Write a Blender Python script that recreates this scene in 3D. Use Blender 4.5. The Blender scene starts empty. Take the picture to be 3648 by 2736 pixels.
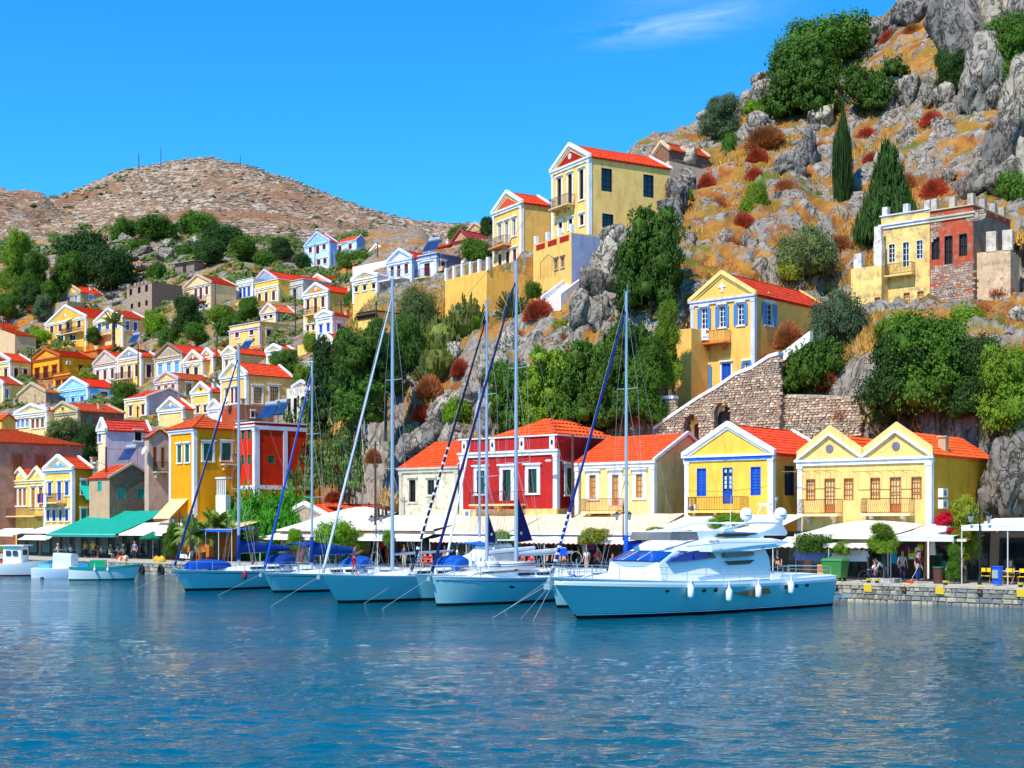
import bpy, math, random
import numpy as np
from mathutils import Vector, Matrix
R=random.Random(7)
sc=bpy.context.scene
COL=sc.collection
# ---------------------------------------------------------------- camera
FP,CX,HY,CH=5000.0,1824.0,1866.0,4.5      # focal length / horizon measured in the photograph's own pixels, eye height in metres
cd=bpy.data.cameras.new('camera'); cam=bpy.data.objects.new('camera',cd); COL.objects.link(cam)
cam.location=(0,0,CH); cam.rotation_euler=(math.radians(90),0,0)
cd.sensor_width=36; cd.lens=FP/3648*36; cd.shift_y=(HY-1368)/3648; cd.clip_start=0.5; cd.clip_end=9000
sc.camera=cam
# ---------------------------------------------------------------- light
SUN_EL,SUN_AZ=math.radians(52),(-0.60,-0.80)
w=bpy.data.worlds.new('World'); sc.world=w; w.use_nodes=True
nt=w.node_tree; N=nt.nodes; L=nt.links
bg=N['Background']; sky=N.new('ShaderNodeTexSky'); sky.sky_type='NISHITA'; sky.sun_disc=False
sky.sun_elevation=SUN_EL; sky.sun_rotation=math.atan2(SUN_AZ[0],SUN_AZ[1]); sky.air_density=1.0; sky.dust_density=0.15; sky.ozone_density=3.0
hs=N.new('ShaderNodeHueSaturation'); hs.inputs['Saturation'].default_value=1.30; hs.inputs['Hue'].default_value=0.482; hs.inputs['Value'].default_value=1.04
tn=N.new('ShaderNodeVectorMath'); tn.operation='MULTIPLY'; tn.inputs[1].default_value=(.28,.78,1.12); L.new(sky.outputs[0],hs.inputs['Color']); L.new(hs.outputs[0],tn.inputs[0])
# thin cirrus wisps
tc=N.new('ShaderNodeTexCoord'); sep=N.new('ShaderNodeSeparateXYZ'); L.new(tc.outputs['Generated'],sep.inputs[0])
mp=N.new('ShaderNodeMapping'); mp.inputs['Scale'].default_value=(11,11,60); mp.inputs['Rotation'].default_value=(0,math.radians(7),0); L.new(tc.outputs['Generated'],mp.inputs[0])
nz=N.new('ShaderNodeTexNoise'); nz.inputs['Scale'].default_value=1.0; nz.inputs['Detail'].default_value=7; nz.inputs['Roughness'].default_value=.62; nz.inputs['Distortion'].default_value=.9; L.new(mp.outputs[0],nz.inputs['Vector'])
def wm(op,a,b=None,c=None):
    n=N.new('ShaderNodeMath'); n.operation=op
    for i,x in enumerate((a,b,c)):
        if x is None: continue
        if isinstance(x,(int,float)): n.inputs[i].default_value=x
        else: L.new(x,n.inputs[i])
    return n.outputs[0]
def gau(val,c,s):
    d=wm('DIVIDE',wm('SUBTRACT',val,c),s); return wm('EXPONENT',wm('MULTIPLY',wm('MULTIPLY',d,d),-1.0))
# wisps sit in a long bank low over the hill, fading out to both sides and above
bank=wm('MULTIPLY',gau(sep.outputs['X'],0.112,0.05),wm('ADD',gau(wm('SUBTRACT',sep.outputs['Z'],wm('MULTIPLY',sep.outputs['X'],.10)),0.322,0.0085),wm('MULTIPLY',gau(sep.outputs['Z'],0.352,0.012),.25)))
cm=N.new('ShaderNodeMapRange'); cm.inputs['From Min'].default_value=.42; cm.inputs['From Max'].default_value=.80; L.new(nz.outputs['Fac'],cm.inputs['Value'])
cf=wm('MULTIPLY',wm('MULTIPLY',cm.outputs[0],bank),.32); 
mx=N.new('ShaderNodeMix'); mx.data_type='RGBA'; mx.clamp_factor=True
L.new(cf,mx.inputs['Factor']); L.new(tn.outputs[0],mx.inputs[6]); mx.inputs[7].default_value=(8.2,9.0,9.8,1)
L.new(mx.outputs[2],bg.inputs['Color']); bg.inputs['Strength'].default_value=0.15
sl=bpy.data.lights.new('sun','SUN'); so=bpy.data.objects.new('sun',sl); COL.objects.link(so)
sl.energy=4.1; sl.angle=math.radians(.5); sl.color=(1,.95,.86)
sv=Vector((SUN_AZ[0]*math.cos(SUN_EL),SUN_AZ[1]*math.cos(SUN_EL),math.sin(SUN_EL)))
so.rotation_euler=sv.to_track_quat('Z','Y').to_euler(); so.location=(-40,-20,120)
sc.view_settings.view_transform='Standard'; sc.view_settings.look='None'; sc.view_settings.exposure=0.47; sc.view_settings.gamma=1
sc.cycles.max_bounces=6; sc.cycles.diffuse_bounces=3; sc.cycles.glossy_bounces=3; sc.cycles.transparent_max_bounces=6
sc.cycles.caustics_reflective=False; sc.cycles.caustics_refractive=False
# ---------------------------------------------------------------- materials
_M={}
def s2l(c): return tuple((x/255/12.92 if x<=10 else ((x/255+.055)/1.055)**2.4) for x in c)
def M(kind,c,rough=None,**k):
    """procedural material; c is an sRGB triple 0-255 of the paint itself"""
    key=(kind,c,rough,tuple(sorted(k.items())))
    if key in _M: return _M[key]
    m=bpy.data.materials.new(kind); m.use_nodes=True; _M[key]=m
    t=m.node_tree; n=t.nodes; l=t.links; b=n['Principled BSDF']; lin=s2l(c)
    D=dict(paint=(.75,.15,.9,.15,5),plain=(.55,.05,2,0,5),tile=(.8,.42,2.6,.3,9),stone=(.9,.4,3.2,.6,4),metal=(.35,.05,3,0,5),glass=(.08,.25,1.2,0,3),cloth=(.85,.14,1.6,.15,6),wood=(.6,.2,3,.15,12),leaf=(.6,.38,.9,0,3),rock=(.92,.35,.5,1.0,2.2),hull=(.12,.03,.6,0,4),skin=(.6,.06,9,0,4),dirty=(.85,.42,.9,.3,5))[kind]
    rg,var,sca,bmp,bs=D; rg=rough if rough is not None else rg; var=k.get('var',var)
    b.inputs['Roughness'].default_value=rg
    if kind=='metal': b.inputs['Metallic'].default_value=k.get('met',.6)
    if kind in('paint','cloth','leaf','stone','rock','dirty','tile'): b.inputs['Specular IOR Level'].default_value=.18
    tc=n.new('ShaderNodeTexCoord'); ns=n.new('ShaderNodeTexNoise'); ns.inputs['Scale'].default_value=sca*k.get('sc',1); ns.inputs['Detail'].default_value=6; ns.inputs['Roughness'].default_value=.65
    gm=n.new('ShaderNodeNewGeometry') 
    l.new(gm.outputs['Position'] if kind in('leaf','rock') else tc.outputs['Object'],ns.inputs['Vector'])
    mr=n.new('ShaderNodeMapRange'); mr.inputs['From Min'].default_value=.28; mr.inputs['From Max'].default_value=.72; mr.inputs['To Min'].default_value=1-var; mr.inputs['To Max'].default_value=1+var*.6
    l.new(ns.outputs['Fac'],mr.inputs['Value'])
    vm=n.new('ShaderNodeVectorMath'); vm.operation='SCALE'; vm.inputs[0].default_value=lin; l.new(mr.outputs[0],vm.inputs['Scale'])
    out=vm.outputs[0]
    if kind in('leaf','rock','tile','skin') or k.get('rnd'):
        oi=n.new('ShaderNodeObjectInfo'); m2=n.new('ShaderNodeMapRange'); a=k.get('rnd',.22); m2.inputs['To Min'].default_value=1-a; m2.inputs['To Max'].default_value=1+a
        l.new(oi.outputs['Random'],m2.inputs['Value']); v2=n.new('ShaderNodeVectorMath'); v2.operation='SCALE'; l.new(out,v2.inputs[0]); l.new(m2.outputs[0],v2.inputs['Scale']); out=v2.outputs[0]
    if kind in('tile','stone','dirty','rock','paint'):   # second colour in patches
        n2=n.new('ShaderNodeTexNoise'); n2.inputs['Scale'].default_value={'tile':3.5,'stone':2.2,'dirty':1.6,'rock':1.1,'paint':.8}[kind]; n2.inputs['Detail'].default_value=8; n2.inputs['Roughness'].default_value=.7
        if kind=='paint':
            ms=n.new('ShaderNodeMapping'); ms.inputs['Scale'].default_value=(2.2,2.2,.5); l.new(tc.outputs['Object'],ms.inputs[0]); l.new(ms.outputs[0],n2.inputs['Vector'])
        else: l.new(gm.outputs['Position'] if kind=='rock' else tc.outputs['Object'],n2.inputs['Vector'])
        rp=n.new('ShaderNodeMapRange'); rp.inputs['From Min'].default_value=.5 if kind!='tile' else .54; rp.inputs['From Max'].default_value=.66; rp.inputs['To Max'].default_value=.6 if kind=='paint' else 1; l.new(n2.outputs['Fac'],rp.inputs['Value'])
        mix=n.new('ShaderNodeMix'); mix.data_type='RGBA'; l.new(rp.outputs[0],mix.inputs['Factor']); l.new(out,mix.inputs[6])
        c2=k.get('c2',{'tile':(196,104,58),'stone':(118,95,74),'dirty':(150,135,115),'rock':(92,80,70),'paint':(int(c[0]*.82),int(c[1]*.78),int(c[2]*.78))}[kind]); mix.inputs[7].default_value=(*s2l(c2),1); out=mix.outputs[2]
    if kind=='rock':
        mpp=n.new('ShaderNodeMapping'); mpp.inputs['Scale'].default_value=(.75,.75,.34); l.new(gm.outputs['Position'],mpp.inputs[0]); vo=n.new('ShaderNodeTexNoise'); vo.inputs['Scale'].default_value=1; vo.inputs['Detail'].default_value=4; vo.inputs['Roughness'].default_value=.6; vo.inputs['Distortion'].default_value=1.1; l.new(mpp.outputs[0],vo.inputs['Vector'])
        ab=n.new('ShaderNodeMath'); ab.operation='SUBTRACT'; l.new(vo.outputs['Fac'],ab.inputs[0]); ab.inputs[1].default_value=.5; ac=n.new('ShaderNodeMath'); ac.operation='ABSOLUTE'; l.new(ab.outputs[0],ac.inputs[0])
        rr=n.new('ShaderNodeMapRange'); rr.inputs['From Max'].default_value=.035; rr.inputs['To Min'].default_value=.30; l.new(ac.outputs[0],rr.inputs['Value'])
        crk=rr.outputs[0]; v3=n.new('ShaderNodeVectorMath'); v3.operation='SCALE'; l.new(out,v3.inputs[0]); l.new(rr.outputs[0],v3.inputs['Scale']); out=v3.outputs[0]
    l.new(out,b.inputs['Base Color'])
    if bmp:
        nb=n.new('ShaderNodeTexNoise'); nb.inputs['Scale'].default_value=bs; nb.inputs['Detail'].default_value=8; nb.inputs['Roughness'].default_value=.7
        l.new(gm.outputs['Position'] if kind=='rock' else tc.outputs['Object'],nb.inputs['Vector'])
        bu=n.new('ShaderNodeBump'); bu.inputs['Strength'].default_value=bmp; bu.inputs['Distance'].default_value=.25 if kind=='rock' else .06; 
        if kind=='rock':
            ma=n.new('ShaderNodeMath'); ma.operation='MULTIPLY_ADD'; l.new(crk,ma.inputs[0]); ma.inputs[1].default_value=.9; l.new(nb.outputs['Fac'],ma.inputs[2]); l.new(ma.outputs[0],bu.inputs['Height'])
        else: l.new(nb.outputs['Fac'],bu.inputs['Height'])
        l.new(bu.outputs[0],b.inputs['Normal'])
    if kind=='glass': b.inputs['Specular IOR Level'].default_value=.8
    if kind=='leaf':
        tr=n.new('ShaderNodeBsdfTranslucent'); ad=n.new('ShaderNodeMixShader'); ad.inputs[0].default_value=.3; l.new(out,tr.inputs['Color'])
        l.new(b.outputs[0],ad.inputs[1]); l.new(tr.outputs[0],ad.inputs[2]); l.new(ad.outputs[0],n['Material Output'].inputs['Surface'])
    return m
WH=(238,236,232)
# ---------------------------------------------------------------- mesh helpers
class MB:
    def __init__(s): s.v=[]; s.f=[]
    def quad(s,*p):
        i=len(s.v); s.v+= [tuple(q) for q in p]; s.f.append(tuple(range(i,i+len(p)))); return s
    def box(s,x0,y0,z0,x1,y1,z1):
        x0,x1=min(x0,x1),max(x0,x1); y0,y1=min(y0,y1),max(y0,y1); z0,z1=min(z0,z1),max(z0,z1)
        i=len(s.v); s.v+=[(x0,y0,z0),(x1,y0,z0),(x1,y1,z0),(x0,y1,z0),(x0,y0,z1),(x1,y0,z1),(x1,y1,z1),(x0,y1,z1)]
        s.f+=[tuple(i+j for j in q) for q in((0,3,2,1),(4,5,6,7),(0,1,5,4),(1,2,6,5),(2,3,7,6),(3,0,4,7))]; return s
    def hexa(s,b,t):   # 4 bottom + 4 top points
        i=len(s.v); s.v+=[tuple(p) for p in b]+[tuple(p) for p in t]
        s.f+=[tuple(i+j for j in q) for q in((0,3,2,1),(4,5,6,7),(0,1,5,4),(1,2,6,5),(2,3,7,6),(3,0,4,7))]; return s
    def prism(s,pts,d):   # polygon pts (3d) swept by vector d
        i=len(s.v); n=len(pts); s.v+=[tuple(p) for p in pts]+[(p[0]+d[0],p[1]+d[1],p[2]+d[2]) for p in pts]
        s.f.append(tuple(range(i,i+n))); s.f.append(tuple(range(i+2*n-1,i+n-1,-1)))
        for k in range(n): a,b=i+k,i+(k+1)%n; s.f.append((b,a,a+n,b+n))
        return s
    def tube(s,p0,p1,r0,r1=None,n=6):
        r1=r0 if r1 is None else r1; p0=Vector(p0); p1=Vector(p1); d=(p1-p0)
        if d.length<1e-6: return s
        d.normalize(); u=d.orthogonal().normalized(); w=d.cross(u); i=len(s.v)
        for p,r in((p0,r0),(p1,r1)):
            for k in range(n): a=2*math.pi*k/n; s.v.append(tuple(p+u*(r*math.cos(a))+w*(r*math.sin(a))))
        for k in range(n): k2=(k+1)%n; s.f.append((i+k,i+k2,i+n+k2,i+n+k))
        s.f.append(tuple(range(i+n-1,i-1,-1))); s.f.append(tuple(range(i+n,i+2*n))); return s
    def path(s,pts,r,n=5):
        for a,b in zip(pts,pts[1:]): s.tube(a,b,r,n=n)
        return s
    def ball(s,c,rx,ry=None,rz=None,n=10,m=6):
        ry=ry or rx; rz=rz or rx; i=len(s.v)
        for j in range(m+1):
            t=math.pi*j/m
            for k in range(n): a=2*math.pi*k/n; s.v.append((c[0]+rx*math.sin(t)*math.cos(a),c[1]+ry*math.sin(t)*math.sin(a),c[2]-rz*math.cos(t)))
        for j in range(m):
            for k in range(n): k2=(k+1)%n; s.f.append((i+j*n+k,i+j*n+k2,i+(j+1)*n+k2,i+(j+1)*n+k))
        return s
    def grid(s,rows):   # rows of equal-length point lists
        i=len(s.v); n=len(rows[0])
        for r in rows: s.v+=[tuple(p) for p in r]
        for j in range(len(rows)-1):
            for k in range(n-1): a=i+j*n+k; s.f.append((a,a+1,a+n+1,a+n))
        return s
    def mesh(s,name,mat=None,smooth=False):
        me=bpy.data.meshes.new(name); me.from_pydata(s.v,[],s.f); me.update()
        if mat: me.materials.append(mat)
        if smooth:
            me.shade_smooth()
        return me
    def build(s,name,mat,parent=None,smooth=False,**k):
        o=bpy.data.objects.new(name,s.mesh(name,mat,smooth)); COL.objects.link(o)
        if parent: o.parent=parent
        tag(o,**k); return o
def tag(o,label=None,cat=None,group=None,kind=None):
    if label: o['label']=label
    if cat: o['category']=cat
    if group: o['group']=group
    if kind: o['kind']=kind
    return o
def empty(name,loc,rz=0,label=None,cat=None,group=None):
    o=bpy.data.objects.new(name,None); COL.objects.link(o); o.location=loc; o.rotation_euler=(0,0,rz); o.empty_display_size=.3
    return tag(o,label,cat,group)
def inst(name,me,parent=None,loc=(0,0,0),rot=(0,0,0),scl=(1,1,1),mat=None,**k):
    o=bpy.data.objects.new(name,me); COL.objects.link(o); o.location=loc; o.rotation_euler=rot; o.scale=scl
    if parent: o.parent=parent
    if mat: o.material_slots[0].link='OBJECT'; o.material_slots[0].material=mat
    return tag(o,**k)
# ---------------------------------------------------------------- surveying: photograph measurements -> metres
def P(px,py,D): return Vector(((px-CX)/FP*D,D,CH-(py-HY)/FP*D))
QA=math.radians(40.4); QX,QY=22.45,78.7               # the quay edge: a point on it and its bearing
ax,ay=math.cos(QA),-math.sin(QA); bx,by=math.sin(QA),math.cos(QA)
QO=bx*QX+by*QY
def qD(px,off=0): k=(px-CX)/FP; return (off+QO)/(bx*k+by)
def q2w(t,o,z=0): return Vector((QX+ax*t+bx*o,QY+ay*t+by*o,z))
def qt(px,off=0):  D=qD(px,off); return ((px-CX)/FP*D-QX)*ax+(D-QY)*ay
def qz(px,py,off): return CH-(py-HY)/FP*qD(px,off)
QUAY=1.1
# ---------------------------------------------------------------- numpy noise
_rng=np.random.RandomState(3); _perm=_rng.permutation(4096); _g=_rng.normal(size=(4096,3)); _g/=np.linalg.norm(_g,axis=1)[:,None]
def pn(p):
    p=np.asarray(p,float); i=np.floor(p).astype(int); f=p-i; u=f*f*f*(f*(f*6-15)+10); r=0
    for dx in(0,1):
        for dy in(0,1):
            for dz in(0,1):
                h=_perm[(_perm[(_perm[(i[:,0]+dx)&4095]+i[:,1]+dy)&4095]+i[:,2]+dz)&4095]
                d=f-np.array((dx,dy,dz)); wgt=(u[:,0] if dx else 1-u[:,0])*(u[:,1] if dy else 1-u[:,1])*(u[:,2] if dz else 1-u[:,2])
                r=r+wgt*np.einsum('ij,ij->i',_g[h],d)
    return r
def fbm(p,o=4,g=.5):
    p=np.asarray(p,float); a=1; r=0
    for k in range(o): r=r+a*pn(p*(2**k)+17.3*k); a*=g
    return r
def rid(p,o=4):
    p=np.asarray(p,float); a=1; r=0
    for k in range(o): r=r+a*(1-2*np.abs(pn(p*(2**k)+9.1*k))*1.6); a*=.5
    return r
def npmesh(name,V,Fq,mat,smooth=True):
    me=bpy.data.meshes.new(name); V=np.asarray(V,np.float32); Fq=np.asarray(Fq,np.int32); nf,k=Fq.shape
    me.vertices.add(len(V)); me.vertices.foreach_set('co',V.ravel()); me.loops.add(nf*k); me.loops.foreach_set('vertex_index',Fq.ravel())
    me.polygons.add(nf); me.polygons.foreach_set('loop_start',np.arange(0,nf*k,k,dtype=np.int32)); me.polygons.foreach_set('loop_total',np.full(nf,k,np.int32))
    me.update(calc_edges=True); me.validate(); me.materials.append(mat)
    if smooth: me.shade_smooth()
    return me
def gridfaces(nr,nc):
    i=(np.arange(nr-1)[:,None]*nc+np.arange(nc-1)[None,:]).ravel(); return np.stack([i,i+1,i+nc+1,i+nc],1)
# ---------------------------------------------------------------- lie of the land: surveyed profiles (px column -> (distance, photo row))
_prof={
 -400:[(205,'q'),(225,1600),(260,1400),(300,1180),(360,960),(430,860),(480,880)],
 0:[(181,'q'),(195,1610),(225,1470),(248,1375),(272,1260),(300,1130),(330,1010),(360,930),(400,875),(450,900)],
 400:[(165,'q'),(176,1620),(192,1520),(217,1425),(238,1368),(267,1228),(297,1090),(330,960),(362,850),(385,800),(430,850)],
 800:[(150,'q'),(157,1640),(186,1480),(216,1236),(252,1086),(300,960),(340,862),(370,850),(420,900)],
 1150:[(124,'q'),(131,1700),(143,1545),(167,1345),(200,1200),(232,1105),(262,1040),(300,965),(335,895),(380,860),(425,845),(460,870)],
 1350:[(115,'q'),(119,1740),(125,1500),(134,1300),(146,1140),(180,1040),(215,980),(260,910),(320,850),(380,820),(440,840)],
 1500:[(124,'q'),(127,1640),(130,1500),(137,1300),(146,1150),(156,1050),(180,985),(215,930),(260,885),(320,830),(380,815),(440,840)],
 1800:[(122,'q'),(124,1550),(127,1400),(131,1250),(138,1080),(143,1000),(150,962),(170,915),(210,880),(250,900)],
 2050:[(118,'q'),(120,1500),(124,1300),(130,1100),(136,1020),(142,830),(165,775),(200,765),(240,800)],
 2300:[(113,'q'),(115,1520),(118,1400),(122,1250),(128,1000),(137,800),(150,690),(170,565),(190,520),(215,560)],
 2500:[(112,'q'),(113.5,1500),(117,1400),(122,1150),(130,1000),(140,800),(153,660),(168,560),(183,500),(198,470),(220,520)],
 2800:[(107,'q'),(108.5,1450),(111,1330),(118,1235),(128,1150),(132,1000),(138,850),(148,670),(162,500),(180,330),(192,262),(210,310)],
 2950:[(104,'q'),(106,1450),(110,1300),(118,1225),(128,1150),(133,1000),(141,830),(152,640),(166,450),(184,250),(196,165),(214,220)],
 3100:[(101,'q'),(103,1450),(106,1250),(112,1140),(124,1095),(137,870),(150,610),(168,360),(188,190),(204,105),(225,150)],
 3240:[(99.5,'q'),(101,1450),(105,1250),(111,1140),(123,1090),(136,840),(148,590),(165,330),(186,90),(202,20),(225,60)],
 3400:[(97,'q'),(99,1450),(103,1250),(111,1140),(123,1085),(135,800),(147,560),(162,310),(182,20),(200,-200),(230,-180)],
 3648:[(91,'q'),(95,1450),(103,1200),(118,1052),(132,750),(146,500),(166,150),(182,-60),(200,-250),(230,-240)],
 4300:[(88,'q'),(93,1450),(101,1200),(115,1050),(130,750),(144,480),(164,130),(180,-80),(200,-270),(230,-260)]}
_px=sorted(_prof)
def _e(px,D): return D-(QO/(bx*((px-CX)/FP)+by))
_tab={}
for p in _px:
    es=[];zs=[]
    for D,y in _prof[p]: es.append(_e(p,D)); zs.append(1.0 if y=='q' else CH-(y-HY)/FP*D)
    es+= [es[-1]+60]; zs+=[zs[-1]-12]
    _tab[p]=(np.array(es),np.array(zs))
def GZ(px,D):
    px=np.asarray(px,float); D=np.asarray(D,float); e=_e(px,D); out=np.zeros(np.broadcast(px,D).shape); px=np.broadcast_to(px,out.shape)
    for a,b in zip(_px,_px[1:]):
        m=(px>=a)&(px<=b)
        if m.any():
            t=(px[m]-a)/(b-a); t=t*t*(3-2*t)*.5+t*.5; ee=e[m]
            out[m]=(1-t)*np.interp(ee,*_tab[a])+t*np.interp(ee,*_tab[b])
    return out
def GD(px,py):
    """distance at which the ground is met by the sight line through a pixel of the photograph"""
    D=np.linspace(qD(px,9),470,1400); z=GZ(np.full_like(D,px),D); y=HY-(z-CH)*FP/D
    i=np.argmax(y<=py)
    if not (y<=py).any(): i=int(np.argmin(y))
    return float(D[i])
def GP(px,py): D=GD(px,py); return P(px,py,D)
def gz(px,D): return float(GZ(np.array([px]),np.array([D]))[0])
def gxy(x,y): return gz(CX+FP*x/y,y)
FOOT=[]     # terraces cut for buildings: (x,y,rz,W,L,z)
def make_terrain():
    cols=np.arange(-390,4290,13.0); nr=430; r=np.linspace(0,1,nr)**1.45
    PX,RR=np.meshgrid(cols,r); D0=np.array([qD(c,7.5) for c in cols]); DD=D0[None,:]+(472-D0[None,:])*RR
    Z=GZ(PX.ravel(),DD.ravel()).reshape(PX.shape)
    for _ in range(2):
        Z[1:-1,:]=(Z[:-2,:]+2*Z[1:-1,:]+Z[2:,:])/4; Z[:,1:-1]=(Z[:,:-2]+2*Z[:,1:-1]+Z[:,2:])/4
    X=(PX-CX)/FP*DD; pts=np.stack([X.ravel(),DD.ravel(),Z.ravel()],1)
    rk=np.clip((PX.ravel()-1150)/250,0,1)*(1-np.clip((DD.ravel()-230)/60,0,1)); rk=np.maximum(rk,.28)   # how craggy
    low=np.clip((Z.ravel()-2.0)/5,0,1)
    n1=rid(pts*np.array([.085,.085,.05]),4); n2=rid(pts*np.array([.33,.33,.2])+50,4); n3=fbm(pts*1.3,3)
    disp=(n1*1.0+np.maximum(n2,-.3)*.7+n3*.34-.5)*rk*low
    gzr,gxr=np.gradient(Z); st=np.clip(np.abs(gzr)/np.maximum(np.gradient(DD,axis=0),.01),0,3).ravel()
    k=st/np.sqrt(1+st*st)
    pts[:,2]+=disp*(.35+.65*(1-k)); pts[:,1]-=disp*k*.9
    for (x,y,rz,W,Ln,z) in FOOT:
        c,s=math.cos(rz),math.sin(rz); dx=pts[:,0]-x; dy=pts[:,1]-y; u=dx*c+dy*s; v=-dx*s+dy*c
        m=(u>-1.0)&(u<W+1.0)&(v>-1.2)&(v<Ln+.5); pts[m,2]=np.minimum(pts[m,2],z+.05)
        m=(u>-.6)&(u<W+.6)&(v>-3.5)&(v<=-1.2); pts[m,2]=np.minimum(pts[m,2],z-.1)
        if y<160:
            m=(u>-.5)&(u<W+5)&(v>-7)&(v<=-1.2); pts[m,2]=np.minimum(pts[m,2],z-.2)
            m=(u>=W)&(u<W+6)&(v>-2)&(v<Ln+2); pts[m,2]=np.minimum(pts[m,2],z-.2+np.maximum(v[m],0)*.28)
    # crust material: rock on steep or high-noise ground, dry grass and earth between
    mt=bpy.data.materials.new('hillside'); mt.use_nodes=True; n=mt.node_tree.nodes; l=mt.node_tree.links; b=n['Principled BSDF']; b.inputs['Roughness'].default_value=.95; b.inputs['Specular IOR Level'].default_value=.1
    ge=n.new('ShaderNodeNewGeometry')
    def noi(sc,det=8,ro=.65,sub=(1,1,1)):
        a=n.new('ShaderNodeMapping'); a.inputs['Scale'].default_value=sub; l.new(ge.outputs['Position'],a.inputs[0]); q=n.new('ShaderNodeTexNoise'); q.inputs['Scale'].default_value=sc; q.inputs['Detail'].default_value=det; q.inputs['Roughness'].default_value=ro; l.new(a.outputs[0],q.inputs['Vector']); return q.outputs['Fac']
    def rg(v,a,c,t0=0,t1=1):
        q=n.new('ShaderNodeMapRange'); q.inputs['From Min'].default_value=a; q.inputs['From Max'].default_value=c; q.inputs['To Min'].default_value=t0; q.inputs['To Max'].default_value=t1; l.new(v,q.inputs['Value']); return q.outputs[0]
    def mx(f,a,c):
        q=n.new('ShaderNodeMix'); q.data_type='RGBA'; l.new(f,q.inputs['Factor'])
        for i,v in((6,a),(7,c)):
            if isinstance(v,tuple): q.inputs[i].default_value=(*s2l(v),1)
            else: l.new(v,q.inputs[i])
        return q.outputs[2]
    def mul(a,c):
        q=n.new('ShaderNodeMath'); q.operation='MULTIPLY'; l.new(a,q.inputs[0]); l.new(c,q.inputs[1]); return q.outputs[0]
    soil=mx(rg(noi(.25),.4,.62),(156,98,48),(196,140,64)); soil=mx(rg(noi(.6,6,.7),.52,.66),soil,(150,66,38)); soil=mx(rg(noi(.16),.48,.62),soil,(98,112,44))
    rock=mx(rg(noi(1.6,9,.75,(1,1,.5)),.35,.65),(112,102,94),(186,176,162)); rock=mx(rg(noi(.5,5),.55,.7),rock,(150,118,92))
    mq=n.new('ShaderNodeMapping'); mq.inputs['Scale'].default_value=(.6,.6,.3); l.new(ge.outputs['Position'],mq.inputs[0]); vo=n.new('ShaderNodeTexNoise'); vo.inputs['Scale'].default_value=1; vo.inputs['Detail'].default_value=5; vo.inputs['Distortion'].default_value=1.2; l.new(mq.outputs[0],vo.inputs['Vector'])
    ab=n.new('ShaderNodeMath'); ab.operation='SUBTRACT'; l.new(vo.outputs['Fac'],ab.inputs[0]); ab.inputs[1].default_value=.5; ac=n.new('ShaderNodeMath'); ac.operation='ABSOLUTE'; l.new(ab.outputs[0],ac.inputs[0]); rock=mx(rg(ac.outputs[0],0,.04),(66,56,50),rock)
    at=n.new('ShaderNodeAttribute'); at.attribute_name='rocky'
    col=mx(rg(at.outputs['Fac'],.42,.58),soil,rock)
    l.new(col,b.inputs['Base Color'])
    bu=n.new('ShaderNodeBump'); bu.inputs['Strength'].default_value=.9; bu.inputs['Distance'].default_value=.5; l.new(noi(1.5,9,.75,(1,1,.6)),bu.inputs['Height']); l.new(bu.outputs[0],b.inputs['Normal'])
    me=npmesh('hillside',pts,gridfaces(nr,len(cols)),mt,smooth=False)
    a=me.attributes.new('rocky','FLOAT','POINT'); v=.20+.35*n2+.75*np.maximum(k-.66,-.1)+.25*fbm(pts*.5+9,4)+.30*fbm(pts*.07+33,2); v=np.where(PX.ravel()<1150,v+.04,v); a.data.foreach_set('value',v.astype(np.float32))
    o=bpy.data.objects.new('hillside',me); COL.objects.link(o); tag(o,kind='structure'); return o
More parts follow.
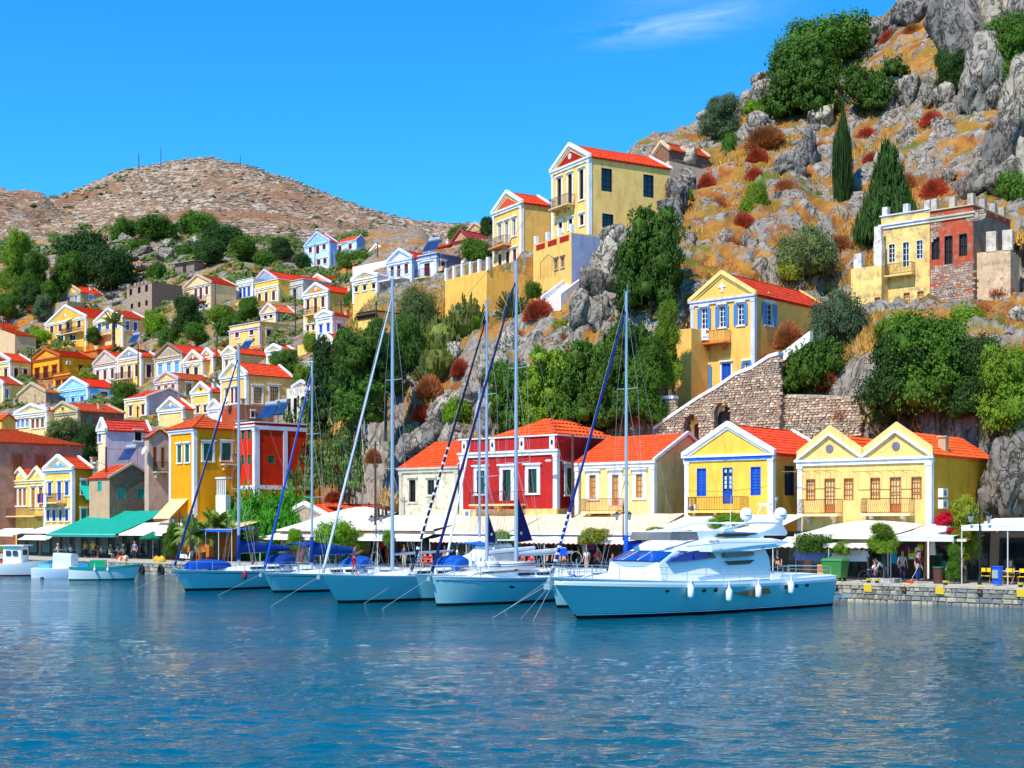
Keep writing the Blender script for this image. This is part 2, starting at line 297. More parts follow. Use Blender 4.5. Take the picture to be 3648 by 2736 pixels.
def make_mountain():
    sky_=[(-900,700),(-200,640),(0,664),(60,692),(145,708),(230,688),(330,650),(400,618),(450,602),(520,592),(620,570),(700,560),(760,558),(800,570),(870,582),(960,612),(1050,640),(1150,680),(1250,720),(1330,748),(1420,775),(1500,790),(1650,792),(1900,800),(2600,820),(3200,900),(4400,900)]
    cols=np.arange(-700,3300,10.0); ys=np.interp(cols,*zip(*sky_)); nr=300; r=np.linspace(0,1,nr); DD=430+(1500-430)*r**1.2
    PX,D2=np.meshgrid(cols,DD); 
    Ds=1050+40*np.sin(cols/300); zt=CH-(ys-HY)/FP*Ds; zb=74.0
    t=(D2-430)/(Ds[None,:]-430); yy=930+(ys[None,:]+6-930)*np.clip(t,0,1)**.75; Z=CH-(yy-HY)/FP*D2; Z=np.where(t<1,Z,zt[None,:]-(t-1)*160)
    # nearer shoulder on the left
    ysh=np.interp(cols,[-700,-100,60,140,260,420],[560,640,690,712,790,900]); D3=760; zsh=CH-(ysh-HY)/FP*D3
    Z2=zsh[None,:]-np.abs(D2-D3)*np.where(D2<D3,.36,.45); Z=np.maximum(Z,Z2)
    X=(PX-CX)/FP*D2; pts=np.stack([X.ravel(),D2.ravel(),Z.ravel()],1)
    edge=np.clip(np.abs(t.ravel()-1)/.25,.12,1)
    pts[:,2]+=(rid(pts*.012,4)*5-3.5+rid(pts*np.array([.05,.05,.12]),4)*1.8+fbm(pts*.3,3)*.9)*edge*np.clip(D2.ravel()/900,.3,1)
    mt=bpy.data.materials.new('mountain'); mt.use_nodes=True; n=mt.node_tree.nodes; l=mt.node_tree.links; b=n['Principled BSDF']; b.inputs['Roughness'].default_value=1; b.inputs['Specular IOR Level'].default_value=.05
    ge=n.new('ShaderNodeNewGeometry')
    def noi(sc,det,ro,sub):
        a=n.new('ShaderNodeMapping'); a.inputs['Scale'].default_value=sub; l.new(ge.outputs['Position'],a.inputs[0]); q=n.new('ShaderNodeTexNoise'); q.inputs['Scale'].default_value=sc; q.inputs['Detail'].default_value=det; q.inputs['Roughness'].default_value=ro; q.inputs['Distortion'].default_value=.6; l.new(a.outputs[0],q.inputs['Vector']); return q.outputs['Fac']
    def rg(v,a,c):
        q=n.new('ShaderNodeMapRange'); q.inputs['From Min'].default_value=a; q.inputs['From Max'].default_value=c; l.new(v,q.inputs['Value']); return q.outputs[0]
    def mx(f,a,c):
        q=n.new('ShaderNodeMix'); q.data_type='RGBA'; l.new(f,q.inputs['Factor'])
        for i,v in((6,a),(7,c)):
            if isinstance(v,tuple): q.inputs[i].default_value=(*s2l(v),1)
            else: l.new(v,q.inputs[i])
        return q.outputs[2]
    c=mx(rg(noi(.012,6,.6,(1,1,1)),.42,.6),(138,106,78),(156,120,90)); c=mx(rg(noi(.24,9,.75,(1,.35,1.8)),.49,.56),c,(198,182,162)); c=mx(rg(noi(.2,8,.7,(1,.3,2.2)),.57,.65),c,(98,82,74)); c=mx(rg(noi(.05,8,.7,(1,1,1)),.6,.7),c,(112,96,62)); c=mx(rg(noi(.006,5,.6,(1,1,1)),.5,.62),c,(150,106,78))
    l.new(c,b.inputs['Base Color']); bu=n.new('ShaderNodeBump'); bu.inputs['Strength'].default_value=1; bu.inputs['Distance'].default_value=2.5; l.new(noi(.2,9,.7,(1,.4,1.8)),bu.inputs['Height']); l.new(bu.outputs[0],b.inputs['Normal'])
    me=npmesh('mountain',pts,gridfaces(nr,len(cols)),mt,smooth=True)
    o=bpy.data.objects.new('mountain',me); COL.objects.link(o); tag(o,kind='structure')
def make_water():
    rows=np.concatenate([np.array([14000,9000,6500,5000,4200,3700,3350,3100,2950,2850]),np.arange(2800,2000,-3.2),np.array([1990,1975,1960])]); cols=np.concatenate([np.arange(-4000,-700,150),np.arange(-700,4400,7.5),np.arange(4400,9000,150)])
    D=CH*FP/(rows-HY); PX,DD=np.meshgrid(cols,D); X=(PX-CX)/FP*DD
    p=np.stack([X.ravel(),DD.ravel(),np.zeros(X.size)],1); am=np.clip((70-DD.ravel())/35,0,1)*(.55+.45*np.clip(fbm(p*.06,2)*2+.5,0,1))
    wv=fbm(p*np.array([.55,1.0,1])+3,3,.55)*.11+pn(p*np.array([1.5,2.8,1]))*.045+pn(p*np.array([3.4,6.5,1]))*.010
    p[:,2]=wv*am
    mt=bpy.data.materials.new('sea_water'); mt.use_nodes=True; n=mt.node_tree.nodes; l=mt.node_tree.links; b=n['Principled BSDF']
    b.inputs['Roughness'].default_value=.05; b.inputs['IOR'].default_value=1.33; b.inputs['Specular IOR Level'].default_value=.30
    ge=n.new('ShaderNodeNewGeometry'); 
    n0=n.new('ShaderNodeTexNoise'); n0.inputs['Scale'].default_value=.05; n0.inputs['Detail'].default_value=3; l.new(ge.outputs['Position'],n0.inputs['Vector'])
    mi=n.new('ShaderNodeMix'); mi.data_type='RGBA'; mi.inputs[6].default_value=(.0,.072,.135,1); mi.inputs[7].default_value=(.0,.098,.135,1); l.new(n0.outputs['Fac'],mi.inputs['Factor']); l.new(mi.outputs[2],b.inputs['Base Color'])
    hh=None
    for s_,st,sub in((1.0,.9,(.8,1.5,1)),(2.7,.45,(.8,1.6,1)),(7,.15,(.8,1.5,1))):
        a=n.new('ShaderNodeMapping'); a.inputs['Scale'].default_value=sub; l.new(ge.outputs['Position'],a.inputs[0]); q=n.new('ShaderNodeTexNoise'); q.inputs['Scale'].default_value=s_; q.inputs['Detail'].default_value=3; q.inputs['Distortion'].default_value=.4; l.new(a.outputs[0],q.inputs['Vector'])
        m_=n.new('ShaderNodeMath'); m_.operation='MULTIPLY_ADD'; l.new(q.outputs['Fac'],m_.inputs[0]); m_.inputs[1].default_value=st
        if hh is None: m_.inputs[2].default_value=0
        else: l.new(hh,m_.inputs[2])
        hh=m_.outputs[0]
    bu=n.new('ShaderNodeBump'); sr=n.new('ShaderNodeMapRange'); sr.inputs['From Min'].default_value=.36; sr.inputs['From Max'].default_value=.62; sr.inputs['To Min'].default_value=.30; sr.inputs['To Max'].default_value=1.0; nw=n.new('ShaderNodeTexNoise'); nw.inputs['Scale'].default_value=.11; nw.inputs['Detail'].default_value=4; mw=n.new('ShaderNodeMapping'); mw.inputs['Scale'].default_value=(.6,1.6,1); l.new(ge.outputs['Position'],mw.inputs[0]); l.new(mw.outputs[0],nw.inputs['Vector']); l.new(nw.outputs['Fac'],sr.inputs['Value']); l.new(sr.outputs[0],bu.inputs['Strength']); bu.inputs['Distance'].default_value=.17; l.new(hh,bu.inputs['Height']); l.new(bu.outputs[0],b.inputs['Normal'])
    me=npmesh('water',p,gridfaces(len(rows),len(cols)),mt); o=bpy.data.objects.new('water',me); COL.objects.link(o); tag(o,kind='structure')
def make_sea_floor_and_quay():
    # ground sheet that carries on to the horizon behind and beside the hills, just under the water
    MB().quad((-4000,-200,-2.5),(4000,-200,-2.5),(4000,6000,-2.5),(-4000,6000,-2.5)).build('ground',M('rock',(150,130,100)),kind='structure')
    q=MB(); a=q2w(-110,.35,0); 
    pts=[q2w(-120,.02,-2.4),q2w(26,.02,-2.4),q2w(26,30,-2.4),q2w(-120,30,-2.4)]; top=[q2w(-120,.02,QUAY-.14),q2w(26,.02,QUAY-.14),q2w(26,30,QUAY-.14),q2w(-120,30,QUAY-.14)]
    q.hexa(pts,top); qo=q.build('quay',M('stone',(140,132,120),c2=(92,84,72)),kind='structure')
    cp=MB(); t=-118
    while t<25: 
        t1=t+R.uniform(1.1,1.7); cp.hexa([q2w(t,-.06,QUAY-.14),q2w(t1-.02,-.06,QUAY-.14),q2w(t1-.02,.62,QUAY-.14),q2w(t,.62,QUAY-.14)],[q2w(t,-.06,QUAY),q2w(t1-.02,-.06,QUAY),q2w(t1-.02,.62,QUAY),q2w(t,.62,QUAY)]); t=t1
    cp.build('kerb',M('stone',(196,184,162),var=.2,c2=(160,146,124)),kind='structure')
    MB().quad(q2w(-118,.6,QUAY-.01),q2w(26,.6,QUAY-.01),q2w(26,30,QUAY-.01),q2w(-118,30,QUAY-.01)).build('pavement',M('stone',(184,176,160),var=.15,c2=(166,156,138)),kind='structure')
    # stones of the quay face, those in sight
    mats=[M('stone',c,var=.25,rnd=.12,c2=c2) for c,c2 in(((176,166,146),(140,130,112)),((150,146,138),(120,112,100)),((196,182,156),(150,136,114)),((132,130,128),(104,98,90)))]
    proto=[]
    for k in range(8):
        m=MB(); e=.06; j=lambda s=.05:R.uniform(-s,s)
        b=[(-.5+j(),-.0,-.5+j()),(.5+j(),0,-.5+j()),(.5+j(),1,-.5),(-.5,1,-.5)]; tt=[(-.5+j(),0,.5+j()),(.5+j(),0,.5+j()),(.5,1,.5),(-.5,1,.5)]
        m.hexa(b,tt); i=len(m.v); f=[b[0],b[1],tt[1],tt[0]]; g=[(p[0]*.86,-.18+j(.06),p[2]*.82) for p in f]; m.v+=f+g
        m.f+=[(i,i+1,i+5,i+4),(i+1,i+2,i+6,i+5),(i+2,i+3,i+7,i+6),(i+3,i,i+4,i+7),(i+4,i+5,i+6,i+7)]
        proto.append(m.mesh('stone',mats[0]))
    def run(t0,t1,hs):
        z=-.12
        for h in hs:
            t=t0+R.uniform(-.3,0)
            while t<t1:
                w=R.choice((.22,.3,.38,.5,.62))*R.uniform(.85,1.15); o=bpy.data.objects.new('stone',R.choice(proto)); COL.objects.link(o)
                o.matrix_world=Matrix.Translation(q2w(t+w/2,-.0,z+h/2+R.uniform(-.02,.02)))@Matrix.Rotation(-QA,4,'Z')@Matrix.Rotation(R.uniform(-.07,.07),4,'Y')@Matrix.Diagonal((w-.045,R.uniform(.18,.36),(h-.03)*R.uniform(.82,1.0),1)); o.parent=qo
                o.material_slots[0].link='OBJECT'; o.material_slots[0].material=R.choice(mats); t+=w
            z+=h
    run(qt(2905),qt(3700),(.30,.27,.27,.24)); run(qt(385),qt(640),(.34,.38,.36)); run(qt(120),qt(200),(.34,.38,.36))
# ---------------------------------------------------------------- buildings
def lerp(a,b,t): return tuple(a[i]+(b[i]-a[i])*t for i in range(3))
def courses(mb,e0,e1,r1,r0,n,th=.05):
    """stepped tile courses from eave e0-e1 up to ridge r0-r1"""
    nn=(Vector(e1)-Vector(e0)).cross(Vector(r0)-Vector(e0)) if (Vector(r0)-Vector(e0)).length>.01 else Vector((0,0,1))
    nn.normalize(); nn=nn if nn.z>0 else -nn
    for i in range(n):
        t0,t1=i/n,(i+1)/n; a,b,c,d=[Vector(x) for x in(lerp(e0,r0,t0),lerp(e1,r1,t0),lerp(e1,r1,t1),lerp(e0,r0,t1))]
        mb.quad(a+nn*th*1.6,b+nn*th*1.6,c+nn*th*.3,d+nn*th*.3); mb.quad(a-nn*.02,b-nn*.02,b+nn*th*1.6,a+nn*th*1.6)
    # underside
    z=nn*-.10; mb.quad(Vector(e0)+z,Vector(e1)+z,Vector(r1)+z,Vector(r0)+z); mb.quad(e0,e1,Vector(e1)+z,Vector(e0)+z)
_tm=None
def tiles(par,e0,e1,r1,r0,mat,sp=.25,rowh=.38,cap=300):
    """barrel tiles laid one by one on a roof slope"""
    global _tm
    if _tm is None:
        m=MB(); A=[math.radians(x) for x in(0,45,90,135,180)]
        m.grid([[(math.cos(a)*.5,0,math.sin(a)*.30+.02) for a in A],[(math.cos(a)*.40,1.12,math.sin(a)*.26-.10) for a in A]])
        i=len(m.v); m.v+=[(math.cos(a)*.5,0,math.sin(a)*.30+.02) for a in A]; m.f.append(tuple(range(i,i+5))); _tm=m.mesh('tile',mat,True)
    E0,E1,R0,R1=map(Vector,(e0,e1,r0,r1)); up=((R0+R1)/2-(E0+E1)/2); n=max(2,round(up.length/rowh)); w=max((E1-E0).length,(R1-R0).length)
    nt_=max(2,round(w/sp)); tot=sum(1 for _ in range(n))*nt_
    if tot>cap: f=math.sqrt(tot/cap); n=max(2,int(n/f)); nt_=int(nt_/f)
    xd=(E1-E0).normalized(); nn=xd.cross(up).normalized(); 
    if nn.z<0: nn=-nn
    k=0
    for i in range(n):
        a=E0.lerp(R0,i/n); b=E1.lerp(R1,i/n); ln=(b-a).length; c=max(1,round(nt_*ln/w))
        for j in range(c):
            p=a.lerp(b,(j+.5)/c); yd=((E0.lerp(R0,(i+1)/n).lerp(E1.lerp(R1,(i+1)/n),(j+.5)/c))-p); hl=yd.length; yd.normalize()
            o=bpy.data.objects.new('tile',_tm); COL.objects.link(o); o.parent=par
            sw=ln/c*.98; m=Matrix((( xd.x*sw,yd.x*hl,nn.x*sw,p.x+nn.x*.03),(xd.y*sw,yd.y*hl,nn.y*sw,p.y+nn.y*.03),(xd.z*sw,yd.z*hl,nn.z*sw,p.z+nn.z*(.03+R.uniform(-.012,.012))),(0,0,0,1)))
            o.matrix_local=m; o.material_slots[0].link='OBJECT'; o.material_slots[0].material=mat; k+=1
def rake(mb,W,h,H,y0,y1,lo,hi,ov):
    """two sloping bars of a gable following (−ov..W/2..W+ov)"""
    s=h/(W/2)
    for sg in(0,1):
        X=lambda x:(W-x) if sg else x
        a=-ov; m=W/2
        def pt(x,dz,y): return (X(x),y,H+s*x+dz)
        mb.hexa([pt(a,lo,y0),pt(m,lo,y0),pt(m,lo,y1),pt(a,lo,y1)],[pt(a,hi,y0),pt(m,hi,y0),pt(m,hi,y1),pt(a,hi,y1)])
def wallholes(mb,W,H,holes,mp,dep=.22):
    us=sorted({0,W,*[x for h in holes for x in h[:2]]}); vs=sorted({0,H,*[x for h in holes for x in h[2:]]})
    for u0,u1 in zip(us,us[1:]):
        for v0,v1 in zip(vs,vs[1:]):
            c=((u0+u1)/2,(v0+v1)/2)
            if any(h[0]<c[0]<h[1] and h[2]<c[1]<h[3] for h in holes): continue
            mb.quad(mp(u0,v0,0),mp(u1,v0,0),mp(u1,v1,0),mp(u0,v1,0))
    for a,b,c,d in holes:
        q=[(a,c),(b,c),(b,d),(a,d)]
        for i in range(4):
            p,r=q[i],q[(i+1)%4]; mb.quad(mp(*p,0),mp(*r,0),mp(*r,dep),mp(*p,dep))
STY={'b':('shut',(96,30,22)),'r':('shut',(120,28,24)),'u':('shut',(20,85,190)),'U':('open',(70,135,205)),'l':('shut',(110,180,235)),'g':('shut',(0,110,80)),'t':('shut',(40,170,150)),'k':('void',(50,30,22)),
     'o':('lat',(150,70,25)),'d':('dark',(60,34,26)),'w':('dark',(225,225,225)),'G':('halfg',(10,70,50)),'i':('lat',(190,110,45)),'B':('door',(15,75,180)),'K':('dark',(20,30,45)),'s':('shut',(30,60,80)),'O':('void',(120,80,50)),'p':('shut',(165,90,45))}
def winpart(par,mp,u,v0,v1,w,st,sur,near,door=False,lint=True,surw=None):
    kind,c=STY[st]; mc=M('wood',c,var=.12); sw=surw if surw is not None else min(.22,w*.22); a,b=u-w/2,u+w/2
    def bx_(m,x0,z0,x1,z1,d0,d1):
        m.hexa([mp(x0,z0,d1),mp(x1,z0,d1),mp(x1,z0,d0),mp(x0,z0,d0)],[mp(x0,z1,d1),mp(x1,z1,d1),mp(x1,z1,d0),mp(x0,z1,d0)])
    m=MB(); 
    if sur:
        bx_(m,a-sw,v0,a,v1+sw,-.05,.02); bx_(m,b,v0,b+sw,v1+sw,-.05,.02); bx_(m,a,v1,b,v1+sw,-.05,.02)
        if not door: bx_(m,a-sw*1.15,v0-.14,b+sw*1.15,v0,-.10,.02)
        if lint: bx_(m,a-sw*1.5,v1+sw,b+sw*1.5,v1+sw+.12,-.20,.02)
        o=m.build('door' if door else 'window',M('paint',sur,var=.05),par)
    else:
        bx_(m,a,v0,a+.06,v1,0,.2); bx_(m,b-.06,v0,b,v1,0,.2); bx_(m,a+.06,v1-.06,b-.06,v1,0,.2); o=m.build('door' if door else 'window',mc,par)
    gl=M('glass',(28,30,36))
    def box1(name,x0,z0,x1,z1,d0,d1,mat):
        q=MB(); bx_(q,x0,z0,x1,z1,d0,d1); return q.build(name,mat,o)
    if kind=='shut':
        for x0,x1 in((a,u-.01),(u+.01,b)):
            q=MB(); d=.10; bx_(q,x0,v0,x0+.07,v1,d-.03,d+.03); bx_(q,x1-.07,v0,x1,v1,d-.03,d+.03); n=9 if near else 3
            bx_(q,x0+.07,v0,x1-.07,v1,d+.02,d+.04)
            for i in range(n+1):
                z=v0+(v1-v0-.08)*i/n; bx_(q,x0+.07,z,x1-.07,z+.08,d-.02,d+.015)
            q.build('shutter',mc,o)
    else:
        dark=kind!='lat'
        if kind=='void': box1('opening',a,v0,b,v1,.215,.23,M('plain',(22,18,16)))  # dark panel stands in for the shade inside the empty window
        elif kind=='lat': box1('pane',a,v0,b,v1,.16,.18,M('glass',(236,214,150),.3))
        else: box1('pane',a,v0,b,v1,.16,.18,gl)
        if kind!='void' or near:
            q=MB(); fc=M('wood',(232,232,235)) if kind=='open' else mc; t=.06 if near else .08
            bx_(q,a,v0,a+t,v1,.10,.155); bx_(q,b-t,v0,b,v1,.10,.155); bx_(q,a+t,v1-t,b-t,v1,.10,.155); bx_(q,a+t,v0,b-t,v0+t,.10,.155); bx_(q,u-t/2,v0+t,u+t/2,v1-t,.105,.150)
            if near or kind in('lat','open'):
                nn=3 if kind!='void' else 1
                for i in range(1,nn+1):
                    z=v0+(v1-v0)*i/(nn+1)
                    for s0,s1 in((a+t,u-t/2),(u+t/2,b-t)): bx_(q,s0,z-.02,s1,z+.02,.11,.145)
            if kind=='lat':
                for s0 in((a+u)/2,(u+b)/2): bx_(q,s0-.03,v0+t,s0+.03,v1-t,.112,.143)
                for s0,s1 in((a+t,u-t/2),(u+t/2,b-t)): bx_(q,s0,v0+t,s1,v0+(v1-v0)*.22,.114,.141) if door else None
            q.build('frame',fc,o)
        if kind=='open':
            for sg in(-1,1):
                x0=a-w*.48 if sg<0 else b; x1=a if sg<0 else b+w*.48; q=MB()
                bx_(q,x0,v0,x0+.06,v1,-.13,-.08); bx_(q,x1-.06,v0,x1,v1,-.13,-.08)
                for i in range(10): z=v0+(v1-v0-.07)*i/9; bx_(q,x0+.06,z,x1-.06,z+.07,-.12,-.09)
                bx_(q,x0+.06,v0,x1-.06,v1,-.10,-.085); q.build('shutter',mc,o)
        if kind=='halfg':   # one green leaf folded in the opening
            q=MB(); bx_(q,u,v0,b,v1,.03,.07)
            for i in range(9): z=v0+(v1-v0-.07)*i/8; bx_(q,u+.05,z,b-.03,z+.07,.01,.03)
            q.build('shutter',mc,o)
        if kind=='door':
            q=MB()
            for s0,s1 in((a+.05,u-.03),(u+.03,b-.05)): bx_(q,s0,v0+.05,s1,v0+(v1-v0)*.36,.08,.12)
            q.build('door_leaf',mc,o)
            for x0,x1 in((a+.12,u-.10),(u+.10,b-.12)):
                for i,(zz) in enumerate((.42,.54,.66,.86)): box1('pane',x0,v0+(v1-v0)*zz,x1,v0+(v1-v0)*(zz+(.10)),.07,.09,M('glass',(190,205,225)))
    return o
def balcony(par,mp,u0,u1,v,dep=.9,c=(70,50,40),slab=(225,200,150),kind='straight',h=.95,corb=True):
    def bx_(m,x0,z0,x1,z1,d0,d1): m.hexa([mp(x0,z0,d1),mp(x1,z0,d1),mp(x1,z0,d0),mp(x0,z0,d0)],[mp(x0,z1,d1),mp(x1,z1,d1),mp(x1,z1,d0),mp(x0,z1,d0)])
    m=MB(); bx_(m,u0,v-.14,u1,v,-dep,-.02)
    if corb:
        for k in((.18,.82) if u1-u0<3.5 else(.1,.5,.9)):
            x=u0+(u1-u0)*k; bx_(m,x-.1,v-.34,x+.1,v-.14,-dep*.75,-.02); bx_(m,x-.1,v-.6,x+.1,v-.34,-dep*.4,-.02)
    b=m.build('balcony',M('paint',slab),par); r=MB(); mt=M('metal',c,met=.3)
    e=.04; cs=[(u0+e,-.06),(u0+e,-dep+e),(u1-e,-dep+e),(u1-e,-.06)]
    for (a,d),(a2,d2) in zip(cs,cs[1:]):
        for zz in(.08,h): r.tube(mp(a,v+zz,d),mp(a2,v+zz,d2),.03,n=4)
        ln=math.hypot(a2-a,d2-d); n=max(2,int(ln/.13))
        for i in range(n+1):
            t=i/n; x,y=a+(a2-a)*t,d+(d2-d)*t
            if kind=='belly':
                k2=0 if abs(a2-a)<.1 else 1
                pts=[mp(x,v+.08,y-0.0),mp(x,v+.22,y-.14*k2),mp(x,v+.42,y-.16*k2),mp(x,v+.66,y-.03*k2),mp(x,v+h,y)]; r.path(pts,.015,3)
            else: r.tube(mp(x,v+.08,y),mp(x,v+h,y),.02,n=3)
    r.build('railing',mt,b); return b
def house(label,xl,xc,xr,yb,ye,yp=None,al=45,D=None,wall=(250,215,120),side=None,roof='g',rc=(232,82,34),trim=WH,tymp=None,F=(),S=(),band=True,pil=True,sur=WH,group=None,apx=None,near=False,tile=False,bal=(),sbal=(),found=3,ped=.22,cat='house',name='house',L=None,frieze=None,wk='paint',sk=None,parapet=0,lint=True,hr=None,W=None,surw=None,pedface=None,eov=.18,ssur='same',dorm=None,zb=None,fl=True,rtrim=None):
    wfix=lambda c:(c[0],int(c[1]*.94),int(c[2]*.92)) if c and c[0]>c[1]>c[2]*1.2 else c
    wall=wfix(wall); side=wfix(side); pedface=wfix(pedface)
    al=math.radians(al); a=(math.cos(al),-math.sin(al)); b=(math.sin(al),math.cos(al)); k=lambda px:(px-CX)/FP
    if D is None: D=GD(xc,yb)
    C=P(xc,yb,D); 
    if zb is not None: C.z=zb
    kl=k(xl); Wd=W or (C.x-kl*C.y)/(a[0]-kl*a[1]); kr=k(xr); Ln=L or (kr*C.y-C.x)/(b[0]-kr*b[1]); Ln=max(Ln,1.5)
    H=(HY-ye)/FP*D+CH-C.z; O=Vector((C.x-a[0]*Wd,C.y-a[1]*Wd,C.z)); e=empty(name,O,-al,label,cat,group)
    W=Wd; near=near or D<150
    def hitF(px,py): t=(C.x-k(px)*C.y)/(a[0]-k(px)*a[1]); d=C.y-a[1]*t; return W-t,CH-(py-HY)/FP*d-C.z
    def hitS(px,py): t=(k(px)*C.y-C.x)/(b[0]-k(px)*b[1]); d=C.y+b[1]*t; return t,CH-(py-HY)/FP*d-C.z
    mpF=lambda u,v,d:(u,d,v); mpS=lambda u,v,d:(W-d,u,v)
    h=0
    if yp is not None:
        if roof in('g','g2'):
            if apx is None:
                hm=CX+FP*((O.x+a[0]*W/2)/(O.y+a[1]*W/2))
            dm=(O.y+a[1]*W/2); h=CH-(yp-HY)/FP*dm-C.z-H
        elif roof=='x': dm=C.y+b[1]*Ln/2; h=CH-(yp-HY)/FP*dm-C.z-H
        else: dm=C.y+b[1]*Ln/2; h=CH-(yp-HY)/FP*dm-C.z-H
        h=max(h-(.32 if roof=='g' and D<200 else .55 if roof=='g2' and near else 0),.5)
    if side and not sk and max(abs(wall[i]/max(wall)-side[i]/max(side)) for i in range(3))<.2: side=None  # many side colours left here have the walls' shade put into them
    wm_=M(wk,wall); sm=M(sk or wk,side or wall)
    def rows(spec,hit,tot,mp,isF):
        hs_=[];ws=[]
        for r in spec:
            xs,y0,y1,wp,st=r[:5]; fl_=r[5] if len(r)>5 else ''
            if isinstance(xs,int):
                n=xs; us=[tot*(.5+((i+.5)/n-.5)*.93) for i in range(n)]; s=FP/D; v1=hit(xc,y0)[1]; v0=hit(xc,y1)[1]; sc_=s*(abs(a[0]-k(xc)*a[1]) if isF else abs(b[0]-k(xc)*b[1]))
            else:
                us=[hit(x,y0)[0] for x in xs]; v1=hit(xs[0],y0)[1]; v0=hit(xs[0],y1)[1]; dd=C.y; s=FP/D; sc_=s*(abs(a[0]-k(xs[0])*a[1]) if isF else abs(b[0]-k(xs[0])*b[1]))
            wd=wp/sc_
            for i,u in enumerate(us):
                ddoor=('D' in fl_) or ('M' in fl_ and i==len(us)//2); vv0=v0-(.55 if ('M' in fl_ and i==len(us)//2) else 0)
                vv0=max(.02,vv0); 
                if u-wd/2<.05: u=wd/2+.08
                if u+wd/2>tot-.05: u=tot-wd/2-.08
                if v1-vv0<.2: continue
                ok=all(u+wd/2<=q[0] or u-wd/2>=q[1] or v1<=q[2] or vv0>=q[3] for q in hs_)
                if not ok: continue
                hs_.append((u-wd/2,u+wd/2,vv0,min(v1,H-.06))); ws.append((u,vv0,min(v1,H-.06),wd,st[i] if len(st)>1 else st,ddoor))
        return hs_,ws
    hF,wF=rows(F,hitF,W,mpF,True); hS,wS=rows(S,hitS,Ln,mpS,False)
    m=MB(); wallholes(m,W,H,hF,mpF); m.quad((0,0,0),(W,0,0),(W,0,-found),(0,0,-found))
    topz=H
    if roof=='g': m.quad((0,0,H),(W,0,H),(W/2,0,H+h))
    if roof=='g2': 
        for x0 in(0,W/2): m.quad((x0,0,H),(x0+W/2,0,H),(x0+W/4,0,H+h))
    if hF: m.quad((0,.24,0),(W,.24,0),(W,.24,H),(0,.24,H))
    m.build('wall',wm_,e)
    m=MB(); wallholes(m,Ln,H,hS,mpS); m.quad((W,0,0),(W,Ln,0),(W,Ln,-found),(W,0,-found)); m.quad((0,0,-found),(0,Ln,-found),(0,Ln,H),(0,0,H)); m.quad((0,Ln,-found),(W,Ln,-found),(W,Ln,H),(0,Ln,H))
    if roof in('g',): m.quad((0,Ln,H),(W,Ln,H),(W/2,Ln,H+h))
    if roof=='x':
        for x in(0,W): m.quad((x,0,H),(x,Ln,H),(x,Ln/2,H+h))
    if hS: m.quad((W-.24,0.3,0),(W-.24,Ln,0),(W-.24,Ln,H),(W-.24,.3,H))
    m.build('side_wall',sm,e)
    rm=M('tile',rc); ev=eov; dr=h/(W/2)*ev if h else 0
    if roof=='g':
        m=MB(); n=max(4,int(math.hypot(W/2,h)/.42)); y0=.12
        ysl=[((W+ev,y0,H-dr),(W+ev,Ln+.1,H-dr),(W/2,Ln+.1,H+h),(W/2,y0,H+h)),((-ev,Ln+.1,H-dr),(-ev,y0,H-dr),(W/2,y0,H+h),(W/2,Ln+.1,H+h))]
        for q in ysl: courses(m,*q,n)
        m.box(W/2-.09,y0,H+h+.02,W/2+.09,Ln+.1,H+h+.13)
        ro=m.build('roof',rm,e)
        if tile: q=ysl[0]; tiles(ro,*q,rm)
        t=MB(); rake(t,W,h,H,-ped,.1,-.02,.34*(1 if D<200 else 1.1),ped); rake(t,W,h,H,-ped*.45,-.001,-.22,-.021,ped*.2)
        if trim: t.build('pediment_trim',M('paint',rtrim or trim),e); t=MB(); rake(t,W,h,H,Ln-.1,Ln+.16,-.02,.26,.2); t.build('rear_gable_trim',M('paint',rtrim or trim),e)
        if tymp: 
            s=h/(W/2); i=.38; MB().prism([(i/s*1.0+i,-.03,H+.16),(W-i/s-i,-.03,H+.16),(W/2,-.03,H+h-i*1.15-.1)],(0,.028,0)).build('tympanum',M('paint',tymp),e)
        if dorm=='disc': MB().tube((W/2,-.07,H+h*.42),(W/2,-.005,H+h*.42),min(.3,h*.17),n=12).build('medallion',M('paint',WH),e)
        if dorm=='cross':
            c=(W/2,H+h*.45); q=MB(); q.box(c[0]-.09,-.08,c[1]-.42,c[0]+.09,-.002,c[1]+.42); q.box(c[0]-.36,-.079,c[1]-.02,c[0]-.09,-.002,c[1]+.16); q.box(c[0]+.09,-.079,c[1]-.02,c[0]+.36,-.002,c[1]+.16); q.build('cross',M('paint',WH),e)
        if dorm=='hole': 
            q=MB(); q.box(W/2-.3,-.06,H+h*.25,W/2+.3,-.002,H+h*.55); q.build('vent',M('plain',(120,40,30)),e)
    elif roof=='g2':
        m=MB(); t=MB(); n=max(4,int(math.hypot(W/4,h)/.42)); ro=None; sl=[]
        for x0 in(0,W/2):
            x1=x0+W/2; xm=(x0+x1)/2; q=((x1+(ev if x0 else 0),.15,H),(x1+(ev if x0 else 0),Ln+.1,H),(xm,Ln+.1,H+h),(xm,.15,H+h)); courses(m,*q,n); sl.append(q)
            courses(m,(x0,Ln+.1,H),(x0,.15,H),(xm,.15,H+h),(xm,Ln+.1,H+h),n)
        ro=m.build('roof',rm,e)
        if tile: tiles(ro,*sl[1],rm)
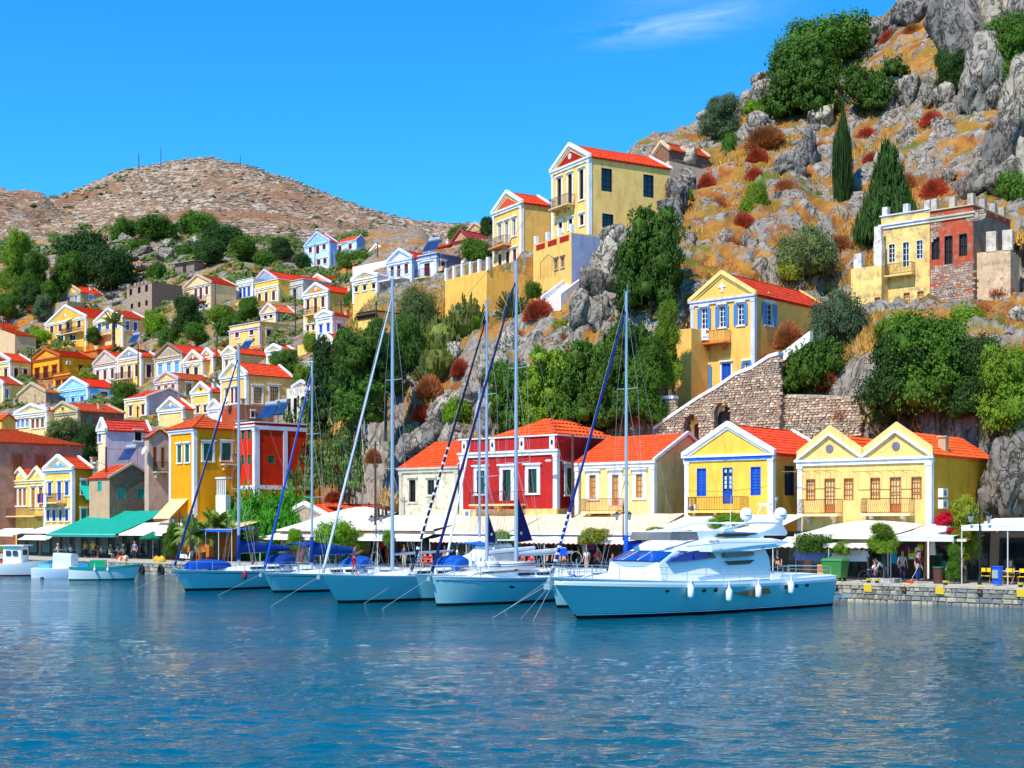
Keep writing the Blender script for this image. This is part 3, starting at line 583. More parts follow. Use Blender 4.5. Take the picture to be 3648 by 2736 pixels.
        for x0 in(0,W/2):
            t2=MB(); rake(t2,W/2,h,H,-.02,.14,-.02,.62 if pedface else .3,.1); t2.v=[(x+x0,y,z) for x,y,z in t2.v]; t2.build('gable',M('paint',pedface or trim),e)
            t2=MB(); rake(t2,W/2,h,H,-ped,-.03,-.06,.12,.05); t2.v=[(x+x0,y,z) for x,y,z in t2.v]; t2.build('pediment_trim',M('paint',WH),e)
            if dorm=='disc': MB().tube((x0+W/4,-.07,H+h*.42),(x0+W/4,-.005,H+h*.42),.26,n=10).build('medallion',M('paint',WH if not near else (120,120,140)),e)
    elif roof=='x':
        m=MB(); n=max(4,int(math.hypot(Ln/2,h)/.42)); dy=h/(Ln/2)*ev; q=((-ev,-ev,H-dy),(W+ev,-ev,H-dy),(W+ev,Ln/2,H+h),(-ev,Ln/2,H+h)); courses(m,*q,n)
        courses(m,(W+ev,Ln+ev,H-dy),(-ev,Ln+ev,H-dy),(-ev,Ln/2,H+h),(W+ev,Ln/2,H+h),n); ro=m.build('roof',rm,e)
        if tile: tiles(ro,*q,rm)
        if trim:
            t=MB()
            for x in(W-.02,):
                s=h/(Ln/2)
                for sg in(0,1):
                    Y=lambda y:(Ln-y) if sg else y
                    t.hexa([(x,Y(-ev),H-dy-.05),(x+.2,Y(-ev),H-dy-.05),(x+.2,Y(Ln/2),H+h-.05),(x,Y(Ln/2),H+h-.05)],[(x,Y(-ev),H-dy+.22),(x+.2,Y(-ev),H-dy+.22),(x+.2,Y(Ln/2),H+h+.22),(x,Y(Ln/2),H+h+.22)])
            t.build('gable_trim',M('paint',trim),e)
    elif roof in('h','p'):
        m=MB(); i=0 if roof=='h' else .45; o=.3 if roof=='h' else -i; z0=H+parapet if roof=='p' else H; zz=H if roof=='h' else H+parapet*.55; hh=H+h
        rl=min(W,Ln)/2; c0=(rl,Ln/2) if W>Ln else (W/2,rl); c1=(W-rl,Ln/2) if W>Ln else (W/2,Ln-rl); A=(-o,-o,zz);B=(W+o,-o,zz);Cc=(W+o,Ln+o,zz);Dd=(-o,Ln+o,zz); r0=(*c0,hh); r1=(*c1,hh); n=max(5,int(math.hypot(rl,h)/.4))
        if W>Ln: qs=[(A,B,r1,r0),(B,Cc,r1,r1),(Cc,Dd,r0,r1),(Dd,A,r0,r0)]
        else: qs=[(A,B,r0,r0),(B,Cc,r1,r0),(Cc,Dd,r1,r1),(Dd,A,r0,r1)]
        for q in qs: courses(m,*q,n)
        for p_,q_ in((A,r0),(B,r0 if W<=Ln else r1),(r0,r1)): m.tube(Vector(p_)+Vector((0,0,.06)),Vector(q_)+Vector((0,0,.08)),.09,n=5)
        ro=m.build('roof',rm,e)
        if tile:
            for q in qs[:2]: tiles(ro,*q,rm,cap=150)
    if roof in('f','p') or parapet:
        ph=parapet or .35; m=MB(); m.box(0,0.01,H,W,.2,H+ph); m.box(W-.2,.2,H,W-.01,Ln,H+ph); m.box(.01,.2,H,.2,Ln,H+ph)
        if roof!='h': m.build('parapet',sm if not near else wm_,e)
        if roof=='f': MB().quad((0.2,.2,H+.02),(W-.2,.2,H+.02),(W-.2,Ln,H+.02),(.2,Ln,H+.02)).build('roof',M('paint',(200,180,160)),e)
        if trim: t=MB(); t.box(-.12,-.12,H+ph,W+.12,.22,H+ph+.1); t.box(W-.22,.22,H+ph,W+.12,Ln,H+ph+.1); t.build('coping',M('paint',trim),e)
    if band and trim:
        t=MB(); z=H-(.02 if roof!='h' else .05); t.box(-.2,-ped,z-.16,W+.2,-.004,z); t.box(-.08,-.12,z-.42,W+.08,-.004,z-.16)
        if D<200: t.box(W+.003,-.12,z-.42,W+.12,.25,z-.16)
        t.build('cornice',M('paint',trim),e)
    if frieze: MB().box(0,-.135,H-.40,W,-.1,H-.18).build('frieze',M('paint',frieze),e)
    if pil and trim:
        for x0,x1 in((-.02,.32),(W-.34,W+.03)):
            q=MB(); q.box(x0,-.07,0,x1,-.003,H-.43); q.box(x0-.05,-.11,H-.62,x1+.05,-.0031,H-.43)
            if x1>1: q.box(W+.003,-.07,0,W+.06,.3,H-.44)
            q.build('pilaster',M('paint',trim),e)
    for u,v0,v1,wd,st,dr_ in wF: winpart(e,mpF,u,v0,v1,wd,st,sur,near,dr_,lint,surw)
    for u,v0,v1,wd,st,dr_ in wS: winpart(e,mpS,u,v0,v1,wd,st,sur if ssur=='same' else ssur,near,dr_,lint,surw)
    for bb in bal:
        x0,x1,y=bb[:3]; kw=bb[3] if len(bb)>3 else {}; u0=hitF(x0,y)[0]; u1=hitF(x1,y)[0]; v=hitF((x0+x1)/2,y)[1]; balcony(e,mpF,u0,u1,v,**kw)
    for bb in sbal:
        x0,x1,y=bb[:3]; kw=bb[3] if len(bb)>3 else {}; u0=hitS(x0,y)[0]; u1=hitS(x1,y)[0]; v=hitS(x0,y)[1]; balcony(e,mpS,u0,u1,v,**kw)
    FOOT.append((O.x,O.y,-al,W,Ln,C.z)); e['_']=0; del e['_']
    return dict(e=e,W=W,L=Ln,H=H,h=h,hitF=hitF,hitS=hitS,mpF=mpF,mpS=mpS,D=D,O=O,al=al,C=C)
def chimney(hd,u,y,z,c=(200,150,110),h=.9):
    m=MB(); m.box(u-.25,y-.25,z-.6,u+.25,y+.25,z+h); m.box(u-.32,y-.32,z+h,u+.32,y+.32,z+h+.1); return m.build('chimney',M('paint',c),hd['e'])
# ---------------------------------------------------------------- the houses
Y1=(250,214,116); Y2=(252,200,92); Y3=(246,222,150); OC=(228,160,36); PK=(238,205,184); GB=(186,166,132); RR=(236,74,34); RO=(226,104,56); STN=(178,158,128)
HILL='houses stacked up the left hillside'; FRONT='houses behind the quay awnings'
H={}
def hs_(key,*a,**k):
    k.setdefault('group',HILL); H[key]=house(*a,**k)
hs_('a1','small beige stone house with pale blue shutters, highest at the far left',207,287,366,1080,1040,1012,wall=(205,180,146),side=(178,150,120),wk='dirty',tymp=(240,205,140),trim=(214,190,150),F=[(3,1051,1072,11,'l','M')],S=[([324],1052,1068,12,'l')],rc=RR,pil=False)
hs_('a2','orange-yellow house with roof balustrade and a white awning, left of the palm',163,307,352,1234,1128,1091,wall=(252,196,84),side=(244,170,70),tymp=(244,180,70),F=[([185,215,243,282],1157,1187,12,'b'),([215,258],1196,1222,24,'w')],bal=[(232,300,1186,dict(dep=1.0))],rc=RR,dorm='disc',L=9)
hs_('a3','cream house with royal blue shutters beside the palm',334,437,527,1236,1130,1103,wall=Y3,side=(205,190,128),F=[([355,383,412],1150,1180,13,'u')],S=[([454,482],1146,1176,12,'u')],rc=(226,84,50),bal=[(352,398,1194,dict(c=(200,190,190)))])
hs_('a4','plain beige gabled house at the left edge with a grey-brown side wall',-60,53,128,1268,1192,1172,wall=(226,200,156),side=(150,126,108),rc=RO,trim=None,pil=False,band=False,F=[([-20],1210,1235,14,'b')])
hs_('a5','low house with a worn orange roof above the beige gabled house at the left edge',-90,6,92,1190,1168,1148,wall=(170,140,110),side=(150,120,100),rc=RO,trim=None,pil=False,band=False,wk='dirty')
hs_('b1','yellow house with brown side windows and white-edged red roof at the left edge',-45,37,112,1356,1284,1258,wall=Y1,side=(240,186,92),F=[(3,1310,1342,12,'b')],S=[([57,90],1312,1346,14,'b')],tymp=(150,30,34))
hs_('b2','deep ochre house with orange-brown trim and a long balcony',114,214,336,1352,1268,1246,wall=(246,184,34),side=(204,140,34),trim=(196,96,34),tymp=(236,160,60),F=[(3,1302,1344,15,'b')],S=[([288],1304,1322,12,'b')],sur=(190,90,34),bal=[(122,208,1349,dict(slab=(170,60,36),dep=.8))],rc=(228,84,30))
hs_('b3','ochre outbuilding below the deep ochre house with two small windows',190,250,262,1385,1332,wall=(250,190,50),roof='f',trim=(196,96,34),pil=False,F=[([208,232],1358,1380,16,'b')],sur=(190,90,34))
hs_('b4','low orange house with a small pyramid tile roof behind the ochre one',345,392,430,1262,1243,1228,roof='h',wall=(238,150,50),rc=(236,90,34),trim=None,pil=False,band=False)
hs_('b5','orange shed roof house right behind the deep ochre house',270,345,352,1262,1246,1240,roof='x',wall=(220,120,40),rc=(222,96,40),trim=None,pil=False,band=False,L=5)
hs_('c1','pinkish beige half of the double house with a plain pediment',333,417,428,1350,1286,1254,wall=(232,208,186),F=[(3,1312,1346,11,'r')],trim=(216,190,176),tymp=(214,190,170),L=8,rc=RR)
hs_('c2','yellow house with a sky blue pediment and dark red windows',419,504,563,1376,1268,1244,wall=Y1,side=(232,180,92),tymp=(110,150,225),F=[(3,1296,1340,12,'b','M')],S=[([530],1300,1345,16,'b')],bal=[(424,474,1350,dict(c=(90,70,70)))],dorm='disc')
hs_('d1','beige house with a large bare grey pediment and pale blue windows',550,651,772,1342,1262,1227,wall=(232,206,178),side=(226,200,160),tymp=(176,156,126),F=[([572,602,631],1298,1336,15,'l')],rc=(235,70,44),trim=(206,180,152),rtrim=(150,110,90))
hs_('d2','small yellow house with a dark red pediment right of the grey pediment',655,722,760,1342,1282,1254,wall=Y1,side=Y1,tymp=(168,30,40),F=[([669,699],1312,1340,14,'d')],trim=WH,D=H['d1']['D']-5,L=6,dorm='disc')
hs_('d3','narrow yellow house with the smaller dark red pediment, easternmost of that row',716,760,796,1342,1268,1246,wall=Y1,side=(200,160,60),tymp=(168,30,40),F=[([737],1312,1340,12,'d')],D=H['d1']['D']-5,dorm='disc')
hs_('e1','sky blue house with bright blue windows and a red tile roof',210,313,430,1430,1376,1348,wall=(122,196,250),side=(70,160,235),tymp=(160,212,250),F=[(3,1410,1428,13,'u')],S=[([336],1410,1430,14,'u'),([370],1396,1428,24,'d')],rc=(235,64,30),trim=(225,238,250),dorm='disc')
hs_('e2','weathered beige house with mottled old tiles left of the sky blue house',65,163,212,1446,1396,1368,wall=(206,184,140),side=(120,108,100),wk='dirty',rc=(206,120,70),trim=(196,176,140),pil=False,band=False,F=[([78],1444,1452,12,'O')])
hs_('e3','yellow house cut by the left edge with a small door in its wall',-70,12,78,1436,1366,1340,wall=Y1,side=(220,176,84),rc=(230,92,62),S=[([24],1386,1432,14,'w')],tymp=Y2)
hs_('f1','cream house with a white roof balustrade, blue and brown shutters',55,168,204,1528,1462,1436,wall=(252,234,160),side=(240,220,160),F=[([66,82,98],1498,1524,11,'l'),([118,134,152],1494,1526,11,'o')],rc=(236,70,30),tymp=Y3,D=190)
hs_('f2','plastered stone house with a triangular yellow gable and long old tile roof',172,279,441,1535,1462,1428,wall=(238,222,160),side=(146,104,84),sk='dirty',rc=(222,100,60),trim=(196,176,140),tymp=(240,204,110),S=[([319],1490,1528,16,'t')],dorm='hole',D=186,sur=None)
hs_('f3','red-roofed yellow house low at the left edge',-90,6,56,1545,1494,1474,roof='x',wall=Y2,side=(235,180,90),rc=(238,80,28),trim=None,pil=False,band=False,D=188)
hs_('g1','narrow yellow house with a white-edged lean-to red roof',445,523,553,1486,1412,1384,roof='x',wall=Y1,side=(206,190,196),rc=RR,F=[([466,510],1448,1482,11,'r')],L=7)
hs_('g2','yellow house with a round rosette pediment and lattice windows, middle of the slope',553,635,766,1434,1350,1320,wall=Y1,side=(240,192,100),F=[([567,592,617],1376,1412,13,'o','M')],S=[([672],1366,1408,19,'o')],bal=[(563,598,1424,dict(c=(120,90,70)))],rc=RO,dorm='disc',trim=(206,186,186))
hs_('g3','small yellow house with a triangular vent in its pediment',683,749,800,1474,1394,1358,wall=Y1,side=(240,210,140),F=[([705,732],1448,1472,11,'b')],rc=RR,dorm='hole')
hs_('g4','low house with a blue pediment half hidden below the rosette house',565,653,690,1492,1455,1413,wall=Y3,tymp=(110,150,225),rc=RR,D=181,dorm='disc')
hs_('g5','tiny white gable squeezed beside the corner of the big yellow house',742,785,800,1478,1452,1420,wall=(238,226,226),tymp=(226,205,200),rc=RR,D=178,L=4)
hs_('h1','brownish grey house with a hipped orange roof and rust shutters, lower left corner',-300,-160,293,1850,1568,1524,roof='h',wall=(184,132,112),side=(184,132,112),rc=(232,92,40),trim=(170,130,115),D=158,pil=False,S=[([62,145],1622,1690,32,'p')],sur=(150,108,90),wk='dirty',L=None,cat='house',lint=False)
hs_('i1','white and lilac house with a long dark red tile roof',350,377,535,1700,1528,1486,wall=(250,225,180),side=(226,204,212),rc=(196,58,44),D=150,tymp=None,F=[([356],1540,1575,10,'u')],S=[([492],1538,1570,24,'K')],pil=False,al=52)
hs_('i2','grey-pink house with a worn tile awning roof between the lilac and the mustard houses',515,530,606,1760,1556,1530,roof='x',wall=(206,170,150),side=(190,152,140),rc=(200,90,55),trim=None,pil=False,band=False,D=142,S=[([552,580],1592,1665,13,'p')],sur=None,al=52,sbal=[(545,600,1680,dict(slab=(210,190,160)))])
hs_('j1','mustard yellow corner house with white corner strips and green shutters',604,692,848,1800,1524,1478,roof='h',wall=(244,172,18),rc=(234,96,44),D=133,F=[([640,668],1586,1648,14,'g')],S=[([741],1580,1642,33,'g'),([806],1578,1640,32,'g')],al=47,zb=1.1,sbal=[(786,842,1652,dict(dep=.7))],frieze=(215,205,225))
hs_('j2','scarlet red block with white concrete edges and green shutters',845,908,1092,1800,1512,roof='f',wall=(216,50,14),D=134,F=[([866,888],1532,1566,12,'g'),([866,888],1620,1656,12,'g')],S=[([966],1622,1650,26,'g')],al=47,zb=1.1,sur=None,parapet=.2)
_h=H['j2']; _w,_hh=_h['W'],_h['H']
for _z in(_hh*.52,_hh-.45): _m=MB().box(-.02,-.08,_z,_w+.08,-.004,_z+.4); _m.box(_w+.004,-.004,_z,_w+.08,_h['L'],_z+.4); _m.build('white_band',M('paint',(225,222,236)),_h['e'])
for _y in(.0,_h['hitS'](1008,1600)[0]): MB().box(_w+.004,_y+.02,0,_w+.07,_y+.5,_hh*.52).box(_w+.004,_y+.02,_hh*.52+.4,_w+.07,_y+.5,_hh-.45).build('white_pilaster',M('paint',(225,222,236)),_h['e'])
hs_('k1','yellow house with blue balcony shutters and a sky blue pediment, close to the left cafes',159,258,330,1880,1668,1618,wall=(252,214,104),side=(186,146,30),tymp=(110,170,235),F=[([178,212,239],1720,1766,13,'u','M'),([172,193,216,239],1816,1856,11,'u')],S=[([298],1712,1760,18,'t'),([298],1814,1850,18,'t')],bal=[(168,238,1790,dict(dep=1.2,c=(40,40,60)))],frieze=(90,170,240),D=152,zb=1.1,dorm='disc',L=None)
hs_('k2','narrow yellow house with two small pediments and orange shutters',39,159,172,1868,1706,1670,roof='g2',wall=(252,222,110),side=Y2,F=[([56,73,88],1742,1802,11,'i'),([119,146],1738,1810,13,'i')],bal=[(30,158,1838,dict(dep=1.2,c=(120,90,80)))],D=158,zb=1.1,trim=(246,228,170),L=6,rc=RR,dorm='disc')
hs_('k3','dark rubble stone house with a low gable and green arched windows',318,390,548,1840,1700,1654,roof='x',wall=(206,176,140),side=(142,116,98),sk='stone',rc=(234,80,40),D=143,S=[([432,502],1738,1776,28,'t')],F=[([355],1715,1750,16,'t')],pil=False,band=False,trim=(206,186,150),zb=1.1,sur=None)
# upper tier
hs_('l1','cream house with dark red doors beside the stone ruin',655,753,842,1102,1006,982,wall=(240,216,160),side=(196,168,124),F=[([698,716,737],1030,1058,10,'r','M'),([716,737],1090,1100,9,'r')],rc=RR,trim=(206,180,146),bal=[(705,735,1076,dict(slab=(120,50,40)))])
hs_('l2','white house with blue windows left of the pink house',842,902,915,1068,1000,wall=(238,230,226),F=[([857,871,887],1028,1062,10,'u')],roof='f',trim=WH,L=7,parapet=.5)
hs_('l3','pink house with a light blue pediment and the longest red roof',900,985,1060,1060,994,965,wall=(252,190,150),side=(200,120,90),tymp=(120,165,230),rc=RR,L=14,trim=(206,190,210))
hs_('l4','yellow house with a parapet and white pediment beside a bare grey wall',908,992,1000,1088,1012,985,wall=(252,205,90),roof='f',F=[([925,949,975],1048,1080,11,'b')],parapet=.9,L=7,D=H['l3']['D']-7)
hs_('l5','bare grey plastered house attached to the yellow parapet house',992,1080,1090,1088,1008,wall=(196,188,180),roof='f',F=[([1002,1026,1050],1040,1082,12,'k')],parapet=.7,L=7,D=H['l3']['D']-8,sur=(190,184,180),trim=(206,196,190))
hs_('l6','yellow gabled house with an orange tympanum and long ochre side wall',1083,1168,1314,1190,1036,1005,wall=(252,216,110),side=(222,170,60),tymp=(230,120,60),F=[([1098,1125,1151],1068,1104,11,'r','M'),([1097,1117],1160,1180,10,'r')],bal=[(1096,1140,1122,dict())],rc=RR,dorm='disc')
hs_('l7','house with a salmon pediment peering over the orange tympanum house',1083,1180,1256,1020,1008,981,wall=Y1,side=(230,190,120),tymp=(232,120,84),rc=RR,L=10,dorm='hole')
hs_('l8','yellow house with a plain dark red pediment below the white blue-roofed villa',1257,1345,1382,1068,982,961,wall=Y1,side=(200,190,206),tymp=(190,24,24),F=[([1270,1300,1332],1022,1040,12,'d')],rc=(232,96,60))
hs_('m1','pale blue house with dark red shutters, highest on the ridge',1086,1174,1201,946,858,830,wall=(208,232,252),side=(140,180,230),tymp=(150,190,235),F=[([1106,1132,1155],878,900,12,'r','M'),([1136,1158],926,944,12,'r')],rc=RR,trim=(190,215,245),D=300)
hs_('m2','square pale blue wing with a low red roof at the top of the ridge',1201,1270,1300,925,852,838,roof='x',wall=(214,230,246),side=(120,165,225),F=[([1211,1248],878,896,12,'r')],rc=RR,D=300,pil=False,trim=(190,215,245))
hs_('m3','small yellow house with blue windows on the ridge',1309,1374,1455,928,896,873,wall=Y1,side=Y1,F=[([1330,1353],908,926,14,'u')],rc=RO,trim=WH,D=285)
hs_('m4','low house behind a red-and-white terrace wall on the ridge',1256,1300,1382,962,932,924,roof='f',wall=(246,226,200),side=(246,226,200),rc=RR,trim=(240,90,60),D=268,L=7)
hs_('n1','white villa with a blue-grey tint, dark shutters and a wide balcony',1381,1468,1500,1025,918,883,wall=(240,242,250),side=(176,190,232),F=[([1398,1421,1448],950,985,13,'b','M')],rc=RR,trim=(206,214,240),bal=[(1383,1462,1000,dict(dep=1.6,slab=(235,235,240),c=(180,180,190)))],L=13,tymp=(240,236,240),dorm='disc')
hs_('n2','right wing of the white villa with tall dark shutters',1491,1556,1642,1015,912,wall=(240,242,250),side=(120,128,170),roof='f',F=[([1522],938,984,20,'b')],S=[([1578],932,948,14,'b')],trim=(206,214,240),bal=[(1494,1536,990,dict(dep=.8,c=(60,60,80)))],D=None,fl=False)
hs_('n3','cream house with a broken edge and small window left of the long yellow wall',1545,1575,1590,1010,960,roof='f',wall=(240,205,140),F=[([1562],972,998,12,'k')],sur=None,trim=None,pil=False,band=False,L=5)
hs_('n4','peach house with a small blue triangle in its gable',1628,1716,1760,985,940,912,wall=(252,205,150),tymp=(110,175,230),rc=RR,D=170)
hs_('o1','old house with a wine red roof up behind the trees',1612,1672,1745,880,850,820,wall=(200,160,120),side=(190,150,120),rc=(170,44,58),trim=(150,60,60),pil=False,D=215)
hs_('o2','house with an orange pediment above the wine red roof',1663,1722,1765,850,816,797,wall=(220,180,120),tymp=(236,170,90),rc=(226,90,50),D=230,trim=(200,170,140),pil=False)
hs_('o3','dark red flat building with an orange roof on the ridge',1534,1600,1612,905,872,862,roof='x',wall=(180,36,30),side=(160,30,30),rc=(232,100,50),D=225,trim=None,pil=False,band=False)
hs_('q1','long flat-roofed yellow house with a roof terrace',818,926,1058,1230,1160,roof='f',wall=(252,218,124),side=(232,184,84),F=[([845,897],1180,1202,14,'r')],S=[([958,1008],1175,1200,16,'r'),([1036],1172,1215,14,'r')],trim=(214,196,206),parapet=.6,sur=WH)
hs_('q2','small cream gabled house on the roof terrace level',930,983,1052,1152,1108,1085,wall=Y3,side=(160,150,150),F=[([946,966],1122,1136,11,'d')],rc=RO,trim=(225,205,200))
hs_('q3','white house with lavender windows and a long terracotta roof',1127,1185,1300,1228,1120,1102,wall=(240,228,224),side=(206,190,196),F=[([1144,1170],1158,1186,11,'u')],S=[([1208],1154,1178,14,'u')],rc=(214,84,54),trim=(240,238,240))
hs_('q4','low yellow block with a white border right of the lavender-windowed house',1276,1338,1362,1165,1115,roof='f',wall=Y1,side=(240,200,110),L=5,trim=(60,20,20),parapet=.2,pil=False)
hs_('q5','little yellow gable with a triangle vent above the dark trees',1133,1186,1216,1245,1212,1181,wall=Y1,rc=RR,dorm='hole',L=6)
hs_('q6','pink-pedimented house with brown-red windows left of the trees',950,1003,1052,1296,1244,1223,wall=Y3,side=(226,196,140),tymp=(236,150,130),F=[([966,988],1270,1284,11,'r')],S=[([1030],1266,1298,22,'b')],rc=(232,100,60))
hs_('q7','tall narrow cream house with a salmon pediment behind the blue solar panel',793,840,952,1440,1256,1231,wall=Y3,side=(226,196,150),tymp=(236,130,100),F=[([808,826],1284,1312,9,'k'),([806,822],1385,1440,8,'r')],rc=RR,L=9,D=198)
hs_('q8','salmon ground storey wall with a solar water heater on it',800,930,952,1260,1236,roof='f',wall=(240,150,110),D=210,trim=None,pil=False,band=False,L=5)
hs_('r1','big yellow house with bright tiles and two barred windows in white surrounds',787,878,1042,1510,1332,1282,wall=(250,214,130),side=(240,196,104),F=[([808,828,842],1386,1440,9,'r')],S=[([918],1380,1436,30,'o'),([976],1378,1438,30,'o')],rc=(240,84,40),D=166,al=50,dorm='disc')
hs_('r2','long rust-coloured low building with chimneys in front of the big yellow house',790,850,975,1510,1452,roof='f',wall=(190,84,40),side=(170,116,90),D=150,trim=None,pil=False,band=False,al=50,S=[([900],1466,1486,12,'r')])
hs_('s1','roofless whitewashed ruin with three dark openings',1021,1105,1120,1505,1388,roof='f',wall=(226,214,196),F=[([1030,1052,1084],1420,1490,12,'k')],wk='dirty',sur=None,trim=None,pil=False,band=False,D=152,L=5)
hs_('s2','tiny yellow gable behind the whitewashed ruin',1045,1105,1120,1400,1375,1352,wall=Y2,tymp=Y2,rc=(190,170,150),D=160,L=5,trim=(220,210,220),pil=False)
hs_('s3','slim white tower-like house edge with a white chimney',1090,1118,1130,1400,1300,wall=(240,238,240),roof='f',D=163,L=4,trim=WH,F=[([1108],1320,1350,8,'w')])
H['rg1']=None
# the two landmark houses on the cliff
HI='tall houses on the cliff edge'
hs_('T','tallest yellow house on the cliff with a red pediment and big dark side windows',1966,2099,2388,835,556,508,al=60,D=139,wall=(252,218,130),side=(232,206,150),tymp=(176,28,28),rc=(240,74,36),tile=True,rtrim=(250,248,245),
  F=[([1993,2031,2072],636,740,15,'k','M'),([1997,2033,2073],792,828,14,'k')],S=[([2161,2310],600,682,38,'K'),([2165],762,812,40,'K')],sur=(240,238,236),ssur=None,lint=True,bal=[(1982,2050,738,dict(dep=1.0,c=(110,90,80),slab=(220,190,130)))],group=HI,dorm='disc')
hs_('Mh','second tall yellow house with a coral pediment and a dark-red door',1757,1858,1968,962,720,677,al=60,D=151,wall=(250,212,116),side=(240,184,84),tymp=(222,76,56),rc=(240,74,36),tile=True,F=[([1781,1806,1832],798,858,13,'w','M'),([1782,1809,1834],905,958,13,'r','D')],bal=[(1766,1822,880,dict(dep=1.0,c=(120,90,80),slab=(210,150,100)))],group=HI,rtrim=(250,248,245))
hs_('Tb','yellow terrace block with a blue-grey shaded flank under the tallest house',1900,2036,2138,1022,832,roof='f',al=60,D=133,wall=(250,208,112),side=(150,158,188),F=[([1982,2005],924,958,11,'p')],sur=(200,180,150),trim=None,pil=False,band=False,group=HI,parapet=.1)  # flank colour has the blue-grey shade of the yellow wall put into it
_h=H['Tb']
for _i in range(4): MB().box(_h['W']*(.02+.31*_i),-.02,_h['H']+.1,_h['W']*(.02+.31*_i)+.34,.32,_h['H']+.95).build('parapet_post',M('paint',WH),_h['e'])
for _i in range(3): MB().box(_h['W']*(.02+.31*_i)+.45,-.03,_h['H']-.55,_h['W']*(.02+.31*(_i+1))-.1,-.004,_h['H']-.02).build('red_panel',M('paint',(176,36,34)),_h['e'])
_h=H['a2']; _u,_v=_h['hitF'](236,1156); MB().grid([[(_u,-.05,_v+1.0),(_u+2.6,-.05,_v+1.0)],[(_u,-1.7,_v+.1),(_u+2.6,-1.7,_v+.1)]]).build('sunshade',M('cloth',(236,232,226)),_h['e'])
for _k,_x,_z in(('j1',.3,4.6),('i2',1.2,4.4),('r2',2.0,2.6)):
    _h=H[_k]; _m=MB(); _m.grid([[(_x+.45*r*math.cos(a),-.6-.14*(1-r*r)+.2*r*math.sin(a),_z+.45*r*math.sin(a)) for a in [i*math.pi/6 for i in range(13)]] for r in(.02,.5,1)]); _m.tube((_x,-.55,_z),(_x,0,_z-.2),.03,n=4); _m.build('satellite_dish',M('paint',(230,228,224)),_h['e'])
hs_('S','rubble stone house with orange tiles at the foot of the rocky hill top',2332,2383,2525,620,530,499,al=55,D=157,wall=(150,108,84),side=(126,96,84),wk='stone',sk='stone',rc=(232,94,50),trim=(226,180,140),pil=False,band=False,group=HI,rtrim=(230,190,150))
hs_('S2','cream annex wall between the tallest house and the rocks',2372,2384,2440,690,585,roof='f',al=50,D=150,wall=(226,205,170),side=(230,205,170),trim=None,pil=False,band=False,group=HI,L=6)
# FOR SALE house
hs_('FS','golden yellow house with blue shutters and a sale board on its balcony',2462,2688,2962,1450,1046,963,al=42,D=117,wall=(254,206,106),side=(250,186,74),tymp=None,rc=(196,50,30),tile=True,pedface=None,dorm='cross',trim=(214,210,232),rtrim=(250,214,130),
  F=[([2510,2574,2640],1098,1172,24,'U'),([2514],1306,1384,24,'U'),([2588],1294,1372,34,'u','D'),([2661],1290,1330,18,'U')],S=[([2739],1082,1158,26,'U')],bal=[(2508,2606,1223,dict(dep=1.1,c=(110,80,60),slab=(200,120,60)))],group='houses on the rocky slope above the quay',lint=True,sur=(236,236,245),surw=.12)
# ruined pair, upper right
RU='half-ruined houses at the upper right'
hs_('RA','pale yellow flaking house with a white battlemented parapet',3139,3312,3330,1118,775,roof='f',al=41,D=123,wall=(248,224,140),side=(200,150,110),F=[([3177,3227,3276],868,935,25,'w','M'),([3230,3279],1042,1096,24,'i')],sur=None,bal=[(3166,3262,980,dict(dep=.8,c=(90,60,50),slab=(235,205,130),corb=False))],trim=(226,222,230),pil=False,L=8,parapet=.7,group=RU,lint=False,wk='dirty')
hs_('RB','half-ruined house with red plaster falling off the stone',3313,3467,3600,1100,752,roof='f',al=41,D=H['RA']['D']-4.6,wall=(192,88,60),side=(150,120,100),F=[([3333,3379,3431],846,925,30,'k','M'),([3338,3391],1028,1064,30,'O')],sur=None,trim=(206,190,160),pil=False,parapet=.5,group=RU,lint=False,wk='dirty',sk='dirty')
hs_('RC','low pale yellow wing with chimney pillars left of the flaking house',3032,3140,3150,1118,958,roof='f',al=41,D=H['RA']['D']+1.5,wall=(248,226,140),F=[([3130],1058,1110,22,'i')],sur=None,trim=None,pil=False,band=True,L=7,group=RU,wk='dirty')
# row behind the quay
def fr(key,label,xl,xc,xr,ye,yp=None,off=9.0,**k):
    k.setdefault('group',FRONT); k.setdefault('al',40.4); D=qD(xc,off); s=FP/D; yb=HY-(QUAY-CH)*s; H[key]=house(label,xl,xc,xr,yb,ye,yp,D=D,zb=QUAY,near=True,**k)
fr('F1','weathered grey-white house with a lean-to roof of bright tiles',1424,1632,1700,1660,1566,off=9.6,roof='x',L=9,wall=(232,216,182),side=(200,180,150),wk='dirty',F=[([1470],1710,1788,24,'k'),([1536],1710,1762,25,'K')],trim=(206,192,170),sur=(226,210,180),rc=(236,84,34),tile=True,pil=True)
fr('F2','crimson red house with white pilasters, panelled parapet and a hipped roof',1640,1984,2130,1598,1490,off=9.0,roof='p',wall=(184,38,36),side=(184,38,36),parapet=1.0,rc=(236,92,40),tile=True,
  F=[([1714,1806,1898],1676,1760,30,'G','M')],S=[([2032],1668,1762,26,'g')],bal=[(1700,1876,1796,dict(dep=1.0,c=(110,30,40),slab=(252,206,130)))],sur=(244,240,238),surw=.32,L=13)
_h=H['F2']; _m=MB().box(-.03,-.09,0,_h['W']+.05,-.004,_h['hitF'](1984,1812)[1]); _m.box(_h['W']+.004,-.09,0,_h['W']+.09,2.2,_h['hitF'](1984,1812)[1]); _m.build('plinth',M('paint',(250,196,120)),_h['e'])
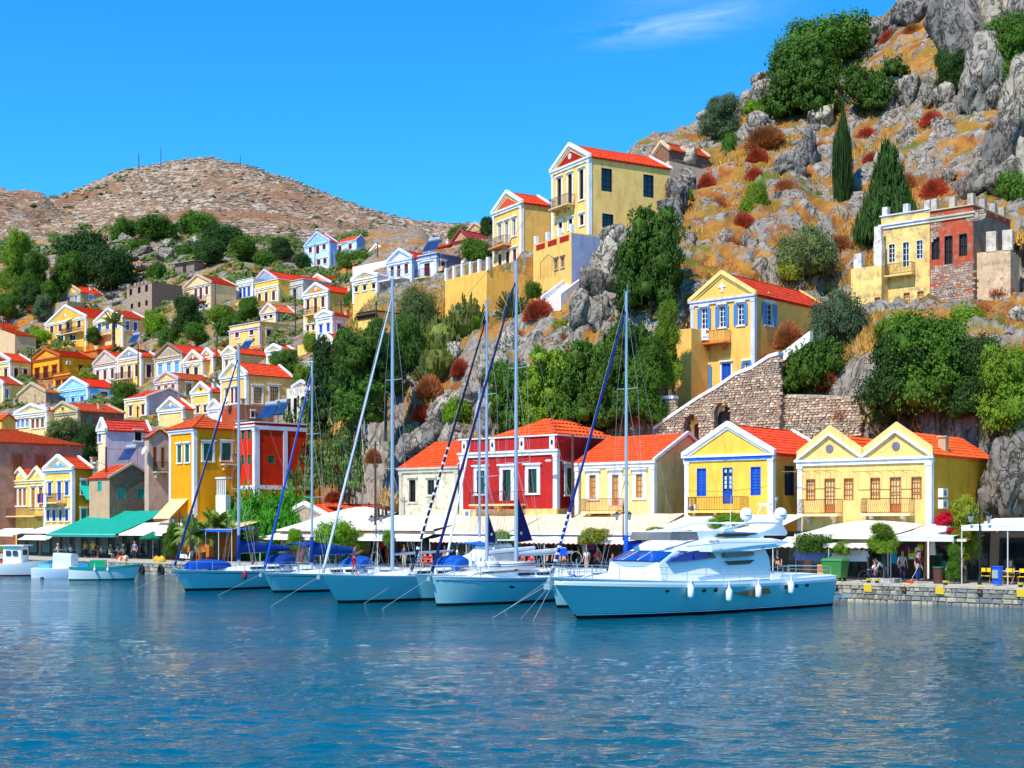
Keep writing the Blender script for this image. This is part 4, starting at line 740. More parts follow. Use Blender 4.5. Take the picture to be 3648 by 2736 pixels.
for _i in range(4):
    _x=.2+(_h['W']-.9)*_i/3; _m=MB().box(_x,-.06,_h['H']+.02,_x+.5,-.004,_h['H']+1.0).build('parapet_post',M('paint',WH),_h['e']); MB().ball((_x+.25,-.06,_h['H']+.5),.12,.03,.22,10,6).build('oval_panel',M('paint',(60,30,60)),_m)
fr('F3','cream house with orange lattice doors under a red tile roof',2050,2330,2440,1640,1546,off=9.2,roof='x',L=8.6,wall=(250,228,150),side=(206,164,90),F=[([2112,2193,2278],1692,1776,24,'i','M')],rc=(238,88,38),tile=True,bal=[(2100,2225,1823,dict(dep=1.1,c=(170,110,60),slab=(250,206,140)))],sur=(240,236,236),surw=.30)
fr('F4','bright yellow house with a white gable, blue band and royal blue shutters',2441,2753,2848,1612,1501,off=9.6,wall=(254,210,84),side=(224,164,34),F=[([2499,2592,2692],1668,1768,36,'uBu','M')],rc=(240,70,40),tile=True,L=9,frieze=(30,110,230),sur=None,S=[([2812],1660,1765,34,'s')],bal=[(2478,2668,1820,dict(dep=1.2,c=(90,66,50),slab=(246,200,110)))],trim=(246,246,250),tymp=None)
fr('F5','golden double-gabled house with white pediments and orange lattice shutters',2843,3317,3539,1622,1512,off=8.6,roof='g2',wall=(252,218,134),side=(236,176,44),pedface=(252,220,140),F=[([2888,3023,3118,3265],1706,1784,37,'i'),([2956,3190],1704,1828,42,'i','D')],S=[],rc=(238,92,36),tile=True,L=10,sur=None,dorm='disc',
  bal=[(2862,3004,1832,dict(dep=.8,kind='belly',c=(78,54,40),slab=(245,225,180))),(3086,3260,1830,dict(dep=.8,kind='belly',c=(78,54,40),slab=(245,225,180)))])
# ---------------------------------------------------------------- vegetation and rock prototypes
rs=np.random.RandomState(11)
def leafmesh(name,blobs,n,ls,clump=10,core=True,elong=1.25,up=0.0,seed=1,cs=.13):
    r_=np.random.RandomState(seed); V=[];F=[]
    B=np.array(blobs,float); vol=(B[:,3]*B[:,4]*B[:,5])**(2/3); pr=vol/vol.sum(); nc=n//clump; bi=r_.choice(len(B),nc,p=pr)
    d=r_.normal(size=(nc,3)); d/=np.linalg.norm(d,axis=1)[:,None]; d[:,2]=np.where(d[:,2]<-.55,-d[:,2],d[:,2]); rad=(r_.uniform(.72,1.10,nc)+(r_.rand(nc)<.12)*.22)[:,None]
    c=B[bi,:3]+d*B[bi,3:6]*rad
    cc=np.repeat(c,clump,0); dd=np.repeat(d,clump,0); m=len(cc); off=r_.normal(size=(m,3))*cs*np.repeat(B[bi,3:6].mean(1),clump)[:,None]*np.array([1,1,.7]); p=cc+off
    nrm=dd+r_.normal(size=(m,3))*.55+np.array([0,0,.25]); nrm/=np.linalg.norm(nrm,axis=1)[:,None]
    t=np.cross(nrm,r_.normal(size=(m,3))); t/=np.linalg.norm(t,axis=1)[:,None]; b=np.cross(nrm,t); t[:,2]+=up; s=ls*r_.uniform(.6,1.3,m)[:,None]
    q=np.stack([p-t*s*elong,p+b*s*.75,p+t*s*elong,p-b*s*.75],1).reshape(-1,3); V=[q]; Fq=[np.arange(m*4).reshape(-1,4)]; base=m*4
    if core:
        mb=MB()
        for x in blobs: mb.ball(x[:3],x[3]*.62,x[4]*.62,x[5]*.62,9,6)
        cv=np.array(mb.v); cv+=cv*0+fbm(cv*3+seed,2)[:,None]*.08; V.append(cv); Fq.append(np.array(mb.f)+base)
    me=bpy.data.meshes.new(name); v=np.concatenate(V); f=np.concatenate(Fq); rr=np.percentile(np.hypot(v[:,0],v[:,1]),98.5); lo,hi=np.percentile(v[:m*4,2],[.7,99.4]); v[:,:2]/=rr; v[:,2]=np.maximum((v[:,2]-lo)/(hi-lo),-.02); return npmesh(name,v,f,M('leaf',(60,110,30)),smooth=False)
def blobs_round(seed,n=9,flat=.8):
    q=random.Random(seed); b=[(0,0,.55,.62,.62,.50)]
    for i in range(n): a=i*2.4+q.random(); rr=q.uniform(.35,.62); z=q.uniform(.30,.95); s=q.uniform(.26,.44); b.append((rr*math.cos(a),rr*math.sin(a),z*flat+.05,s,s,s*.85))
    return b
V_={}
for i in range(4): V_['round%d'%i]=leafmesh('crown',blobs_round(i+3),11000,.026,seed=i)
for i in range(3): V_['bush%d'%i]=leafmesh('crown',[(x,y,max(.1,z*.62-.05),a,b,c*.8) for x,y,z,a,b,c in blobs_round(i+30,8)],8000,.029,seed=i+9)
V_['pine0']=leafmesh('crown',[(x,y,z,a*.8,b*.8,c*.5) for x,y,z,a,b,c in blobs_round(77,16)],12000,.021,clump=16,seed=5,cs=.12)
V_['pine1']=leafmesh('crown',[(x,y,z,a*.8,b*.8,c*.5) for x,y,z,a,b,c in blobs_round(78,18)],12000,.021,clump=16,seed=6,cs=.12)
V_['tam']=leafmesh('crown',blobs_round(55,12),11000,.017,clump=14,elong=2.1,seed=8,cs=.17)
V_['cyp']=leafmesh('crown',[(0.03*math.sin(i*2),.03*math.cos(i*3),.06+i*.095,s_,s_,.11) for i,s_ in enumerate((.22,.34,.42,.46,.46,.42,.36,.28,.18,.10))],5200,.022,clump=8,elong=3,up=1.5,seed=3,cs=.2)
_cf=[]
for i in range(9):
    z=.12+i*.098; rr=.95*(1-i/9.6)
    for k in range(max(1,7-i//2)): a=k*2*math.pi/max(1,7-i//2)+i*.8; _cf.append((rr*.58*math.cos(a),rr*.58*math.sin(a),z,rr*.40+.04,rr*.40+.04,.055))
V_['con']=leafmesh('crown',_cf,9000,.022,clump=8,elong=3,up=.8,seed=4,cs=.2)
def radial(name,n,ln,r0,mat,flat=.75,seed=2,wid=.014,bend=0.):
    r_=np.random.RandomState(seed); d=r_.normal(size=(n,3)); d[:,2]=np.abs(d[:,2])*flat+.05; d/=np.linalg.norm(d,axis=1)[:,None]; L_=ln*r_.uniform(.72,1.05,n)[:,None]
    p1=d*L_; p1[:,2]-=bend*(1-d[:,2]); p0=d*r0*r_.uniform(.2,1,n)[:,None]; s=np.cross(d,r_.normal(size=(n,3))); s/=np.linalg.norm(s,axis=1)[:,None]; s*=wid*r_.uniform(.6,1.5,n)[:,None]
    q=np.stack([p0-s*.7,p0+s*.7,p1+s,p1-s],1).reshape(-1,3); return npmesh(name,q,np.arange(n*4).reshape(-1,4),mat,False)
DRY=M('leaf',(150,74,44))
V_['dry0']=radial('dry_bush',3200,1,.55,DRY,seed=2); V_['dry1']=radial('dry_bush',3200,1,.5,DRY,flat=.6,seed=5)
V_['aga']=radial('leaves',260,1,.05,M('leaf',(90,120,60)),flat=1.2,seed=6,wid=.035,bend=.15)
def euph(seed):
    q=random.Random(seed); m=MB()
    for i in range(150):
        a=q.random()*6.28; t=q.uniform(0,1)**.6; x,y=.8*t*math.cos(a),.8*t*math.sin(a); z0=.1+.55*(1-t*t)*q.random(); h=q.uniform(.2,.36)
        m.tube((x,y,z0),(x+x*.18,y+y*.18,z0+h),.022,.03,n=4); m.tube((x,y,z0+.05),(x+x*.3+.05,y+y*.3,z0+h*.9),.02,.024,n=4)
    m.ball((0,0,.3),.68,.68,.42,8,5); return m.mesh('euphorbia',M('leaf',(120,124,60)))
V_['eup0']=euph(1); V_['eup1']=euph(2)
def cact(seed):
    q=random.Random(seed); m=MB()
    def pad(c,s,a,tl):
        i=len(m.v); n=7; u=Vector((math.cos(a),math.sin(a),0)); w=Vector((-math.sin(a)*math.sin(tl),math.cos(a)*math.sin(tl),math.cos(tl))); nn=u.cross(w)*s*.12
        for sg in(-1,1):
            for k in range(n): t=2*math.pi*k/n; m.v.append(tuple(Vector(c)+u*(s*.62*math.cos(t))+w*(s*(1+math.sin(t)))+nn*sg))
        m.f.append(tuple(range(i,i+n))); m.f.append(tuple(range(i+n,i+2*n)))
        for k in range(n): k2=(k+1)%n; m.f.append((i+k,i+k2,i+n+k2,i+n+k))
        return Vector(c)+w*s*2
    for i in range(46):
        c=Vector((q.uniform(-.8,.8),q.uniform(-.5,.5),q.uniform(0,.55))); a=q.random()*3
        for k in range(3): c=pad(c,q.uniform(.07,.12),a+q.uniform(-.9,.9),q.uniform(-.6,.6))
    return m.mesh('prickly_pear',M('leaf',(96,124,60)))
V_['cac0']=cact(3); V_['cac1']=cact(4)
def palmmesh(seed,n=52,droop=1.0):
    q=random.Random(seed); m=MB()
    for i in range(n):
        a=i*2.4+q.uniform(-.2,.2); el=q.uniform(-.15,1.25); pts=[];L_=q.uniform(.85,1.1)
        for k in range(8): t=k/7; r=L_*t*math.cos(el)*(1-.12*t); z=L_*t*math.sin(el)-droop*.55*t*t*(1.1-.4*el); pts.append(Vector((r*math.cos(a),r*math.sin(a),z)))
        for k in range(7):
            p,p2=pts[k],pts[k+1]; d=(p2-p).normalized(); s=d.cross(Vector((0,0,1))).normalized(); w=.17*math.sin(math.pi*min(1,(k+1.2)/8.4))
            for h in range(3):
                o=p.lerp(p2,h/3)
                for sg in(-1,1): m.quad(o,o+d*.03,o+s*sg*w+d*.09-Vector((0,0,w*.55)),o+s*sg*w*.9+d*.06-Vector((0,0,w*.55)))
            m.tube(p,p2,.009,n=3)
    return m.mesh('fronds',M('leaf',(110,126,60)))
V_['palm0']=palmmesh(1); V_['palm1']=palmmesh(2,26,.7)
tk=MB(); tk.tube((0,0,-.6),(.02,0,.25),.06,.045,7).tube((.02,0,.25),(.18,.05,.6),.04,.02,6).tube((.02,0,.25),(-.15,.1,.65),.035,.02,6).tube((.02,0,.25),(.0,-.16,.6),.03,.02,6); TRUNK=tk.mesh('trunk',M('wood',(92,72,54)))
tk=MB(); 
for i in range(9): tk.tube((0,0,i/9),(0,0,(i+1)/9),.052+.012*(i%2),.06,8)
PTRUNK=tk.mesh('trunk',M('wood',(98,80,60),bump=1))
G=dict(dk=(58,88,34),md=(82,118,34),lt=(122,152,38),ol=(108,122,66),yl=(150,156,42),gr=(98,118,80),py=(78,110,34),by=(124,164,30))
def leafc(c): return M('leaf',G[c] if isinstance(c,str) else c)
def veg(kind,cx,y1,y0,w,c,label,group='trees and shrubs on the slopes',D=None,trunk=None,name=None,cat=None,dz=0,rz=None,zb=None):
    """crown between photo rows y1 (top) and y0 (foot), w wide"""
    D=D or GD(cx,y0)-(1.2 if kind in('round','pine','tam','bush','eup') else .5); p=P(cx,y0,D); s=D/FP; hw=w*s/2*1.06; hh=(y0-y1)*s; rz=R.random()*6 if rz is None else rz
    if zb is not None: p.z=zb
    if kind in('round','pine','tam','bush'):
        me=V_[kind+('' if kind=='tam' else str(R.randrange({'round':4,'pine':2,'bush':3}[kind])))]; sc_=(hw,hw,hh)
        if kind!='bush':
            tr=.16 if trunk is None else trunk
            e=empty(name or 'tree',(p.x,p.y,p.z),rz,label,cat or 'tree',group); nc=max(1,round(hh*(1.06-tr)/(1.15*hw))); ch=hh*(1.06-tr)/(1+.62*(nc-1))
            for q in range(nc): inst('crown',me,e,((.18*hw*math.sin(q*2.1) if q else 0),0,(tr-.06)*hh+q*.62*ch),(0,0,q*1.9),(hw*(1-.10*q),hw*(1-.10*q),ch),mat=leafc(c))
            inst('trunk',TRUNK,e,scl=(max(hw,hh*.5)*.8,max(hw,hh*.5)*.8,hh*.95))
            return e
        e=empty(name or 'bush',(p.x,p.y,p.z),rz,label,cat or 'bush',group); inst('foliage',me,e,(0,0,-.05*hh),scl=sc_,mat=leafc(c)); return e
    if kind in('dry','eup','cac','aga'):
        me=V_[kind+('' if kind=='aga' else str(R.randrange(2)))]; f={'dry':1.15,'eup':1.1,'cac':.9,'aga':1}[kind]; o=inst(name or {'dry':'dry_bush','eup':'euphorbia','cac':'prickly_pear','aga':'agave'}[kind],me,None,(p.x,p.y,p.z-.05),(0,0,rz),(hw/(.82 if kind=='eup' else 1),hw/(.82 if kind=='eup' else 1),hh*f),mat=leafc(c) if c else None,label=label,cat=cat or {'dry':'bush','eup':'shrub','cac':'cactus','aga':'plant'}[kind],group=group); return o
    if kind=='cyp': e=empty('cypress_tree',p,rz,label,'tree',group); inst('crown',V_['cyp'],e,scl=(hw,hw,hh*.98),mat=leafc(c)); inst('trunk',TRUNK,e,scl=(hw*3,hw*3,hh*.2)); return e
    if kind=='con': e=empty('conifer_tree',p,rz,label,'tree',group); inst('crown',V_['con'],e,scl=(hw,hw,hh*.97),mat=leafc(c)); inst('trunk',TRUNK,e,scl=(hw,hw,hh*.4)); return e
    if kind=='palm':
        e=empty('palm_tree',p,rz,label,'palm tree',group); th=hh*(trunk if trunk is not None else .6); inst('crown',V_['palm%d'%R.randrange(2)],e,(0,0,th),scl=(hw,hw,(hh-th)*1.15),mat=leafc(c)); inst('trunk',PTRUNK,e,scl=(hw*1.5,hw*1.5,th+.05)); return e
LMK=[(670,935,'the stone hut'),(545,1050,'the stone ruin'),(700,800,'the widest knoll tree'),(440,820,'the leftmost knoll bush'),(500,870,'the bright knoll shrub'),(290,1050,'the small beige stone house'),(740,900,'the dark round knoll tree'),(600,960,'the light green knoll bush'),(3002,560,'the cypress'),(3165,690,'the dark conifer'),(2870,330,'the largest hill pine'),(2563,430,'the round skyline tree'),(3115,320,'the pine over the split rocks'),(3390,260,'the summit tree'),(3300,880,'the half-ruined houses'),(2620,1100,'the for-sale house'),(2885,900,'the wild olive'),(3000,1140,'the round olive'),(3330,1330,'the biggest green tree'),(2880,1480,'the terrace wall'),(2230,640,'the tallest yellow house'),(2150,1000,'the rock pillar'),(1660,1110,'the candelabra bushes'),(1560,1600,'the lean-to roof'),(2060,1380,'the crimson house thicket'),(1450,1400,'the thickest pale mast'),(2450,650,'the cream annex'),(3560,640,'the right-hand cliff'),(1280,1650,'the silver furled sail')]
def where(px,py):
    x,y,n=min(LMK,key=lambda l:math.hypot(px-l[0],py-l[1])); dx,dy=px-x,py-y; near='close ' if math.hypot(dx,dy)<130 else ''
    h='right' if dx>0 else 'left'; v='below' if dy>0 else 'above'
    if abs(dx)>2*abs(dy): return near+h+' of '+n
    if abs(dy)>2*abs(dx): return near+v+' '+n
    return near+v+' and '+h+' of '+n
def make_vegetation():
    HG='trees on the left hillside'; KG='trees on the boulder knoll'; RG='trees on the rocky hill'; CG='trees at the foot of the cliff'; 
    T=[('round',2563,345,520,150,'gr','dark round tree on the skyline left of the rocks above the stone house',RG),
    ('round',2950,60,250,300,'md','topmost broad green tree on the rocky skyline',RG),('round',2868,140,330,250,'md','green tree on the skyline just below the topmost one',RG),
    ('pine',2870,225,440,290,'py','large olive-green pine, biggest in the middle of the rocky hill',RG),('bush',2725,352,440,150,'by','bright green shrub between rocks left of the big pine',RG),
    ('pine',3115,225,420,230,'py','green pine leaning over the split grey rocks',RG),('round',3390,170,362,120,'dk','dark narrow tree wedged under the summit rocks',RG),
    ('round',3600,50,370,190,'md','leafy green tree cut by the right edge, near the top',RG),('bush',3610,600,722,140,'md','green bush cut by the right edge above the ruined house',RG),
    ('cyp',3002,385,745,74,'dk','tall slim cypress standing alone on the dry slope',RG),('con',3165,510,880,235,'dk','dark conifer behind the white battlements',RG),
    ('tam',2885,800,1010,230,'ol','grey-green wild olive above the roof of the for-sale house',RG),('bush',2805,920,1000,100,'yl','yellow-green shrub beside the roof of the for-sale house',RG),
    ('pine',2315,745,1130,265,'py','big dark pine filling the gap right of the rock pillar',CG),('pine',2235,880,1130,110,'dk','dark lower pine growing against the rock pillar',CG),
    ('round',2375,1070,1420,115,'lt','yellow-green tree hugging the left wall of the for-sale house',CG),
    ('pine',1835,1290,1580,220,'md','leftmost green tree of the thicket above the crimson house',CG),('pine',1960,1245,1570,250,'lt','light green pine in the thicket over the crimson house roof',CG),
    ('pine',2090,1215,1560,280,'py','widest dark green pine in the thicket over the crimson house',CG),('pine',2215,1150,1540,240,'py','tall dark pine of the thicket, left of the blue furled sail',CG),('round',2300,1200,1540,170,'md','shady tree at the right end of the thicket',CG),
    ('tam',3000,1030,1250,220,'gr','round grey-green olive right of the for-sale house',RG),('bush',2885,1200,1395,240,'md','bright green bush behind the old stone stairs wall',RG),
    ('round',3200,1170,1540,290,'dk','dark spreading tree below the pale flaking house',RG),('round',3345,1120,1530,320,'md','biggest green tree below the half-ruined houses',RG),('round',3480,1190,1510,230,'dk','green tree right of the biggest one below the ruins',RG),
    ('bush',3210,1105,1215,180,'lt','light green bush at the foot of the pale flaking house',RG),('bush',3440,1080,1185,150,'lt','light green bush with yellow blossom below the red plaster house',RG),('round',3600,1230,1590,240,'lt','yellow-green tree at the right edge behind the big rock',RG),
    ('pine',1180,1200,1530,200,'dk','left dark tree of the clump beside the white tower',HG),('pine',1280,1165,1540,220,'py','tallest dark tree right of the lavender-windowed house',HG),('pine',1375,1180,1430,170,'dk','dark tree just left of the thickest mast',HG),
    ('tam',1480,1015,1240,170,'ol','feathery olive-green tamarisk under the broken cream house',HG),('round',1450,1120,1330,130,'md','green tree between the tamarisk and the mast',HG),
    ('round',1010,1245,1360,110,'md','green tree below the pink-pedimented house',HG),('bush',1085,1290,1400,90,'lt','light bush beside the tower-like white house',HG),
    ('round',1005,848,935,80,'dk','single round umbrella tree left of the pale blue house',KG),
    ('round',300,820,1010,210,'dk','big dark tree left of the boulder knoll',KG),('round',395,880,1040,170,'dk','dark tree on the slope under the knoll boulders',KG),('round',240,900,1060,120,'md','green tree left of the big dark one',KG),
    ('round',440,778,865,95,'md','leftmost bush-like tree on top of the knoll',KG),('round',560,765,860,150,'md','green tree in the middle of the knoll top',KG),('round',700,755,850,150,'md','widest tree on the knoll top',KG),
    ('round',790,800,900,150,'dk','dark tree on the right shoulder of the knoll',KG),('round',870,845,935,120,'md','umbrella-shaped tree right of the knoll boulders',KG),('round',740,850,950,110,'dk','dark round tree right of the knoll boulders',KG),
    ('bush',500,850,890,70,'md','bright shrub between the knoll boulders',KG),('bush',560,930,995,80,'md','light green bush under the knoll boulders',KG),('round',655,870,930,70,'md','small tree on the knoll slope above the stone hut',KG),('bush',940,890,945,90,'md','shrub below the umbrella tree',KG),
    ('round',55,820,1080,110,'lt','tall thin pale tree at the left edge',HG),('round',130,900,1090,110,'md','green tree between the pale thin tree and the big dark one',HG),('round',115,1000,1110,90,'dk','dark little tree over the orange slope',HG),('round',180,1000,1100,70,'md','small green tree left of the beige stone house',HG),
    ('tam',20,1040,1140,90,'md','green tree at the left edge above the worn orange roof',HG),('round',150,1050,1150,70,'gr','tree left of the beige stone house terrace',HG),
    ('round',668,1045,1200,100,'dk','dark tall bushy tree below the stone ruin',HG),('bush',560,1110,1190,95,'by','bright green bush left of the dark tall tree',HG),('bush',605,1160,1235,90,'md','rounded bush above the bare grey pediment',HG),('round',700,1150,1235,100,'md','green tree right of the rounded bush',HG),
    ('round',880,1055,1150,85,'md','green tree left of the parapet house',HG),('bush',790,1085,1150,100,'lt','light green shrub below the cream red-door house',HG),('bush',820,1120,1190,100,'md','shrub at the end of the roof terrace',HG),
    ('round',335,1165,1235,60,'md','small pointed tree between the awning house and the palm',HG),('bush',305,1320,1360,80,'yl','yellow-green shrub behind the deep ochre house',HG),('bush',145,1170,1215,80,'by','bright vine bush left of the awning house',HG),
    ('round',440,1360,1470,105,'md','leafy tree right of the sky blue house',HG),('tam',235,1480,1640,150,'ol','willowy tree in front of the plastered stone house',HG),('round',310,1510,1650,80,'dk','darker tree beside the willowy one',HG),
    ('round',1235,890,965,90,'md','tree in front of the square pale blue wing',HG),('bush',1290,895,930,60,'md','shrub right of the square pale blue wing',HG),('round',1080,900,960,60,'dk','dark tree left of the pale blue house',HG),
    ('round',1650,830,900,110,'md','green tree in front of the wine red roof',HG),('round',1700,850,960,120,'md','green tree left of the second tall house',HG),('round',1735,770,850,60,'dk','tree peeping beside the second tall house gable',HG),('bush',1640,800,850,90,'md','shrub on the skyline near the wine red roof',HG),
    ('bush',1260,1030,1090,70,'md','shrub behind the plain dark red pediment house',HG),('bush',1340,1130,1190,80,'md','shrub under the low yellow block',HG),('bush',1110,1180,1250,60,'lt','shrub beside the lavender-windowed house wall',HG),
    ('eup',1660,1040,1190,140,(120,126,58),'large grey-green candelabra bush against the long yellow wall',CG),('eup',1570,1120,1260,120,(124,132,60),'candelabra bush below the long yellow wall',CG),('eup',1555,1210,1340,110,(130,138,60),'candelabra bush hanging over the pale rocks',CG),('eup',1520,1290,1360,90,(128,140,64),'small candelabra bush between the rocks and the mast',CG),
    ('bush',1690,1110,1180,70,'by','fresh green bush right of the candelabra bushes',CG),('round',1762,975,1060,60,'dk','little dark tree in front of the terrace railing',CG),('aga',1830,1025,1130,150,(112,124,66),'spiky agave-like palm below the terrace gate',CG),('bush',1900,1000,1060,60,'md','green bush left of the white steps',CG),
    ('bush',1630,1410,1500,110,'by','fresh green bush on the bare rock above the lean-to roof',CG),('bush',2005,1130,1190,70,'yl','yellow-green bush at the foot of the rock pillar',CG),
    ('bush',2330,920,1010,90,'md','green scrub beside the tallest yellow house',CG),
    ('bush',2440,330+330,720,60,'lt','green scrub at the corner of the cream annex',RG),('bush',2690,1440,1490,90,'gr','round grey-green tuft on the terraced wall',CG),
    ('bush',2600,470,560,80,'md','green shrub left of the skyline rocks',RG),('bush',2700,640,740,80,'lt','pale green shrub in the dry grass',RG),('bush',2660,700,770,60,'lt','pale green tuft beside the crag',RG)]
    for i,(k,cx,y1,y0,w_,c,lab,g) in enumerate(T): veg(k,cx,y1,y0,w_,c,lab,g)
    RB_=[(1920,1070,1150,115,0),(2730,455,540,150,1),(2700,530,590,90,0),(3170,110,165,80,0),(3250,90,140,80,1),(3320,400,455,90,0),(3440,355,420,80,0),(3090,455,500,80,0),(2920,510,560,80,1),(3110,545,590,80,0),(3330,640,720,110,0),(2650,760,830,90,0),(2600,840,880,80,1),(3060,190,230,70,1),(3140,570,620,60,1),(3230,620,680,80,1),(2800,640,700,100,1),(2690,600,650,80,0),
      (2830,1340,1400,90,1),(2950,1320,1400,120,0),(2810,1150,1240,110,1),(2740,1260,1310,80,0),(2870,1420,1480,110,0),(3010,1440,1500,120,1),(2760,1440,1500,70,0),(2930,1450,1500,100,0),(2310,1450,1510,110,0),(1170+360,1340,1420,100,1),(1500,1440,1500,70,0),(1640,1280,1340,70,0),(1190,1750,1790,70,0),(3540,440,500,80,1),(3550,520,620,110,0),(3500,1080,1150,90,1),(3560,1010,1060,110,1),(3400,1180,1230,80,1),(1850,1180,1240,80,1),(2010,1190,1250,70,1),(2300,1055,1090,50,0),(2990,840,900,100,1),(3080,1090,1130,90,1),(2560,700,760,70,1),(2520,620,680,70,0),(3420,680,730,80,1),(130,1060,1110,70,1),(420,1235,1262,50,1),(1450,1250,1310,60,1),(1330,1600,1650,60,1)]
    for i,(cx,y1,y0,w_,k) in enumerate(RB_): veg('dry',cx,y1,y0,w_,[(204,92,62),(196,124,72)][k],['rust-red dry bush ','tawny brown dry bush '][k]+where(cx,y0),['rust-red bushes','tawny bushes'][k])
    for i in range(30):
        cx,y0=1035+(i%5)*52+(i//5%2)*25+R.uniform(-12,12),1480+(i//5)*52+R.uniform(-12,12); veg('cac',cx,y0-75,y0,105,[(104,132,64),(86,112,58),(120,146,72)][i%3],'prickly pear clump, %s row of the thicket by the scarlet block, %s'%(('top','second','third','fourth','fifth','lowest')[i//5],('far left','left','middle','right','far right')[i%5]),'prickly pears on the crag')
    veg('cac',1475,1510,1560,80,(70,110,70),'small prickly pear clump on the smooth grey rock','prickly pears on the crag')
    veg('palm',405,1095,1240,125,(120,128,62),'date palm with a thick trunk in front of the cream house',HG,trunk=.62,D=H['a3']['D']-6)
    veg('palm',770,1640,1850,190,(150,168,66),'palm with arching fronds before the scarlet block','palms by the quay cafes',D=128,trunk=.6,zb=1.1)
    veg('palm',690,1720,1900,190,(138,158,72),'big drooping palm left of the white balcony pillar','palms by the quay cafes',D=127,trunk=.55,zb=1.1)
    veg('palm',680,1800,1990,110,(140,160,84),'small palm behind the three-armed street lamp','palms by the quay cafes',D=125.5,trunk=.5,zb=1.1)
    veg('palm',900,1830,1990,130,(96,120,60),'palm in the shade under the green hedge','palms by the quay cafes',D=117,trunk=.5,zb=1.1)
def rockmesh(seed,n=4,planes=24,el=1.3,crack=.11):
    q=np.random.RandomState(seed); import bmesh
    bm=bmesh.new(); bmesh.ops.create_icosphere(bm,subdivisions=n,radius=1); V=np.array([v.co[:] for v in bm.verts]); F=np.array([[v.index for v in f.verts] for f in bm.faces]); bm.free()
    nr_=q.normal(size=(planes,3)); nr_/=np.linalg.norm(nr_,axis=1)[:,None]; hh=q.uniform(.5,.98,planes); d=V@nr_.T; r=np.where(d>.05,hh/np.maximum(d,.05),9).min(1); r=np.minimum(r,1.3)
    V=V*r[:,None]; nz_=rid(V*np.array([1.6,1.6,.8])+seed*7,4); cr=np.abs(pn(V*np.array([2.2,2.2,.9])+seed)); V=V*(1+.10*nz_-crack*2.2*np.exp(-(cr/.05)**2)+.05*fbm(V*5+seed,3))[:,None]; V[:,2]*=el
    return npmesh('boulder',V,F,M('rock',(170,160,148)),smooth=False)
RK=[rockmesh(i,4 if i<6 else 3,el=[1.3,1.0,1.6,.8,1.2,1.9,.7,1.1,.9][i]) for i in range(9)]
RM=[M('rock',(160,149,136)),M('rock',(138,130,122),c2=(98,86,78)),M('rock',(180,168,150),c2=(140,120,100))]
def boulder(px,y1,y0,w,par=None,D=None,lab=None,grp=None,tilt=0,k=None,sink=.12,name='boulder',m=None):
    D=D or GD(px,y0); s=D/FP; hh=(y0-y1)*s/2*1.12; me=RK[R.randrange(6) if k is None else k]; e=max(abs(v.co.z) for v in me.vertices) if False else 1
    zc=P(px,(y0+y1)/2,D); hw=w*s/2
    o=inst(name,me,par,zc,(R.uniform(-.12,.12)+0,tilt,R.random()*6.3),(hw,hw*1.0,hh/[1.3,1.0,1.6,.8,1.2,1.9,.7,1.1,.9][RK.index(me)]),mat=m or R.choice(RM)); 
    if lab: tag(o,lab,'rock',grp)
    return o
def outcrop(label,items,name='rock_outcrop'):
    """one crag made of several boulders, each its own child"""
    x0,y0=items[0][0],max(i[2] for i in items); e=empty(name,GP(x0,y0),0,label,'rock','crags of the rocky hill'); e0=e.location.copy()
    for it in items:
        px,y1,yb,w=it[:4]; D=GD(px,yb)+(it[4] if len(it)>4 else 0); tl=it[5] if len(it)>5 else 0; o=boulder(px,y1,yb,w,None,D=D,tilt=tl); o.location=o.location-e0; o.parent=e
    return e
